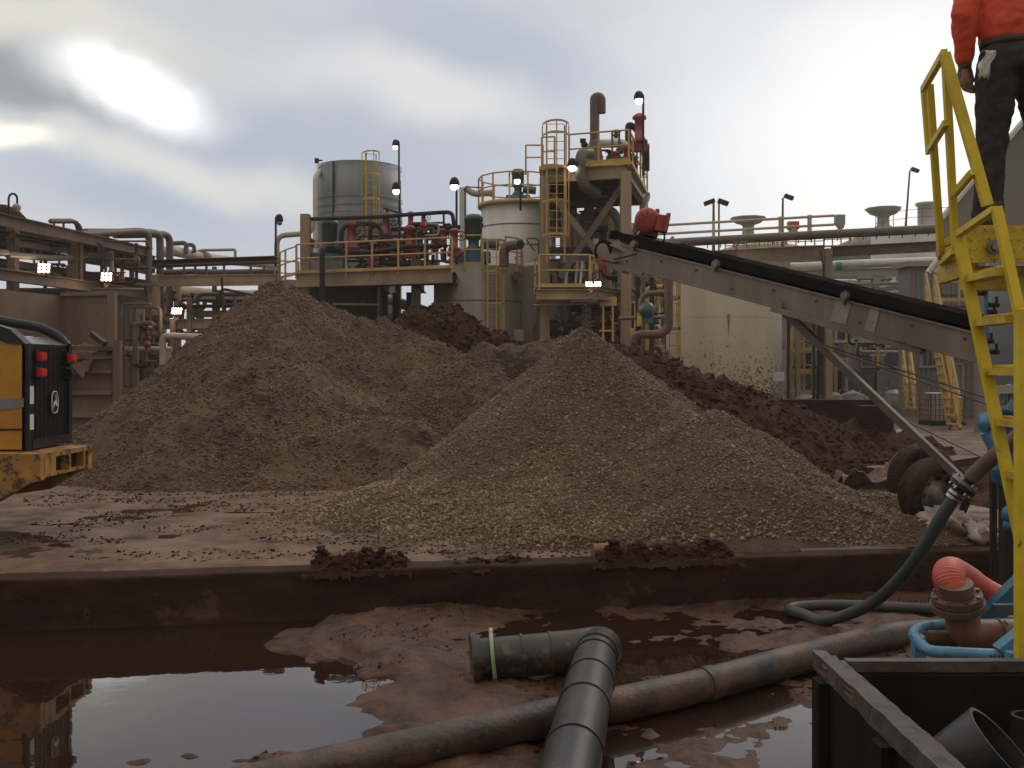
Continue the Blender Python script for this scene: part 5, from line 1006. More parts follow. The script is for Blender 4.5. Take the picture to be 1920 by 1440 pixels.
def sheet(px, py, D, label):
    c = P(px, py, D); X, Y = np.meshgrid(np.linspace(-.55, .55, 40), np.linspace(-.35, .35, 26)); Z = np.abs(fbm(X + 3, Y, 2.4, 4, 611)) * .9 + .28 * (X + .3) ** 2 + .25 * np.sin(Y * 7 + X * 4) * .4 + np.maximum(0, .35 - np.abs(X - .25) * 3) * .7
    vs = np.stack([c.x + X.ravel() + Z.ravel() * .25, c.y + Y.ravel(), c.z - .18 + Z.ravel() * .8], 1); n = 40
    mb = MB(); mb.add([tuple(v) for v in vs], [(j * n + i, j * n + i + 1, (j + 1) * n + i + 1, (j + 1) * n + i) for j in range(25) for i in range(39)]); o = solo(mb, 'scrap_sheet', 'rust_steel', label, 'debris'); m_ = o.modifiers.new('t', 'SOLIDIFY'); m_.thickness = .02
sheet(1640, 885, 15.5, 'crumpled dark scrap sheet lying in the muck left of the wheels')
# ================================================================ CONVEYOR
A = P(1140, 472, 14.3); B = P(1900, 669, 10.3); ax = (B - A).normalized(); hz = V(-ax.y, ax.x, 0).normalized(); up = hz.cross(ax) * -1
if up.z < 0: up = -up
if hz.y < 0: hz = -hz
cv = T('conveyor', 'long grey inclined belt conveyor reaching from the right up over the gravel cone', 'conveyor', V(A.lerp(B, .6).x, A.lerp(B, .6).y, SL))
WD = .75
for s_, o in ((0, 0), (1, WD)):
    q = MB(); q.bar(A + hz * o, B + hz * o, .05, .27, up=up); q.bar(A + hz * o, B + hz * o, .10, .02, up=up, oz=.145, oy=0); q.bar(A + hz * o, B + hz * o, .10, .02, up=up, oz=-.145); q.build('side_rail', 'conv_steel', cv)
q = MB(); N_ = 60; LN = (B - A).length; vs = []
for i in range(N_ + 1):
    c = A + ax * (LN * i / N_)
    for j in range(9):
        t = j / 8; tr = abs(t - .5) * 2; z = .14 + .17 * tr ** 1.6 + .006 * math.sin(i * 1.3); vs.append(c + hz * (-.02 + t * (WD + .04)) + up * z)
q.add(vs, [(i * 9 + j, i * 9 + j + 1, (i + 1) * 9 + j + 1, (i + 1) * 9 + j) for i in range(N_) for j in range(8)], True)
q.add([v - up * .022 for v in vs], [(i * 9 + j, (i + 1) * 9 + j, (i + 1) * 9 + j + 1, i * 9 + j + 1) for i in range(N_) for j in range(8)], True)
q.bar(A + hz * -.03 + up * .25, B + hz * -.03 + up * .25, .025, .12, up=up); q.bar(A + hz * (WD + .03) + up * .25, B + hz * (WD + .03) + up * .25, .025, .12, up=up)
q.bar(A + hz * WD / 2, B + hz * WD / 2, WD - .15, .02, up=up, oz=-.16)
q.build('belt', 'belt', cv)
for f in (.09, .335, .66, .93):
    c = A.lerp(B, f); q = MB(); q.tube([c + hz * -.12 + up * .20, c + hz * -.02 + up * .20], .045, 10); q.bar(c + hz * -.075 + up * .10, c + hz * -.075 + up * .26, .03, .07, up=hz); q.build('idler_bracket', 'conv_steel', cv)
for k in range(9):
    f = .07 + k * .105; c = A.lerp(B, f); q = MB(); q.box(c - hz * .04 + up * (.06 if k % 3 else -.06), (.028, .02, .028)); q.build('bolt', 'rust_steel', cv)
for f, w_ in ((.655, .20), (.725, .12)):
    c = A.lerp(B, f); q = MB(); q.bar(c - ax * w_ / 2 - hz * .03, c + ax * w_ / 2 - hz * .03, .012, .255, up=up); q.build('patch_plate', 'patch', cv)
q = MB(); q.tube([A - ax * .02 - hz * .10, A - ax * .02 + hz * (WD + .1)], .16, 20); q.build('head_pulley', 'belt', cv)
q = MB(); q.lathe(A - ax * .02 - hz * .10, [(.0, -.03), (.05, -.03), (.11, 0), (.15, .01), (.15, .03)], 20, axis=hz); q.build('pulley_hub', 'conv_steel', cv)
q = MB(); a = P(1124, 470, 14.2); q.prism([P(1128, 462, 14.2), P(1176, 468, 14.1), P(1180, 488, 14.1), P(1150, 492, 14.1), P(1121, 484, 14.2)], hz * .03); q.build('head_plate', 'conv_steel', cv)
q = MB(); q.bar(P(1119, 485, 14.2), P(1136, 500, 14.2), .08, .08); q.bar(P(1128, 490, 14.2), P(1136, 512, 14.2), .06, .06); q.build('belt_scraper', 'motor_red', cv)
q = MB(); q.bar(P(1135, 495, 14.1), P(1206, 512, 13.8), .05, .07); q.bar(P(1172, 512, 14), P(1176, 500, 14), .1, .1); q.build('scraper_arm', 'conv_steel', cv)
q = MB(); q.prism([P(1142, 460, 14.1), P(1176, 438, 14.1), P(1189, 434, 14.0), P(1180, 474, 14.0)], hz * .03); q.prism([P(1176, 438, 14.6), P(1200, 430, 14.6), P(1200, 470, 14.6), P(1170, 466, 14.6)], hz * .03); q.build('motor_mount', 'conv_steel', cv)
q = MB(); q.prism([P(1192, 440, 13.9), P(1238, 452, 13.7), P(1232, 464, 13.7), P(1206, 470, 13.8), P(1190, 452, 13.9)], hz * .5); q.build('motor_base', 'dark_steel', cv)
mc = P(1214, 413, 13.8); mo = MB(); d_ = V(.10, 1, .03).normalized()
mo.lathe(mc - d_ * .06, [(0, -.02), (.10, -.02), (.155, 0), (.172, .04), (.178, .06), (.178, .13), (.16, .15), (.16, .40), (.175, .42), (.13, .5), (0, .5)], 28, axis=d_); mm = mo.build('motor', 'motor_red', cv)
q = MB()
for k in range(8): a = 2 * PI * k / 8; u_ = V(math.cos(a), 0, math.sin(a)); q.bar(mc - d_ * .085 + u_ * .03, mc - d_ * .085 + u_ * .14, .01, .012)
q.build('fan_grille', 'red', mm)
q = MB(); q.box(P(1241, 420, 13.75), (.17, .2, .22), ry=.2); q.box(P(1249, 419, 13.7), (.05, .22, .26), ry=.2); q.build('terminal_box', 'motor_red', mm)
q = MB(); q.box(P(1214, 440, 14.05), (.26, .3, .05), ry=.24); q.box(P(1208, 436, 14.05), (.05, .28, .10), ry=.24); q.box(P(1228, 440, 14.05), (.05, .28, .10), ry=.24); q.build('motor_foot', 'motor_red', mm)
q = MB(); q.tube([P(1233, 392, 13.8), P(1233, 400, 13.8)], .03, 8); q.build('eye_bolt', 'steel', mm)
q = MB(); q.tube(fil([P(1244, 430, 13.7), P(1247, 448, 13.7), P(1238, 462, 13.8)], .1), .014, 5); q.tube(fil([P(1150, 486, 13.95), P(1172, 482, 13.9), P(1200, 474, 13.9), P(1235, 472, 13.7)], .2), .012, 5); q.build('cable', 'black_pipe', cv)
# strut, lower rail
q = MB(); q.bar(P(1452, 566, 12.3), P(1806, 902, 11.0), .085, .085, up=hz); q.build('support_strut', 'grey_brown_pipe', cv)
q = MB(); q.bar(P(1452, 566, 12.9), P(1806, 902, 11.6), .085, .085, up=hz); q.build('support_strut', 'dark_steel', cv)
q = MB(); q.bar(P(1448, 579, 12.2), P(1728, 660, 11.0), .06, .065, up=up); q.prism([P(1722, 664, 11.0), P(1730, 664, 11.0), P(1739, 640, 11.0), P(1734, 628, 11.0), P(1729, 640, 11.0)], hz * .05); q.prism([P(1444, 584, 12.15), P(1450, 560, 12.15), P(1466, 568, 12.15), P(1462, 588, 12.15)], hz * .04); q.build('slide_rail', 'conv_steel', cv)
q = MB(); q.tube([P(1510, 640, 12.5), P(1880, 768, 10.6)], .010, 5); q.tube([P(1512, 636, 12.5), P(1880, 756, 10.6)], .010, 5); q.build('stay_cable', 'wire', cv)
q = MB(); q.tube([P(1660, 770, 12.2), P(1850, 862, 10.8)], .010, 5); q.build('stay_cable', 'wire', cv)
q = MB(); q.bar(P(1800, 905, 11.3), P(1990, 870, 10.0), .10, .12); q.bar(P(1790, 870, 12.0), P(1960, 845, 11.0), .08, .08); q.build('chassis_bar', 'rust_steel', cv)
q = MB(); q.tube([P(1754, 925, 11.5), P(1735, 890, 12.9)], .06, 8); q.build('axle', 'rust_steel', cv)
def wheel(c, ax_, r, w_, parent):
    q = MB(); q.lathe(c, [(r * .64, -w_ * .42), (r * .68, -w_ * .5), (r * .82, -w_ * .53), (r * .93, -w_ * .48), (r * .985, -w_ * .38), (r, -w_ * .2), (r, w_ * .2), (r * .985, w_ * .38), (r * .93, w_ * .48), (r * .8, w_ * .53), (r * .64, w_ * .42)], 48, axis=ax_); t = q.build('wheel', 'tyre_muddy', parent)
    q = MB(); f = r * .65; q.lathe(c, [(f, -w_ / 2), (f * .93, -w_ * .46), (f * .88, -w_ * .2), (f * .72, -w_ * .16), (f * .68, -w_ * .22), (f * .34, -w_ * .20), (f * .30, -w_ * .26), (0, -w_ * .27)], 32, axis=ax_); q.build('rim', 'rim_steel', t)
    q = MB(); e1 = Vector(ax_).normalized().orthogonal(); e2 = Vector(ax_).normalized().cross(e1)
    for k in range(8):
        a = 2 * PI * k / 8; p = Vector(c) - Vector(ax_).normalized() * w_ * .215 + (e1 * math.cos(a) + e2 * math.sin(a)) * f * .55; q.box(p, (.05, .03, .05))
    q.build('rim_hole', 'black_plastic', t)
wd_ax = (V(-.22, 1, .10)).normalized()
wheel(P(1752, 926, 11.3), wd_ax, .40, .30, cv); wheel(P(1728, 896, 12.8), wd_ax, .43, .30, cv)
def whm(X, Y): return SL - .08 + .46 * np.exp(-((X - 4.6) / .85) ** 2 - ((Y - 12.2) / 1.1) ** 2) + .24 * np.exp(-((X - 4.9) / .7) ** 2 - ((Y - 11.05) / .35) ** 2) - np.clip(wally(X) + .5 - Y, 0, 2) + fbm(X, Y, 2.5, 4, 501) * .16 + np.abs(fbm(X, Y, 9, 3, 502)) * .06
o = grid('spoil_heap', np.arange(3.2, 7.4, .03), np.arange(10.0, 13.8, .03), whm, 'sand', zmin=SL - .03, loc=(4.9, 11.8, SL)); tag(o, 'brown spoil burying the lower half of the two conveyor wheels', 'spoil heap')
g = scatter(16000, 3.3, 5.6, 10.4, 13.4, whm, lambda x, y, z: z > SL); tag(chips('spoil_lumps', g, .015, .055, .5, 'chips', parent=o, loc=(4.9, 11.8, SL)), kind='stuff')
# falling gravel stream
n = 260; t_ = RNG.random(n); x = 1.22 - .18 * t_ + RNG.normal(0, .035, n) * (1 + t_); z = 3.85 - t_ * .95 + RNG.normal(0, .02, n); y = 14.4 + RNG.normal(0, .06, n)
tag(chips('falling_gravel', np.stack([x, y, z], 1), .015, .04, .6, 'chips'), kind='stuff')
# ================================================================ LOADER
ld = T('wheel_loader', 'yellow wheel loader at the left edge, only its rear grille and counterweight showing', 'loader', (-6.6, 11.6, SL))
YN, YF, XR = 11.0, 12.1, -5.38
q = MB(); z0, z1 = 1.50, 2.66
side = [(-8.6, z0), (XR, z0), (XR, z1 - .02), (XR - .30, z1 + .10), (-8.6, z1 + .50)]
q.prism([V(x, YN, z) for x, z in side], (0, .04, 0)); q.build('side_panel', 'loader_yellow', ld)
q = MB(); q.prism([V(x, YF, z) for x, z in side], (0, -.04, 0)); q.build('side_panel', 'loader_yellow', ld)
q = MB(); q.box((-7.0, YN - .003, 1.72), (3.25, .01, .02)); q.build('panel_seam', 'black_plastic', ld)
q = MB(); q.prism([V(XR - .30, YN - .012, 1.93), V(XR - .01, YN - .012, 1.97), V(XR - .01, YN - .012, 2.07), V(XR - .33, YN - .012, 2.05)], (0, .01, 0)); q.build('side_decal', 'grey_tank', ld)
# hood: dark side fairing + grey sloping top + rear lip
q = MB(); hood = [(XR + .02, z1), (XR - .16, z1 + .17), (XR - .45, z1 + .26), (-8.6, z1 + .52), (-8.6, z1 + .36), (XR - .50, z1 + .14), (XR - .18, z1 + .01)]
q.prism([V(x, YN - .02, z) for x, z in hood], (0, .16, 0)); q.build('hood_fairing', 'hood_dark', ld)
q = MB(); q.tube(fil([V(XR + .0, YF - .05, z1), V(XR - .10, YF - .05, z1 + .12), V(XR - .32, YF - .05, z1 + .23), V(XR - 1.3, YF - .05, z1 + .40), V(-8.6, YF - .05, z1 + .55)], .15), .06, 8); q.build('hood_fairing', 'hood_dark', ld)
q = MB(); q.prism([V(XR + .02, YN + .14, z1 + .01), V(XR - .18, YN + .14, z1 + .10), V(-8.6, YN + .14, z1 + .34), V(-8.6, YN + .14, z1 - .1), V(XR - .02, YN + .14, z1 - .03)], (0, YF - YN - .24, 0)); q.build('hood_top', 'hood_grey', ld)
# grille
gr = MB(); gr.box((XR - .04, (YN + YF) / 2, (z0 + z1) / 2), (.06, YF - YN - .02, z1 - z0)); gi = gr.build('radiator_grille', 'grille', ld)
q = MB()
for k in range(46): z = z0 + .03 + k * .0245; q.box((XR + .003, (YN + YF) / 2, z), (.014, YF - YN - .16, .009))
for k in range(9): y = YN + .12 + k * (YF - YN - .24) / 8; q.box((XR + .010, y, (z0 + z1) / 2), (.012, .016, z1 - z0 - .05))
q.build('grille_bars', 'black_plastic', gi)
q = MB(); q.box((XR + .0, YN + .05, (z0 + z1) / 2), (.07, .10, z1 - z0 + .02)); q.box((XR, YF - .04, (z0 + z1) / 2), (.07, .08, z1 - z0 + .02)); q.box((XR + .01, (YN + YF) / 2, z0 + .05), (.07, YF - YN - .18, .1)); q.build('grille_frame', 'black_plastic', ld)
def light(y, z, lit=True):
    q = MB(); q.box((XR + .035, y, z), (.05, .20, .135)); h = q.build('tail_light', 'black_plastic', ld)
    q = MB(); q.box((XR + .075, y, z), (.05, .15, .095)); q.box((XR + .105, y, z), (.012, .12, .07)); q.build('lens', 'tail_red' if lit else 'black_plastic', h)
light(YN + .22, 2.53); light(YN + .22, 2.35); light(YF - .10, 2.52); light(YF - .12, 2.34, False)
for z, h in ((2.10, .20), (1.80, .17)): q = MB(); q.box((XR + .045, YN + .06, z), (.006, .085, h)); q.build('sticker', 'white', ld)
# emblem: white oval ring with a leaping deer
ec = V(XR + .045, YN + .62, 2.0); q = MB(); rg = []
for k in range(33):
    a = 2 * PI * k / 32; ca, sa = math.cos(a), math.sin(a); rg.append(ec + V(0, .080 * math.copysign(abs(ca) ** .7, ca), .125 * math.copysign(abs(sa) ** .7, sa)))
q2 = MB(); q2.add([v - V(.012, 0, 0) for v in rg[:-1]], [tuple(range(32))]); em = q2.build('emblem', 'black_plastic', ld)
q.tube(rg, .0075, 5, caps=False); q.build('emblem_ring', 'white', em)
deer = [(-.055, -.035), (-.03, -.05), (-.01, -.02), (.02, -.03), (.045, -.07), (.052, -.065), (.04, -.02), (.03, .005), (.0, .012), (-.018, .03), (-.012, .055), (-.028, .05), (-.032, .02), (-.04, -.005), (-.052, -.02)]
q = MB(); q.prism([ec + V(.0, -y, z) for y, z in deer], (.008, 0, 0)); q.tube([ec + V(.004, .022, .05), ec + V(.004, .004, .07), ec + V(.004, -.01, .095)], .004, 4); q.tube([ec + V(.004, .022, .05), ec + V(.004, .03, .075), ec + V(.004, .02, .098)], .004, 4); q.build('emblem_figure', 'white', em)
# counterweight
cwt = MB(); X1 = -5.03; cp = [(-8.6, 1.48), (X1, 1.48), (X1, 1.20), (-5.17, 1.16), (-5.5, .96), (-6.2, .86), (-8.6, .86)]
cwt.prism([V(x, 10.62, z) for x, z in cp], (0, .10, 0)); cwt.prism([V(x, 11.92, z) for x, z in cp], (0, -.10, 0)); cwt.box(((X1 - 8.6) / 2, 11.27, 1.45), (8.6 + X1 - .01, 1.1, .055)); cwt.box((X1 - .14, 11.27, 1.33), (.08, 1.1, .2)); cwb = cwt.build('counterweight', 'loader_bumper', ld)
q = MB()
for y, w_ in ((10.84, .26), (11.32, .05), (11.70, .045)): q.box((X1 - .04, y, 1.335), (.09, w_, .23))
q.box((X1 - .04, 11.27, 1.235), (.08, 1.1, .03)); q.build('bumper_rib', 'loader_bumper', cwb)
q = MB()
for y, w_ in ((11.13, .3), (11.51, .3), (11.78, .1)): q.box((X1 - .095, y, 1.34), (.02, w_, .17))
q.build('bumper_recess', 'black_plastic', cwb)
q = MB(); q.prism([V(-5.3, 10.9, 1.15), V(-8.6, 10.9, 1.3), V(-8.6, 10.9, .75), V(-6.4, 10.9, .8)], (0, .95, 0)); q.build('chassis', 'dark_steel', ld)
for y in (10.4, 12.4):
    c = V(-7.95, y, SL + .68); q = MB(); q.lathe(c, [(.38, -.24), (.6, -.26), (.68, -.18), (.68, .18), (.6, .26), (.38, .24)], 36, axis=(0, 1, 0)); t = q.build('wheel', 'tyre_muddy', ld); q = MB(); q.lathe(c, [(.39, -.2), (.3, -.1), (.1, -.14), (0, -.14)], 24, axis=(0, 1, 0)); q.build('rim', 'loader_yellow', t)
# ================================================================ FOREGROUND PIPES
def swept(pts, r, m, n=24, jit=0): q = MB(); q.tube(pts, r, n); return q
zc = .19
# black flanged elbow pipe
bk = T('black_pipe_elbow', 'thick black plastic pipe elbow with a green ring lying across the muddy pit', 'pipe elbow', (.3, 7.2, 0))
a = V(-.29, 7.60, .17); b = V(.67, 7.72, .22); c = V(.585, 7.1, .31); d = V(.12, 3.9, .36)
q = MB(); q.tube([a, a.lerp(b, .6)], .158, 28); q.build('pipe_section', 'pe_pipe', bk)
q = MB(); q.tube([a.lerp(b, .6), a.lerp(b, .86)], .163, 28); q.tube(fil([a.lerp(b, .84), b + V(.03, .02, .01), c.lerp(b, .45)], .22, 8), .165, 28); q.build('elbow', 'pe_pipe', bk)
b2 = c.lerp(b, .5); q = MB(); q.tube([b2, d], .158, 28); q.build('pipe_section', 'pe_pipe', bk)
for f in (.05, .20, .36, .58): p = b2.lerp(d, f); q = MB(); u = (d - b2).normalized(); q.tube([p - u * .012, p + u * .012], .167, 28); q.build('weld_bead', 'pe_pipe', bk)
for f in (.38, .61): p = a.lerp(b, f); u = (b - a).normalized(); q = MB(); q.tube([p - u * .008, p + u * .008], .170, 28); q.build('weld_bead', 'pe_pipe', bk)
u = (b - a).normalized(); q = MB(); q.tube([a - u * .02, a + u * .02], .21, 32); q.tube([a + u * .02, a + u * .05], .185, 32); q.build('end_flange', 'pe_pipe', bk)
q = MB(); p = a + u * .15; w_ = (u + V(.0, -.10, .05)).normalized(); q.lathe(p, [(.17, -.014), (.23, -.014), (.23, .014), (.17, .014), (.17, -.014)], 36, axis=w_); q.build('backing_ring', 'green_ring', bk)
# long muddy pipe under it
pts = [V(-3.4, 4.3, .10), V(-2.4, 4.9, .10), V(-1.49, 5.45, .10), V(-1.03, 5.74, .105), V(-.516, 6.04, .11), V(.26, 6.52, .115), V(.85, 6.84, .115), V(1.46, 7.22, .12), V(2.26, 7.82, .115), V(3.2, 8.46, .11), V(3.75, 8.62, .11)]
pf = []
for i in range(len(pts) - 1):
    p0, p1, p2, p3 = pts[max(i - 1, 0)], pts[i], pts[i + 1], pts[min(i + 2, len(pts) - 1)]
    for k in range(8): t = k / 8; pf.append(.5 * ((2 * p1) + (p2 - p0) * t + (2 * p0 - 5 * p1 + 4 * p2 - p3) * t * t + (3 * p1 - p0 - 3 * p2 + p3) * t ** 3))
lp = T('muddy_pipe', 'long mud smeared black pipe running diagonally beneath the plastic elbow', 'pipe', (1, 7, 0)); q = MB(); q.tube(pf, .118, 22); q.build('pipe_body', 'muddy_pipe', lp)
q = MB(); i = 55; q.tube([pf[i], pf[i + 1]], .126, 22); q.build('joint_sleeve', 'muddy_pipe', lp)
# green discharge hose
def crom(pts, k=8):
    o = []; pts = [Vector(p) for p in pts]
    for i in range(len(pts) - 1):
        p0, p1, p2, p3 = pts[max(i - 1, 0)], pts[i], pts[i + 1], pts[min(i + 2, len(pts) - 1)]
        for j in range(k): t = j / k; o.append(.5 * ((2 * p1) + (p2 - p0) * t + (2 * p0 - 5 * p1 + 4 * p2 - p3) * t * t + (3 * p1 - p0 - 3 * p2 + p3) * t ** 3))
    return o + [pts[-1]]
hs = T('green_hose', 'dark green rubber hose curving down from a clamped coupling to the wet pit floor', 'hose', P(1650, 1120, 8.6)); hs.location.z = 0
q = MB(); q.tube(crom([P(1790, 932, 8.0), P(1764, 972, 8.05), P(1728, 1032, 8.2), P(1690, 1082, 8.4), P(1640, 1128, 8.7), P(1590, 1152, 9.0), P(1540, 1164, 9.2), V(2.78, 9.42, .06), V(2.70, 9.68, .06), V(3.0, 9.82, .06), V(3.5, 9.80, .06), V(4.4, 9.6, .06), V(5.2, 9.6, .06)], 8), .052, 14); q.build('hose_body', 'rubber_green', hs)
q = MB(); e0 = P(1788, 935, 8.0); e1 = P(1800, 918, 7.98); q.tube([e0, e1], .062, 16); e2 = P(1822, 895, 7.95); q.tube([e1, e2], .048, 16); q.build('hose_tail', 'black_plastic', hs)
for f in (.1, .55): p = e0.lerp(e1, f); u = (e1 - e0).normalized(); q = MB(); q.tube([p - u * .012, p + u * .012], .068, 18); q.build('hose_clamp', 'chrome', hs)
cpl = T('pipe_coupling', 'round bolted black coupling with a bright rim joining the green hose to the rusty pipe', 'coupling', e1.lerp(e2, .5)); u = (e2 - e1).normalized(); p = e1.lerp(e2, .35)
q = MB(); q.tube([p - u * .035, p - u * .005], .112, 24); q.build('flange', 'black_plastic', cpl); q = MB(); q.tube([p + u * .0, p + u * .028], .118, 24); q.build('flange', 'steel', cpl)
q = MB()
for k in range(6): a_ = 2 * PI * k / 6; e = u.orthogonal().normalized(); f_ = u.cross(e); cc = p + (e * math.cos(a_) + f_ * math.sin(a_)) * .088; q.tube([cc - u * .06, cc + u * .05], .012, 6)
q.build('bolts', 'chrome', cpl)
pipe([P(1820, 897, 7.95), P(1838, 878, 7.9), P(1900, 826, 7.7), P(1990, 760, 7.4)], .060, 'rust_steel', 'muddy rusty pipe rising from the coupling to the right behind the yellow ladder', name='suction_pipe', n=14)
# orange hose with flanged elbow
oh = T('flanged_elbow', 'rust brown bolted elbow pipe standing at the right edge behind the wooden box', 'pipe elbow', P(1830, 1210, 6.4)); D = 6.4
q = MB(); q.tube(fil([P(1795, 1124, D), P(1801, 1146, D), P(1812, 1192, D), P(1880, 1192, D), P(1990, 1188, D)], .20, 9), .106, 28); q.build('elbow_body', 'brown_elbow', oh)
u = (P(1795, 1124, D) - P(1803, 1165, D) - V(0, .03, 0)).normalized(); p = P(1795, 1126, D)
q = MB(); q.tube([p - u * .05, p - u * .01], .168, 32); q.build('flange', 'flange_brown', oh); q = MB(); q.tube([p + u * .0, p + u * .04], .155, 32); q.build('flange', 'flange_brown', oh)
for k in range(8):
    a_ = 2 * PI * k / 8; e = u.orthogonal().normalized(); f_ = u.cross(e); cc = p + (e * math.cos(a_) + f_ * math.sin(a_)) * .137; q = MB(); q.tube([cc - u * .07, cc + u * .055], .014, 6); q.build('bolt', 'steel', oh)
for px in (1872, 1908): q = MB(); q.tube([P(px, 1192, D), P(px + 3, 1191.8, D)], .114, 28); q.build('weld_bead', 'flange_brown', oh)
for px, py in ((1896, 1192), (1884, 1170)): q = MB(); q.tube([P(px, py, D - .15), P(px, py, D - .11)], .022, 6); q.build('bolt', 'steel', oh)
hp = crom([p + u * .04, P(1786, 1105, D + .02), P(1779, 1082, D + .1), P(1785, 1072, D + .35), P(1815, 1088, D + .7), P(1850, 1112, D + .9), P(1960, 1165, D + 1.1)], 26)
q = MB(); q.tube(hp, [.096 + (.005 if k % 3 else -.004) for k in range(len(hp))], 22); solo(q, 'ribbed_hose', 'orange_hose', 'bright orange ribbed hose arching out of the bolted elbow', 'hose')
pipe([p + u * .045, p + u * .12], .106, 'flange_brown', 'mud caked cuff where the orange hose meets the bolted elbow', name='hose_cuff', n=22)
# blue skid frame
bs = T('pump_skid', 'light blue steel skid frame around the rusty elbow at the right edge', 'skid frame', P(1850, 1230, 6.2)); bs.location.z = 0
q = MB(); q.tube(fil([P(1990, 1160, 6.9), P(1800, 1168, 6.9), P(1722, 1176, 6.9), P(1712, 1190, 6.6), P(1740, 1222, 6.0), P(1860, 1228, 5.9), P(1990, 1232, 5.9)], .1), .036, 12); q.build('frame_tube', 'blue_light', bs)
q = MB(); q.tube([P(1740, 1196, 6.5), P(1990, 1200, 6.5)], .05, 12); q.build('frame_tube', 'muddy_pipe', bs)
q = MB(); q.bar(P(1820, 1190, 6.9), P(1990, 1024, 6.9), .13, .10, up=(0, 1, 0)); q.build('frame_beam', 'blue', bs); q = MB(); q.bar(P(1874, 1222, 5.9), P(1990, 1130, 5.9), .07, .09, up=(0, 1, 0)); q.build('frame_beam', 'blue_light', bs)
q = MB(); q.bar(P(1862, 1140, 6.7), P(1990, 1138, 6.7), .05, .05); q.build('cross_bar', 'door_blue', bs)
for px, py in ((1722, 1192), (1900, 1222)): q = MB(); p = P(px, py, 6.4 if px < 1800 else 5.8); q.bar(V(p.x, p.y, -.05), p, .07, .07); q.build('foot', 'blue_light', bs)
# wooden / black box bottom right
X0, Y1, Y0, X1, ZB = 1.285, 4.2, 1.0, 4.6, 1.20
bx = T('waste_box', 'large black open box with worn grey timber rims at the lower right corner', 'box', ((X0 + X1) / 2, 2.6, 0))
q = MB(); q.box((X0 + .03, (Y0 + Y1) / 2, .57), (.05, Y1 - Y0, 1.14)); q.build('side_panel', 'box_black', bx)
q = MB(); q.box(((X0 + X1) / 2, Y1 - .03, .56), (X1 - X0 - .02, .045, 1.12)); q.build('back_panel', 'box_black', bx)
q = MB(); q.box((X1 - .03, (Y0 + Y1) / 2, .57), (.05, Y1 - Y0, 1.14)); q.build('side_panel', 'box_black', bx)
q = MB(); q.box(((X0 + X1) / 2, Y0 + .03, .57), (X1 - X0 - .12, .05, 1.1)); q.build('front_panel', 'box_black', bx)
q = MB(); q.box(((X0 + X1) / 2, (Y0 + Y1) / 2, .1), (X1 - X0 - .1, Y1 - Y0 - .1, .05)); q.build('floor', 'box_black', bx)
for y in (4.08, 3.4, 2.5): q = MB(); q.box((X0 - .02, y, .56), (.045, .09, 1.12)); q.build('stake', 'box_black', bx)
def plank(x, w_, z, h_, y0, y1, seed, m):
    rs = np.random.default_rng(seed); n = 60; vs = []
    for i in range(n + 1):
        y = y0 + (y1 - y0) * i / n; e = rs.normal(0, .0022, 4)
        for j, (dx, dz) in enumerate(((-w_ / 2, -h_ / 2), (w_ / 2, -h_ / 2), (w_ / 2, h_ / 2), (-w_ / 2, h_ / 2))): vs.append((x + dx + e[j], y, z + dz + e[(j + 1) % 4]))
    mb = MB(); mb.add(vs, [(i * 4 + j, i * 4 + (j + 1) % 4, (i + 1) * 4 + (j + 1) % 4, (i + 1) * 4 + j) for i in range(n) for j in range(4)] + [(3, 2, 1, 0), (n * 4, n * 4 + 1, n * 4 + 2, n * 4 + 3)]); return mb.build('rim_board', m, bx)
plank(X0 + .02, .055, ZB - .035, .075, Y0, Y1 + .03, 1, 'box_edge'); plank(X0 + .066, .028, ZB - .045, .065, Y0, Y1 + .0, 2, 'box_edge'); plank(X0 + .096, .022, ZB - .052, .055, Y0, Y1 - .03, 3, 'box_edge')
q = MB(); q.bar(V(X0 + .12, Y1 - .01, ZB - .05), V(X1, Y1 - .01, ZB - .05), .05, .045); q.build('rim_board', 'box_edge', bx)
rs = np.random.default_rng(8)
for (ya, yb, n_) in ((4.24, 3.75, 34), (3.05, 2.7, 22)):
    q = MB()
    for k in range(n_):
        y = rs.uniform(yb, ya); l = rs.uniform(.05, .16); x = X0 - .005 + rs.uniform(-.004, .03); z = ZB - .03 + rs.uniform(-.03, .022) ; q.bar(V(x, y, z), V(x + rs.uniform(-.006, .006), y - l, z + rs.uniform(-.006, .004)), rs.uniform(.004, .012), rs.uniform(.003, .009))
    q.build('splinters', 'raw_wood', bx)
q = MB(); q.box((X0 - .002, 3.55, .62), (.012, .28, .85)); q.build('grey_sheet', 'grey_tank', bx) if False else None
def offcut(a, b, r, label):
    a = Vector(a); b = Vector(b); q = MB(); q.tube([a, b], r, 40, caps=False); q.tube([b, a], r - .014, 40, caps=False); u = (b - a).normalized(); q.lathe(b, [(r - .014, 0), (r, 0)], 40, axis=u); q.lathe(a, [(r, 0), (r - .014, 0)], 40, axis=u)
    return solo(q, 'pipe_offcut', 'pe_pipe', label, 'pipe offcut')
offcut((1.95, 3.85, .30), (1.62 + .13, 3.28, .86), .17, 'wide black pipe offcut leaning inside the black box with its open end up') if False else None
offcut(V(1.52, 3.60, .82), V(1.74, 3.50, 1.06), .17, 'wide black pipe offcut leaning in the black box, open end to the right')
offcut(V(2.03, 3.9, .12), V(2.02, 3.9, 1.04), .06, 'narrow upright black pipe offcut at the right edge inside the box')
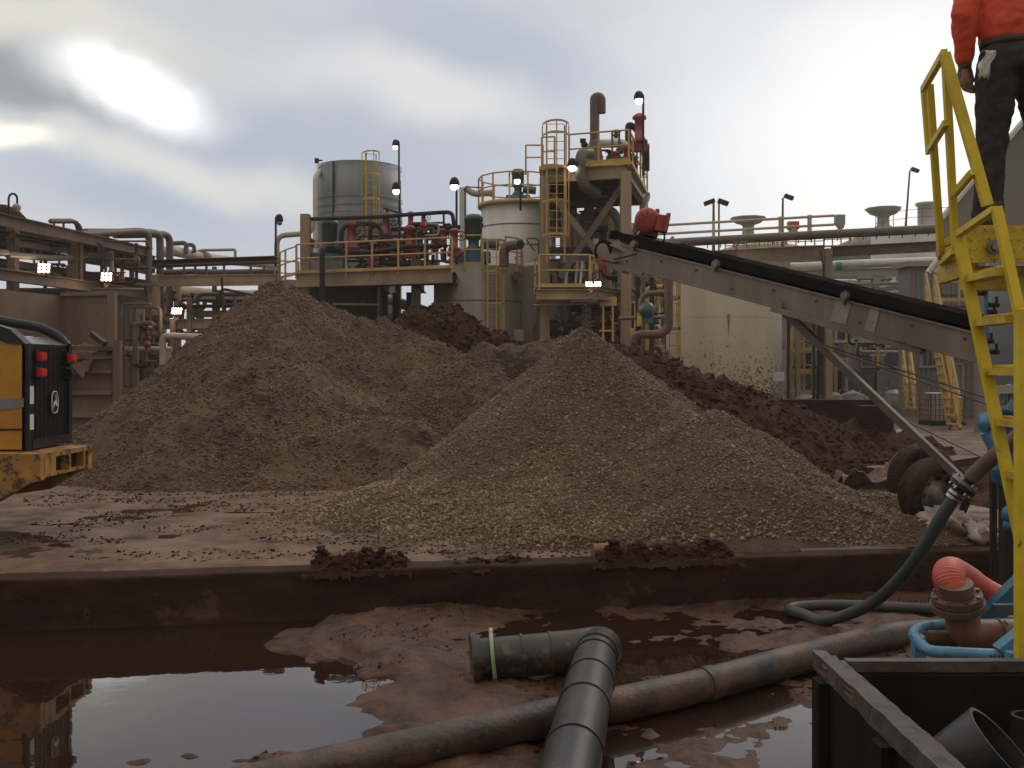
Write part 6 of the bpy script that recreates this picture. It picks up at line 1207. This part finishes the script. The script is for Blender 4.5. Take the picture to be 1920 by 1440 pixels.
# ================================================================ FAR SIDE OF THE PIT: bags and stub
def rag(px, py, D, sx, sy, sz, seed, label, m='tarp'):
    c = P(px, py, D); n = 40; mb = MB(); vs = []
    for j in range(n // 2 + 1):
        t = PI * j / (n // 2)
        for i in range(n):
            a = 2 * PI * i / n; d_ = V(math.sin(t) * math.cos(a), math.sin(t) * math.sin(a), math.cos(t))
            X = np.array([d_.x * 2 + seed]); Y = np.array([d_.y * 2 + d_.z * 1.7]); k = 1 + float(np.abs(fbm(X, Y, 1.5, 4, seed)[0])) * 1.5 - .30 + .22 * math.sin(5 * a + seed + 3 * d_.z) * math.sin(t)
            vs.append(c + V(d_.x * sx * k, d_.y * sy * k, max(d_.z * sz * k, -sz * .8)))
    mb.add(vs, [(j * n + i, (j + 1) * n + i, (j + 1) * n + (i + 1) % n, j * n + (i + 1) % n) for j in range(n // 2) for i in range(n)], True)
    return solo(mb, 'crumpled_sack', m, label, 'sack', 'crumpled sacks by the yellow ladder')
rag(1768, 978, 11.1, .30, .2, .17, 2, 'crumpled muddy white sack just right of the green hose', 'tarp')
rag(1828, 1002, 11.0, .22, .16, .16, 5, 'rounded dirty sack between the two other sacks')
rag(1872, 1014, 10.95, .13, .12, .09, 9, 'smallest dirty sack closest to the yellow ladder')
pipe([P(1112, 1033, 10.25), P(1154, 1030, 10.3)], .075, 'brown_elbow', 'short brown pipe stub lying in the muck on the low wall', name='pipe_stub', n=14)
pipe([P(1500, 1036, 10.5), P(1580, 1034, 10.6), P(1700, 1032, 10.7)], .04, 'brown_pipe', 'thin muddy pipe lying along the top of the low wall', n=10)
q = MB()
# blue pump behind the ladder
pu = T('blue_pump', 'bright blue vertical pump with a round end plate behind the yellow ladder', 'pump', P(1880, 905, 8.8)); pu.location.z = SL
c = P(1891, 800, 8.8); q = MB(); q.lathe(V(c.x, c.y, SL), [(.0, .88), (.10, .9), (.14, .95), (.17, 1.2), (.17, 1.35), (.11, 1.42), (.11, 1.52), (.17, 1.54), (.17, 1.6), (0, 1.6)], 24); q.build('casing', 'blue', pu); q = MB(); q.box((c.x, c.y, SL + .45), (.12, .12, .9)); q.build('pedestal', 'dark_steel', pu)
q = MB(); e = P(1847, 792, 8.6); q.lathe(e, [(0, -.03), (.04, -.03), (.05, -.01), (.088, -.01), (.088, .02), (.045, .03), (.045, .3)], 22, axis=(1, .25, 0)); q.build('end_plate', 'blue_light', pu)
q = MB(); q.tube([P(1848, 810, 8.6), P(1868, 850, 8.6), P(1870, 880, 8.6)], .05, 10); q.tube(fil([P(1878, 745, 8.5), P(1890, 720, 8.5), P(1905, 745, 8.5), P(1890, 770, 8.5)], .06), .03, 8); q.build('pipework', 'blue_light', pu)
q = MB(); q.prism([P(1858, 738, 8.45), P(1909, 738, 8.45), P(1906, 722, 8.45), P(1862, 722, 8.45)], (0, .04, 0)); q.build('perforated_bracket', 'cream_pipe', pu)
q = MB(); q.ball(P(1897, 965, 8.6), .085, 14); q.ball(P(1894, 985, 8.6), .06, 12); solo(q, 'float_ball', 'blue', 'round blue float hanging low behind the yellow ladder', 'float')
# grey mast tank with fittings
mt = T('grey_vessel', 'upright pale grey vessel with small tap fittings behind the yellow ladder', 'vessel', (P(1900, 0, 9.2).x, 9.2, SL)); q = MB(); q.lathe((mt.location.x, 9.2, P(0, 735, 9.2).z), [(0, 0), (.2, .0), (.235, .06), (.235, 1.18), (.2, 1.25), (0, 1.28)], 32); q.build('shell', 'grey_tank', mt)
q = MB(); 
for a_ in (0, 2.1, 4.2): q.bar(V(mt.location.x + .2 * math.cos(a_), 9.2 + .2 * math.sin(a_), SL), V(mt.location.x + .2 * math.cos(a_), 9.2 + .2 * math.sin(a_), 2.3), .05, .05)
q.build('legs', 'dark_steel', mt)
for px, py in ((1862, 530), (1850, 550), (1868, 585), (1872, 572), (1862, 640), (1872, 660), (1858, 688), (1868, 700)):
    q = MB(); p = P(px, py, 8.9); q.tube([p, p + V(-.09, -.02, 0)], .022, 8); q.box(p + V(-.03, -.03, .03), (.02, .02, .09)); q.build('tap', 'dark_steel', mt)
q = MB(); q.tube([P(1848, 505, 8.9), P(1850, 620, 8.9), P(1850, 720, 8.9)], .02, 8); q.build('gauge_tube', 'blue', mt)
# ================================================================ YELLOW SHIP LADDER + PLATFORM
yl = T('ship_ladder', 'bright yellow steep ship ladder with handrails and a chequer plate landing', 'ladder', (P(1890, 0, 5.1).x, 5.1, 0))
def yb(name, a, b, Da, Db, w_, h_, par=None, m='yellow', up=(0, 1, 0)): q = MB(); q.bar(P(*a, Da), P(*b, Db), w_, h_, up=up); return q.build(name, m, par or yl)
yb('stringer', (1796, 436), (1912, 1000), 5.15, 4.9, .054, .034); 
def ext(a, b, Da, Db, z=-.02):
    p = P(*a, Da); q_ = P(*b, Db); d = (q_ - p); t = (z - p.z) / d.z; return p, p + d * t
p, e = ext((1796, 436), (1912, 1000), 5.15, 4.9); q = MB(); q.bar(P(1912, 1000, 4.9), e, .054, .034, up=(0, 1, 0)); q.build('stringer', 'yellow', yl)
p, e = ext((1868, 388), (1909, 576), 4.75, 4.7); q = MB(); q.bar(p, e, .044, .034, up=(0, 1, 0)); q.build('stringer', 'yellow', yl)
q = MB(); p = P(1916, 588, 4.55); q.bar(V(p.x, p.y, 0), p, .050, .05, up=(0, 1, 0)); q.build('post', 'yellow', yl)
q = MB(); q.bar(P(1912, 590, 4.55), P(2080, 560, 4.6), .05, .05); q.build('cross_bar', 'yellow', yl)
p0, p1 = P(1796, 436, 5.15), P(1912, 1000, 4.9)
rp, re = P(1868, 388, 4.75), P(1909, 576, 4.7)
for py in (521, 605, 697, 790, 885, 985, 1090):
    t = (P(0, py, 5.05).z - p0.z) / (p1.z - p0.z); a = p0.lerp(p1, t) + V(.03, -.02, 0); t2_ = (a.z - rp.z) / (re.z - rp.z); b = rp.lerp(re, t2_) + V(-.02, .02, 0)
    q = MB(); q.bar(a, b, .09, .034); st_ = q.build('step', 'yellow_dirty', yl)
    q = MB(); n_ = 13
    for k in range(n_):
        for j in (-.05, 0, .05): c = a.lerp(b, (k + .5) / n_) + V(0, j * .8, .024); q.add([c + V(-.008, 0, -.008), c + V(.008, 0, -.008), c + V(0, .006, .012), c + V(0, -.006, .012)], [(0, 1, 2), (0, 3, 1), (0, 2, 3), (1, 3, 2)])
    q.build('grip_teeth', 'yellow_dirty', st_)
# landing box
q = MB(); lz = P(0, 422, 5.3).z; X_0 = P(1810, 0, 5.3).x
q.box((X_0 + .9, 5.30 + .01, lz - .10), (1.8, .02, .20)); rs = np.random.default_rng(4)
for i in range(34):
    for j in range(4):
        c = V(X_0 + .03 + i * .052 + (j % 2) * .026, 5.298, lz - .175 + j * .05); a_ = .7 if (i + j) % 2 else -.7; q.bar(c - V(math.cos(a_) * .014, 0, math.sin(a_) * .014), c + V(math.cos(a_) * .014, 0, math.sin(a_) * .014), .005, .006)
q.build('chequer_plate', 'yellow_dirty', yl)
q = MB(); q.prism([V(X_0 + .01, 5.325, lz - .05), V(X_0 + 1.8, 5.325, lz - .05), V(X_0 + 1.8, 6.6, lz - .05), V(2.90, 6.6, lz - .05), V(2.56, 5.95, lz - .05)], (0, 0, .045)); q.build('landing_floor', 'yellow_dirty', yl)
q = MB(); q.box((X_0 + .95, 5.45, lz - .27), (1.8, .06, .13)); q.bar(V(2.56, 5.93, lz - .16), V(X_0 + .06, 5.36, lz - .16), .04, .20); q.build('edge_channel', 'yellow_dirty', yl)
q = MB(); c = P(1865, 463, 5.28); q.tube([c, c - V(0, .03, 0)], .026, 6); q.tube([c, c - V(0, .012, 0)], .04, 14); q.build('bolt', 'steel', yl)
# handrails
RW, RH = .052, .052
yb('handrail', (1771, 100), (1852, 385), 5.0, 4.95, .050, .030); yb('handrail', (1771, 98), (1731, 168), 5.0, 5.7, .034, .03)
yb('handrail_post', (1773, 112), (1791, 462), 5.05, 5.3, .034, .03); yb('handrail_post', (1743, 158), (1766, 497), 5.6, 5.85, .036, .03)
yb('handrail_post', (1731, 166), (1741, 290), 5.75, 5.8, .022, .03)
yb('mid_rail', (1774, 230), (1741, 284), 5.05, 5.8, .03, .03); yb('mid_rail', (1825, 322), (1789, 364), 4.95, 5.2, .034, .03)
yb('mid_rail', (1866, 392), (1796, 440), 4.75, 5.15, .04, .03); yb('mid_rail', (1790, 470), (1766, 492), 5.3, 5.85, .034, .03)
q = MB(); q.tube([P(1764, 483, 5.80), P(1764, 483, 5.75)], .018, 6); q.tube([P(1764, 473, 5.80), P(1764, 473, 5.78)], .012, 6); q.build('bolt', 'steel', yl)
for px in (1990, 2080): q = MB(); p = P(px, 430, 5.9); q.bar(V(p.x, p.y, 0), p, .08, .08); q.build('leg', 'yellow', yl)
# ================================================================ PERSON
FZ = lz; px_ = P(1903, 0, 5.5).x; PY = 5.5; pe = None
def loft(rings, n=24):
    """rings: list of (centre, rx, ry, axis) -> skinned tube"""
    mb = MB(); vs = []
    for (c, rx, ry, axd) in rings:
        axd = Vector(axd).normalized(); e = V(1, 0, 0) - axd * axd.x; 
        if e.length < .3: e = V(0, 0, 1) - axd * axd.z
        e.normalize(); f = axd.cross(e)
        for k in range(n): a = 2 * PI * k / n; vs.append(Vector(c) + e * math.cos(a) * rx + f * math.sin(a) * ry)
    m = len(rings); mb.add(vs, [(i * n + k, i * n + (k + 1) % n, (i + 1) * n + (k + 1) % n, (i + 1) * n + k) for i in range(m - 1) for k in range(n)] + [tuple(range(n))[::-1], tuple(range((m - 1) * n, m * n))], True); return mb
def limb(pts, rs_, sy=1.): 
    pts = [Vector(p) for p in pts]; return [(pts[i], rs_[i], rs_[i] * sy, (pts[min(i + 1, len(pts) - 1)] - pts[max(i - 1, 0)])) for i in range(len(pts))]
def merge(*mbs):
    o = MB()
    for m in mbs: o.add(m.v, m.f, True)
    return o
def remesh(ob, vox, sm=4, wr=0, wsz=.08):
    r = ob.modifiers.new('r', 'REMESH'); r.mode = 'VOXEL'; r.voxel_size = vox; r.use_smooth_shade = True
    s = ob.modifiers.new('s', 'SMOOTH'); s.iterations = sm; s.factor = .6
    if wr:
        t = bpy.data.textures.new('wrinkle', 'CLOUDS'); t.noise_scale = wsz; t.noise_depth = 3; d = ob.modifiers.new('w', 'DISPLACE'); d.texture = t; d.strength = wr; d.mid_level = .5
O = V(px_, PY, FZ)
def b_(x, y, z): return O + V(x, y, z) * 1.075
Lk, Rk = b_(-.12, -.01, .50), b_(.13, -.03, .50)
hip = .90
# forward is +Y (back to camera), slight lean
Ls, Rs = b_(-.20, .05, 1.40), b_(.20, .05, 1.40)
Le, Lw = b_(-.262, -.01, 1.10), b_(-.232, .06, .86)
Re, Rw = b_(.33, .08, 1.10), b_(.30, .30, .98)
body = merge(loft([(b_(0, 0, .88), .165, .12, (0, 0, 1)), (b_(0, .01, 1.0), .15, .11, (0, 0, 1)), (b_(0, .02, 1.2), .165, .115, (0, 0, 1)), (b_(0, .04, 1.36), .18, .11, (0, 0, 1)), (b_(0, .05, 1.44), .10, .08, (0, 0, 1)), (b_(0, .06, 1.50), .055, .06, (0, 0, 1)), (b_(0, .07, 1.56), .055, .06, (0, 0, 1))]),
    loft([(b_(0, .08, 1.53), .05, .055, (0, 0, 1)), (b_(0, .09, 1.58), .068, .085, (0, 0, 1)), (b_(0, .085, 1.65), .076, .096, (0, 0, 1)), (b_(0, .08, 1.71), .077, .098, (0, 0, 1)), (b_(0, .08, 1.76), .058, .075, (0, 0, 1)), (b_(0, .08, 1.785), .02, .03, (0, 0, 1))]),
    loft([(b_(0, .165, 1.665), .012, .014, (0, 0, -1)), (b_(0, .19, 1.63), .016, .016, (0, 0, -1)), (b_(0, .175, 1.615), .012, .01, (0, 0, -1))], 10),
    loft([(b_(-.08, .08, 1.69), .01, .02, (0, 0, -1)), (b_(-.088, .075, 1.66), .012, .025, (0, 0, -1)), (b_(-.08, .085, 1.625), .008, .015, (0, 0, -1))], 10), loft([(b_(.08, .08, 1.69), .01, .02, (0, 0, -1)), (b_(.088, .075, 1.66), .012, .025, (0, 0, -1)), (b_(.08, .085, 1.625), .008, .015, (0, 0, -1))], 10),
    loft(limb([Ls, Ls.lerp(Le, .5), Le, Le.lerp(Lw, .5), Lw], [.055, .046, .040, .036, .027])), loft(limb([Rs, Rs.lerp(Re, .5), Re, Re.lerp(Rw, .5), Rw], [.055, .046, .040, .036, .027])),
    loft(limb([b_(-.09, 0, .92), Lk, b_(-.13, .0, .08)], [.09, .058, .04])), loft(limb([b_(.09, 0, .92), Rk, b_(.15, -.02, .08)], [.09, .058, .04])))
def hand(w0, dirv_, lat, out_, r=.0105, curl=1.3, thumb=-1, sc=1.):
    """palm + four bent fingers + thumb; dirv_: along the fingers, lat: across the palm, out_: back of the hand"""
    d, l, u = [Vector(x).normalized() for x in (dirv_, lat, out_)]; ms = [loft([(w0, .026 * sc, .02 * sc, d), (w0 + d * .03 * sc, .036 * sc, .018 * sc, d), (w0 + d * .07 * sc, .043 * sc, .017 * sc, d), (w0 + d * .092 * sc, .040 * sc, .014 * sc, d)], 14)]
    for k, ln in enumerate((.068, .078, .073, .058)):
        p = w0 + d * .085 * sc + l * (-.032 + k * .0215) * sc; pts = [p - d * .01 * sc, p]; a = .35
        for seg in (.42, .32, .26): pts.append(pts[-1] + (d * math.cos(a) - u * math.sin(a)) * ln * seg * sc); a += curl * (.9 + .08 * k) * .62
        ms.append(loft(limb(pts, [r * sc, r * sc * 1.05, r * sc, r * sc * .95, r * sc * .8]), 10))
    p = w0 + d * .03 * sc + l * thumb * .032 * sc; ms.append(loft(limb([p, p + (d * .6 + l * thumb * .7 - u * .3) * .035 * sc, p + (d * .9 + l * thumb * .5 - u * .9) * .062 * sc], [.014 * sc, .0125 * sc, .010 * sc]), 10))
    return merge(*ms)
lh = hand(Lw, (.12, .10, -1), (0, 1, .1), (-1, 0, -.1), sc=1.12, thumb=1, curl=1.0); rh = hand(Rw, (0, .8, -.6), (1, 0, 0), (0, .6, .8), thumb=-1)
body = merge(body, rh, lh)
pe = body.build('person', 'skin', loc=O); tag(pe, 'person in an orange shirt and dark trousers, back turned, standing on the yellow landing', 'person'); remesh(pe, .0075, 2)
sh = merge(loft([(b_(0, .0, .955), .180, .130, (0, 0, 1)), (b_(0, 0, .99), .192, .140, (0, 0, 1)), (b_(0, .0, 1.04), .200, .150, (0, 0, 1)), (b_(0, .02, 1.18), .200, .145, (0, 0, 1)), (b_(0, .035, 1.32), .215, .14, (0, 0, 1)), (b_(0, .05, 1.41), .19, .115, (0, 0, 1)), (b_(0, .055, 1.47), .10, .08, (0, 0, 1)), (b_(0, .06, 1.50), .066, .068, (0, 0, 1))], 32),
    loft(limb([b_(-.13, .05, 1.40), Ls, Ls.lerp(Le, .35), Ls.lerp(Le, .75), Le, Le.lerp(Lw, .35), Le.lerp(Lw, .8), Le.lerp(Lw, .93)], [.085, .085, .077, .070, .068, .063, .050, .042])),
    loft(limb([b_(.13, .05, 1.40), Rs, Rs.lerp(Re, .35), Rs.lerp(Re, .75), Re, Re.lerp(Rw, .35), Re.lerp(Rw, .8), Re.lerp(Rw, .93)], [.085, .085, .077, .070, .068, .063, .050, .042])))
so_ = sh.build('shirt', 'shirt', pe); remesh(so_, .010, 3, .030, .085)
tr = merge(loft([(b_(0, 0, .80), .178, .145, (0, 0, 1)), (b_(0, -.01, .88), .183, .150, (0, 0, 1)), (b_(0, 0, .95), .176, .130, (0, 0, 1)), (b_(0, 0, .985), .172, .124, (0, 0, 1))], 32),
    loft(limb([b_(-.085, -.005, .90), b_(-.095, -.01, .80), b_(-.105, -.01, .65), Lk, b_(-.13, .0, .32), b_(-.135, .0, .14), b_(-.135, .01, .06)], [.105, .112, .102, .083, .078, .080, .084])),
    loft(limb([b_(.085, -.005, .90), b_(.098, -.01, .80), b_(.112, -.015, .65), Rk, b_(.15, -.02, .32), b_(.16, -.02, .14), b_(.165, -.01, .06)], [.105, .112, .102, .083, .078, .080, .084])))
to = tr.build('trousers', 'jeans', pe); remesh(to, .010, 3, .026, .07)
be = loft([(b_(0, 0, .935), .186, .137, (0, 0, 1)), (b_(0, 0, .955), .190, .140, (0, 0, 1)), (b_(0, 0, .972), .187, .137, (0, 0, 1))], 40); be.build('belt', 'leather', pe)
for x, y in ((-.135, .0), (.165, -.02)):
    q = merge(loft([(b_(x, y - .10, .035), .035, .03, (0, 1, 0)), (b_(x, y - .03, .05), .046, .045, (0, 1, 0)), (b_(x, y + .06, .045), .05, .04, (0, 1, 0)), (b_(x, y + .15, .03), .048, .028, (0, 1, 0)), (b_(x, y + .20, .022), .03, .018, (0, 1, 0))], 18), loft([(b_(x, y - .04, .04), .05, .055, (0, 0, 1)), (b_(x, y - .03, .14), .05, .055, (0, 0, 1))], 18)); bo = q.build('boot', 'leather', pe); remesh(bo, .008, 3)
gl = merge(hand(Lw + V(-.0, 0, .012), (.12, .10, -1), (0, 1, .1), (-1, 0, -.1), r=.0135, sc=1.18, thumb=1, curl=1.0), loft(limb([Lw + V(0, 0, .06), Lw + V(.003, 0, -.01)], [.046, .034])))
go = gl.build('glove', 'glove', pe); remesh(go, .006, 2)
q = MB(); q.lathe(b_(0, .08, 1.70), [(.125, 0), (.115, .03), (.11, .07), (.085, .12), (.04, .145), (0, .15)], 28); q.build('helmet', 'helmet', pe)
q = merge(loft([(b_(0, .055, 1.60), .06, .06, (0, 0, 1)), (b_(0, .05, 1.66), .080, .085, (0, 0, 1)), (b_(0, .06, 1.72), .082, .095, (0, 0, 1))], 20)); q.build('hair', 'leather', pe)
for s_ in (-1, 1): q = MB(); q.ball(b_(s_ * .03, .165, 1.68), .012, 10); q.build('eye', 'white', pe)
q = loft([(b_(-.025, .168, 1.597), .004, .006, (1, 0, 0)), (b_(0, .176, 1.595), .006, .008, (1, 0, 0)), (b_(.025, .168, 1.597), .004, .006, (1, 0, 0))], 8); q.build('mouth', 'shirt', pe)
# white rag in the back pocket
mb = MB(); vs = []; c = b_(-.185, -.10, .83)
for j in range(9):
    for i in range(6): vs.append(c + V(-.05 + i * .012 + .008 * math.sin(j * 1.1) + (j - 4) * -.006, -.02 - .010 * math.sin(i * 2.1 + j), .06 - j * .017 - (.02 * (i % 2) if j == 8 else 0)))
mb.add(vs, [(j * 6 + i, j * 6 + i + 1, (j + 1) * 6 + i + 1, (j + 1) * 6 + i) for j in range(8) for i in range(5)], True)
o = mb.build('rag', 'white'); md = o.modifiers.new('t', 'SOLIDIFY'); md.thickness = .004; tag(o, 'white rag hanging from the left back pocket of the person', 'rag')
# ================================================================ HAZE
hm = bpy.data.materials.new('haze_air'); hm.use_nodes = True; n_ = hm.node_tree.nodes; n_.clear(); o_ = n_.new('ShaderNodeOutputMaterial'); v_ = n_.new('ShaderNodeVolumePrincipled')
v_.inputs['Color'].default_value = (.95, .94, .92, 1); v_.inputs['Density'].default_value = .0008; v_.inputs['Anisotropy'].default_value = .3; hm.node_tree.links.new(v_.outputs[0], o_.inputs['Volume']); MATS['haze'] = hm
q = MB(); q.box((0, 60, 9.5), (330, 200, 23)); hz_ = q.build('haze', 'haze', loc=(0, 60, -2)); tag(hz_, kind='stuff')
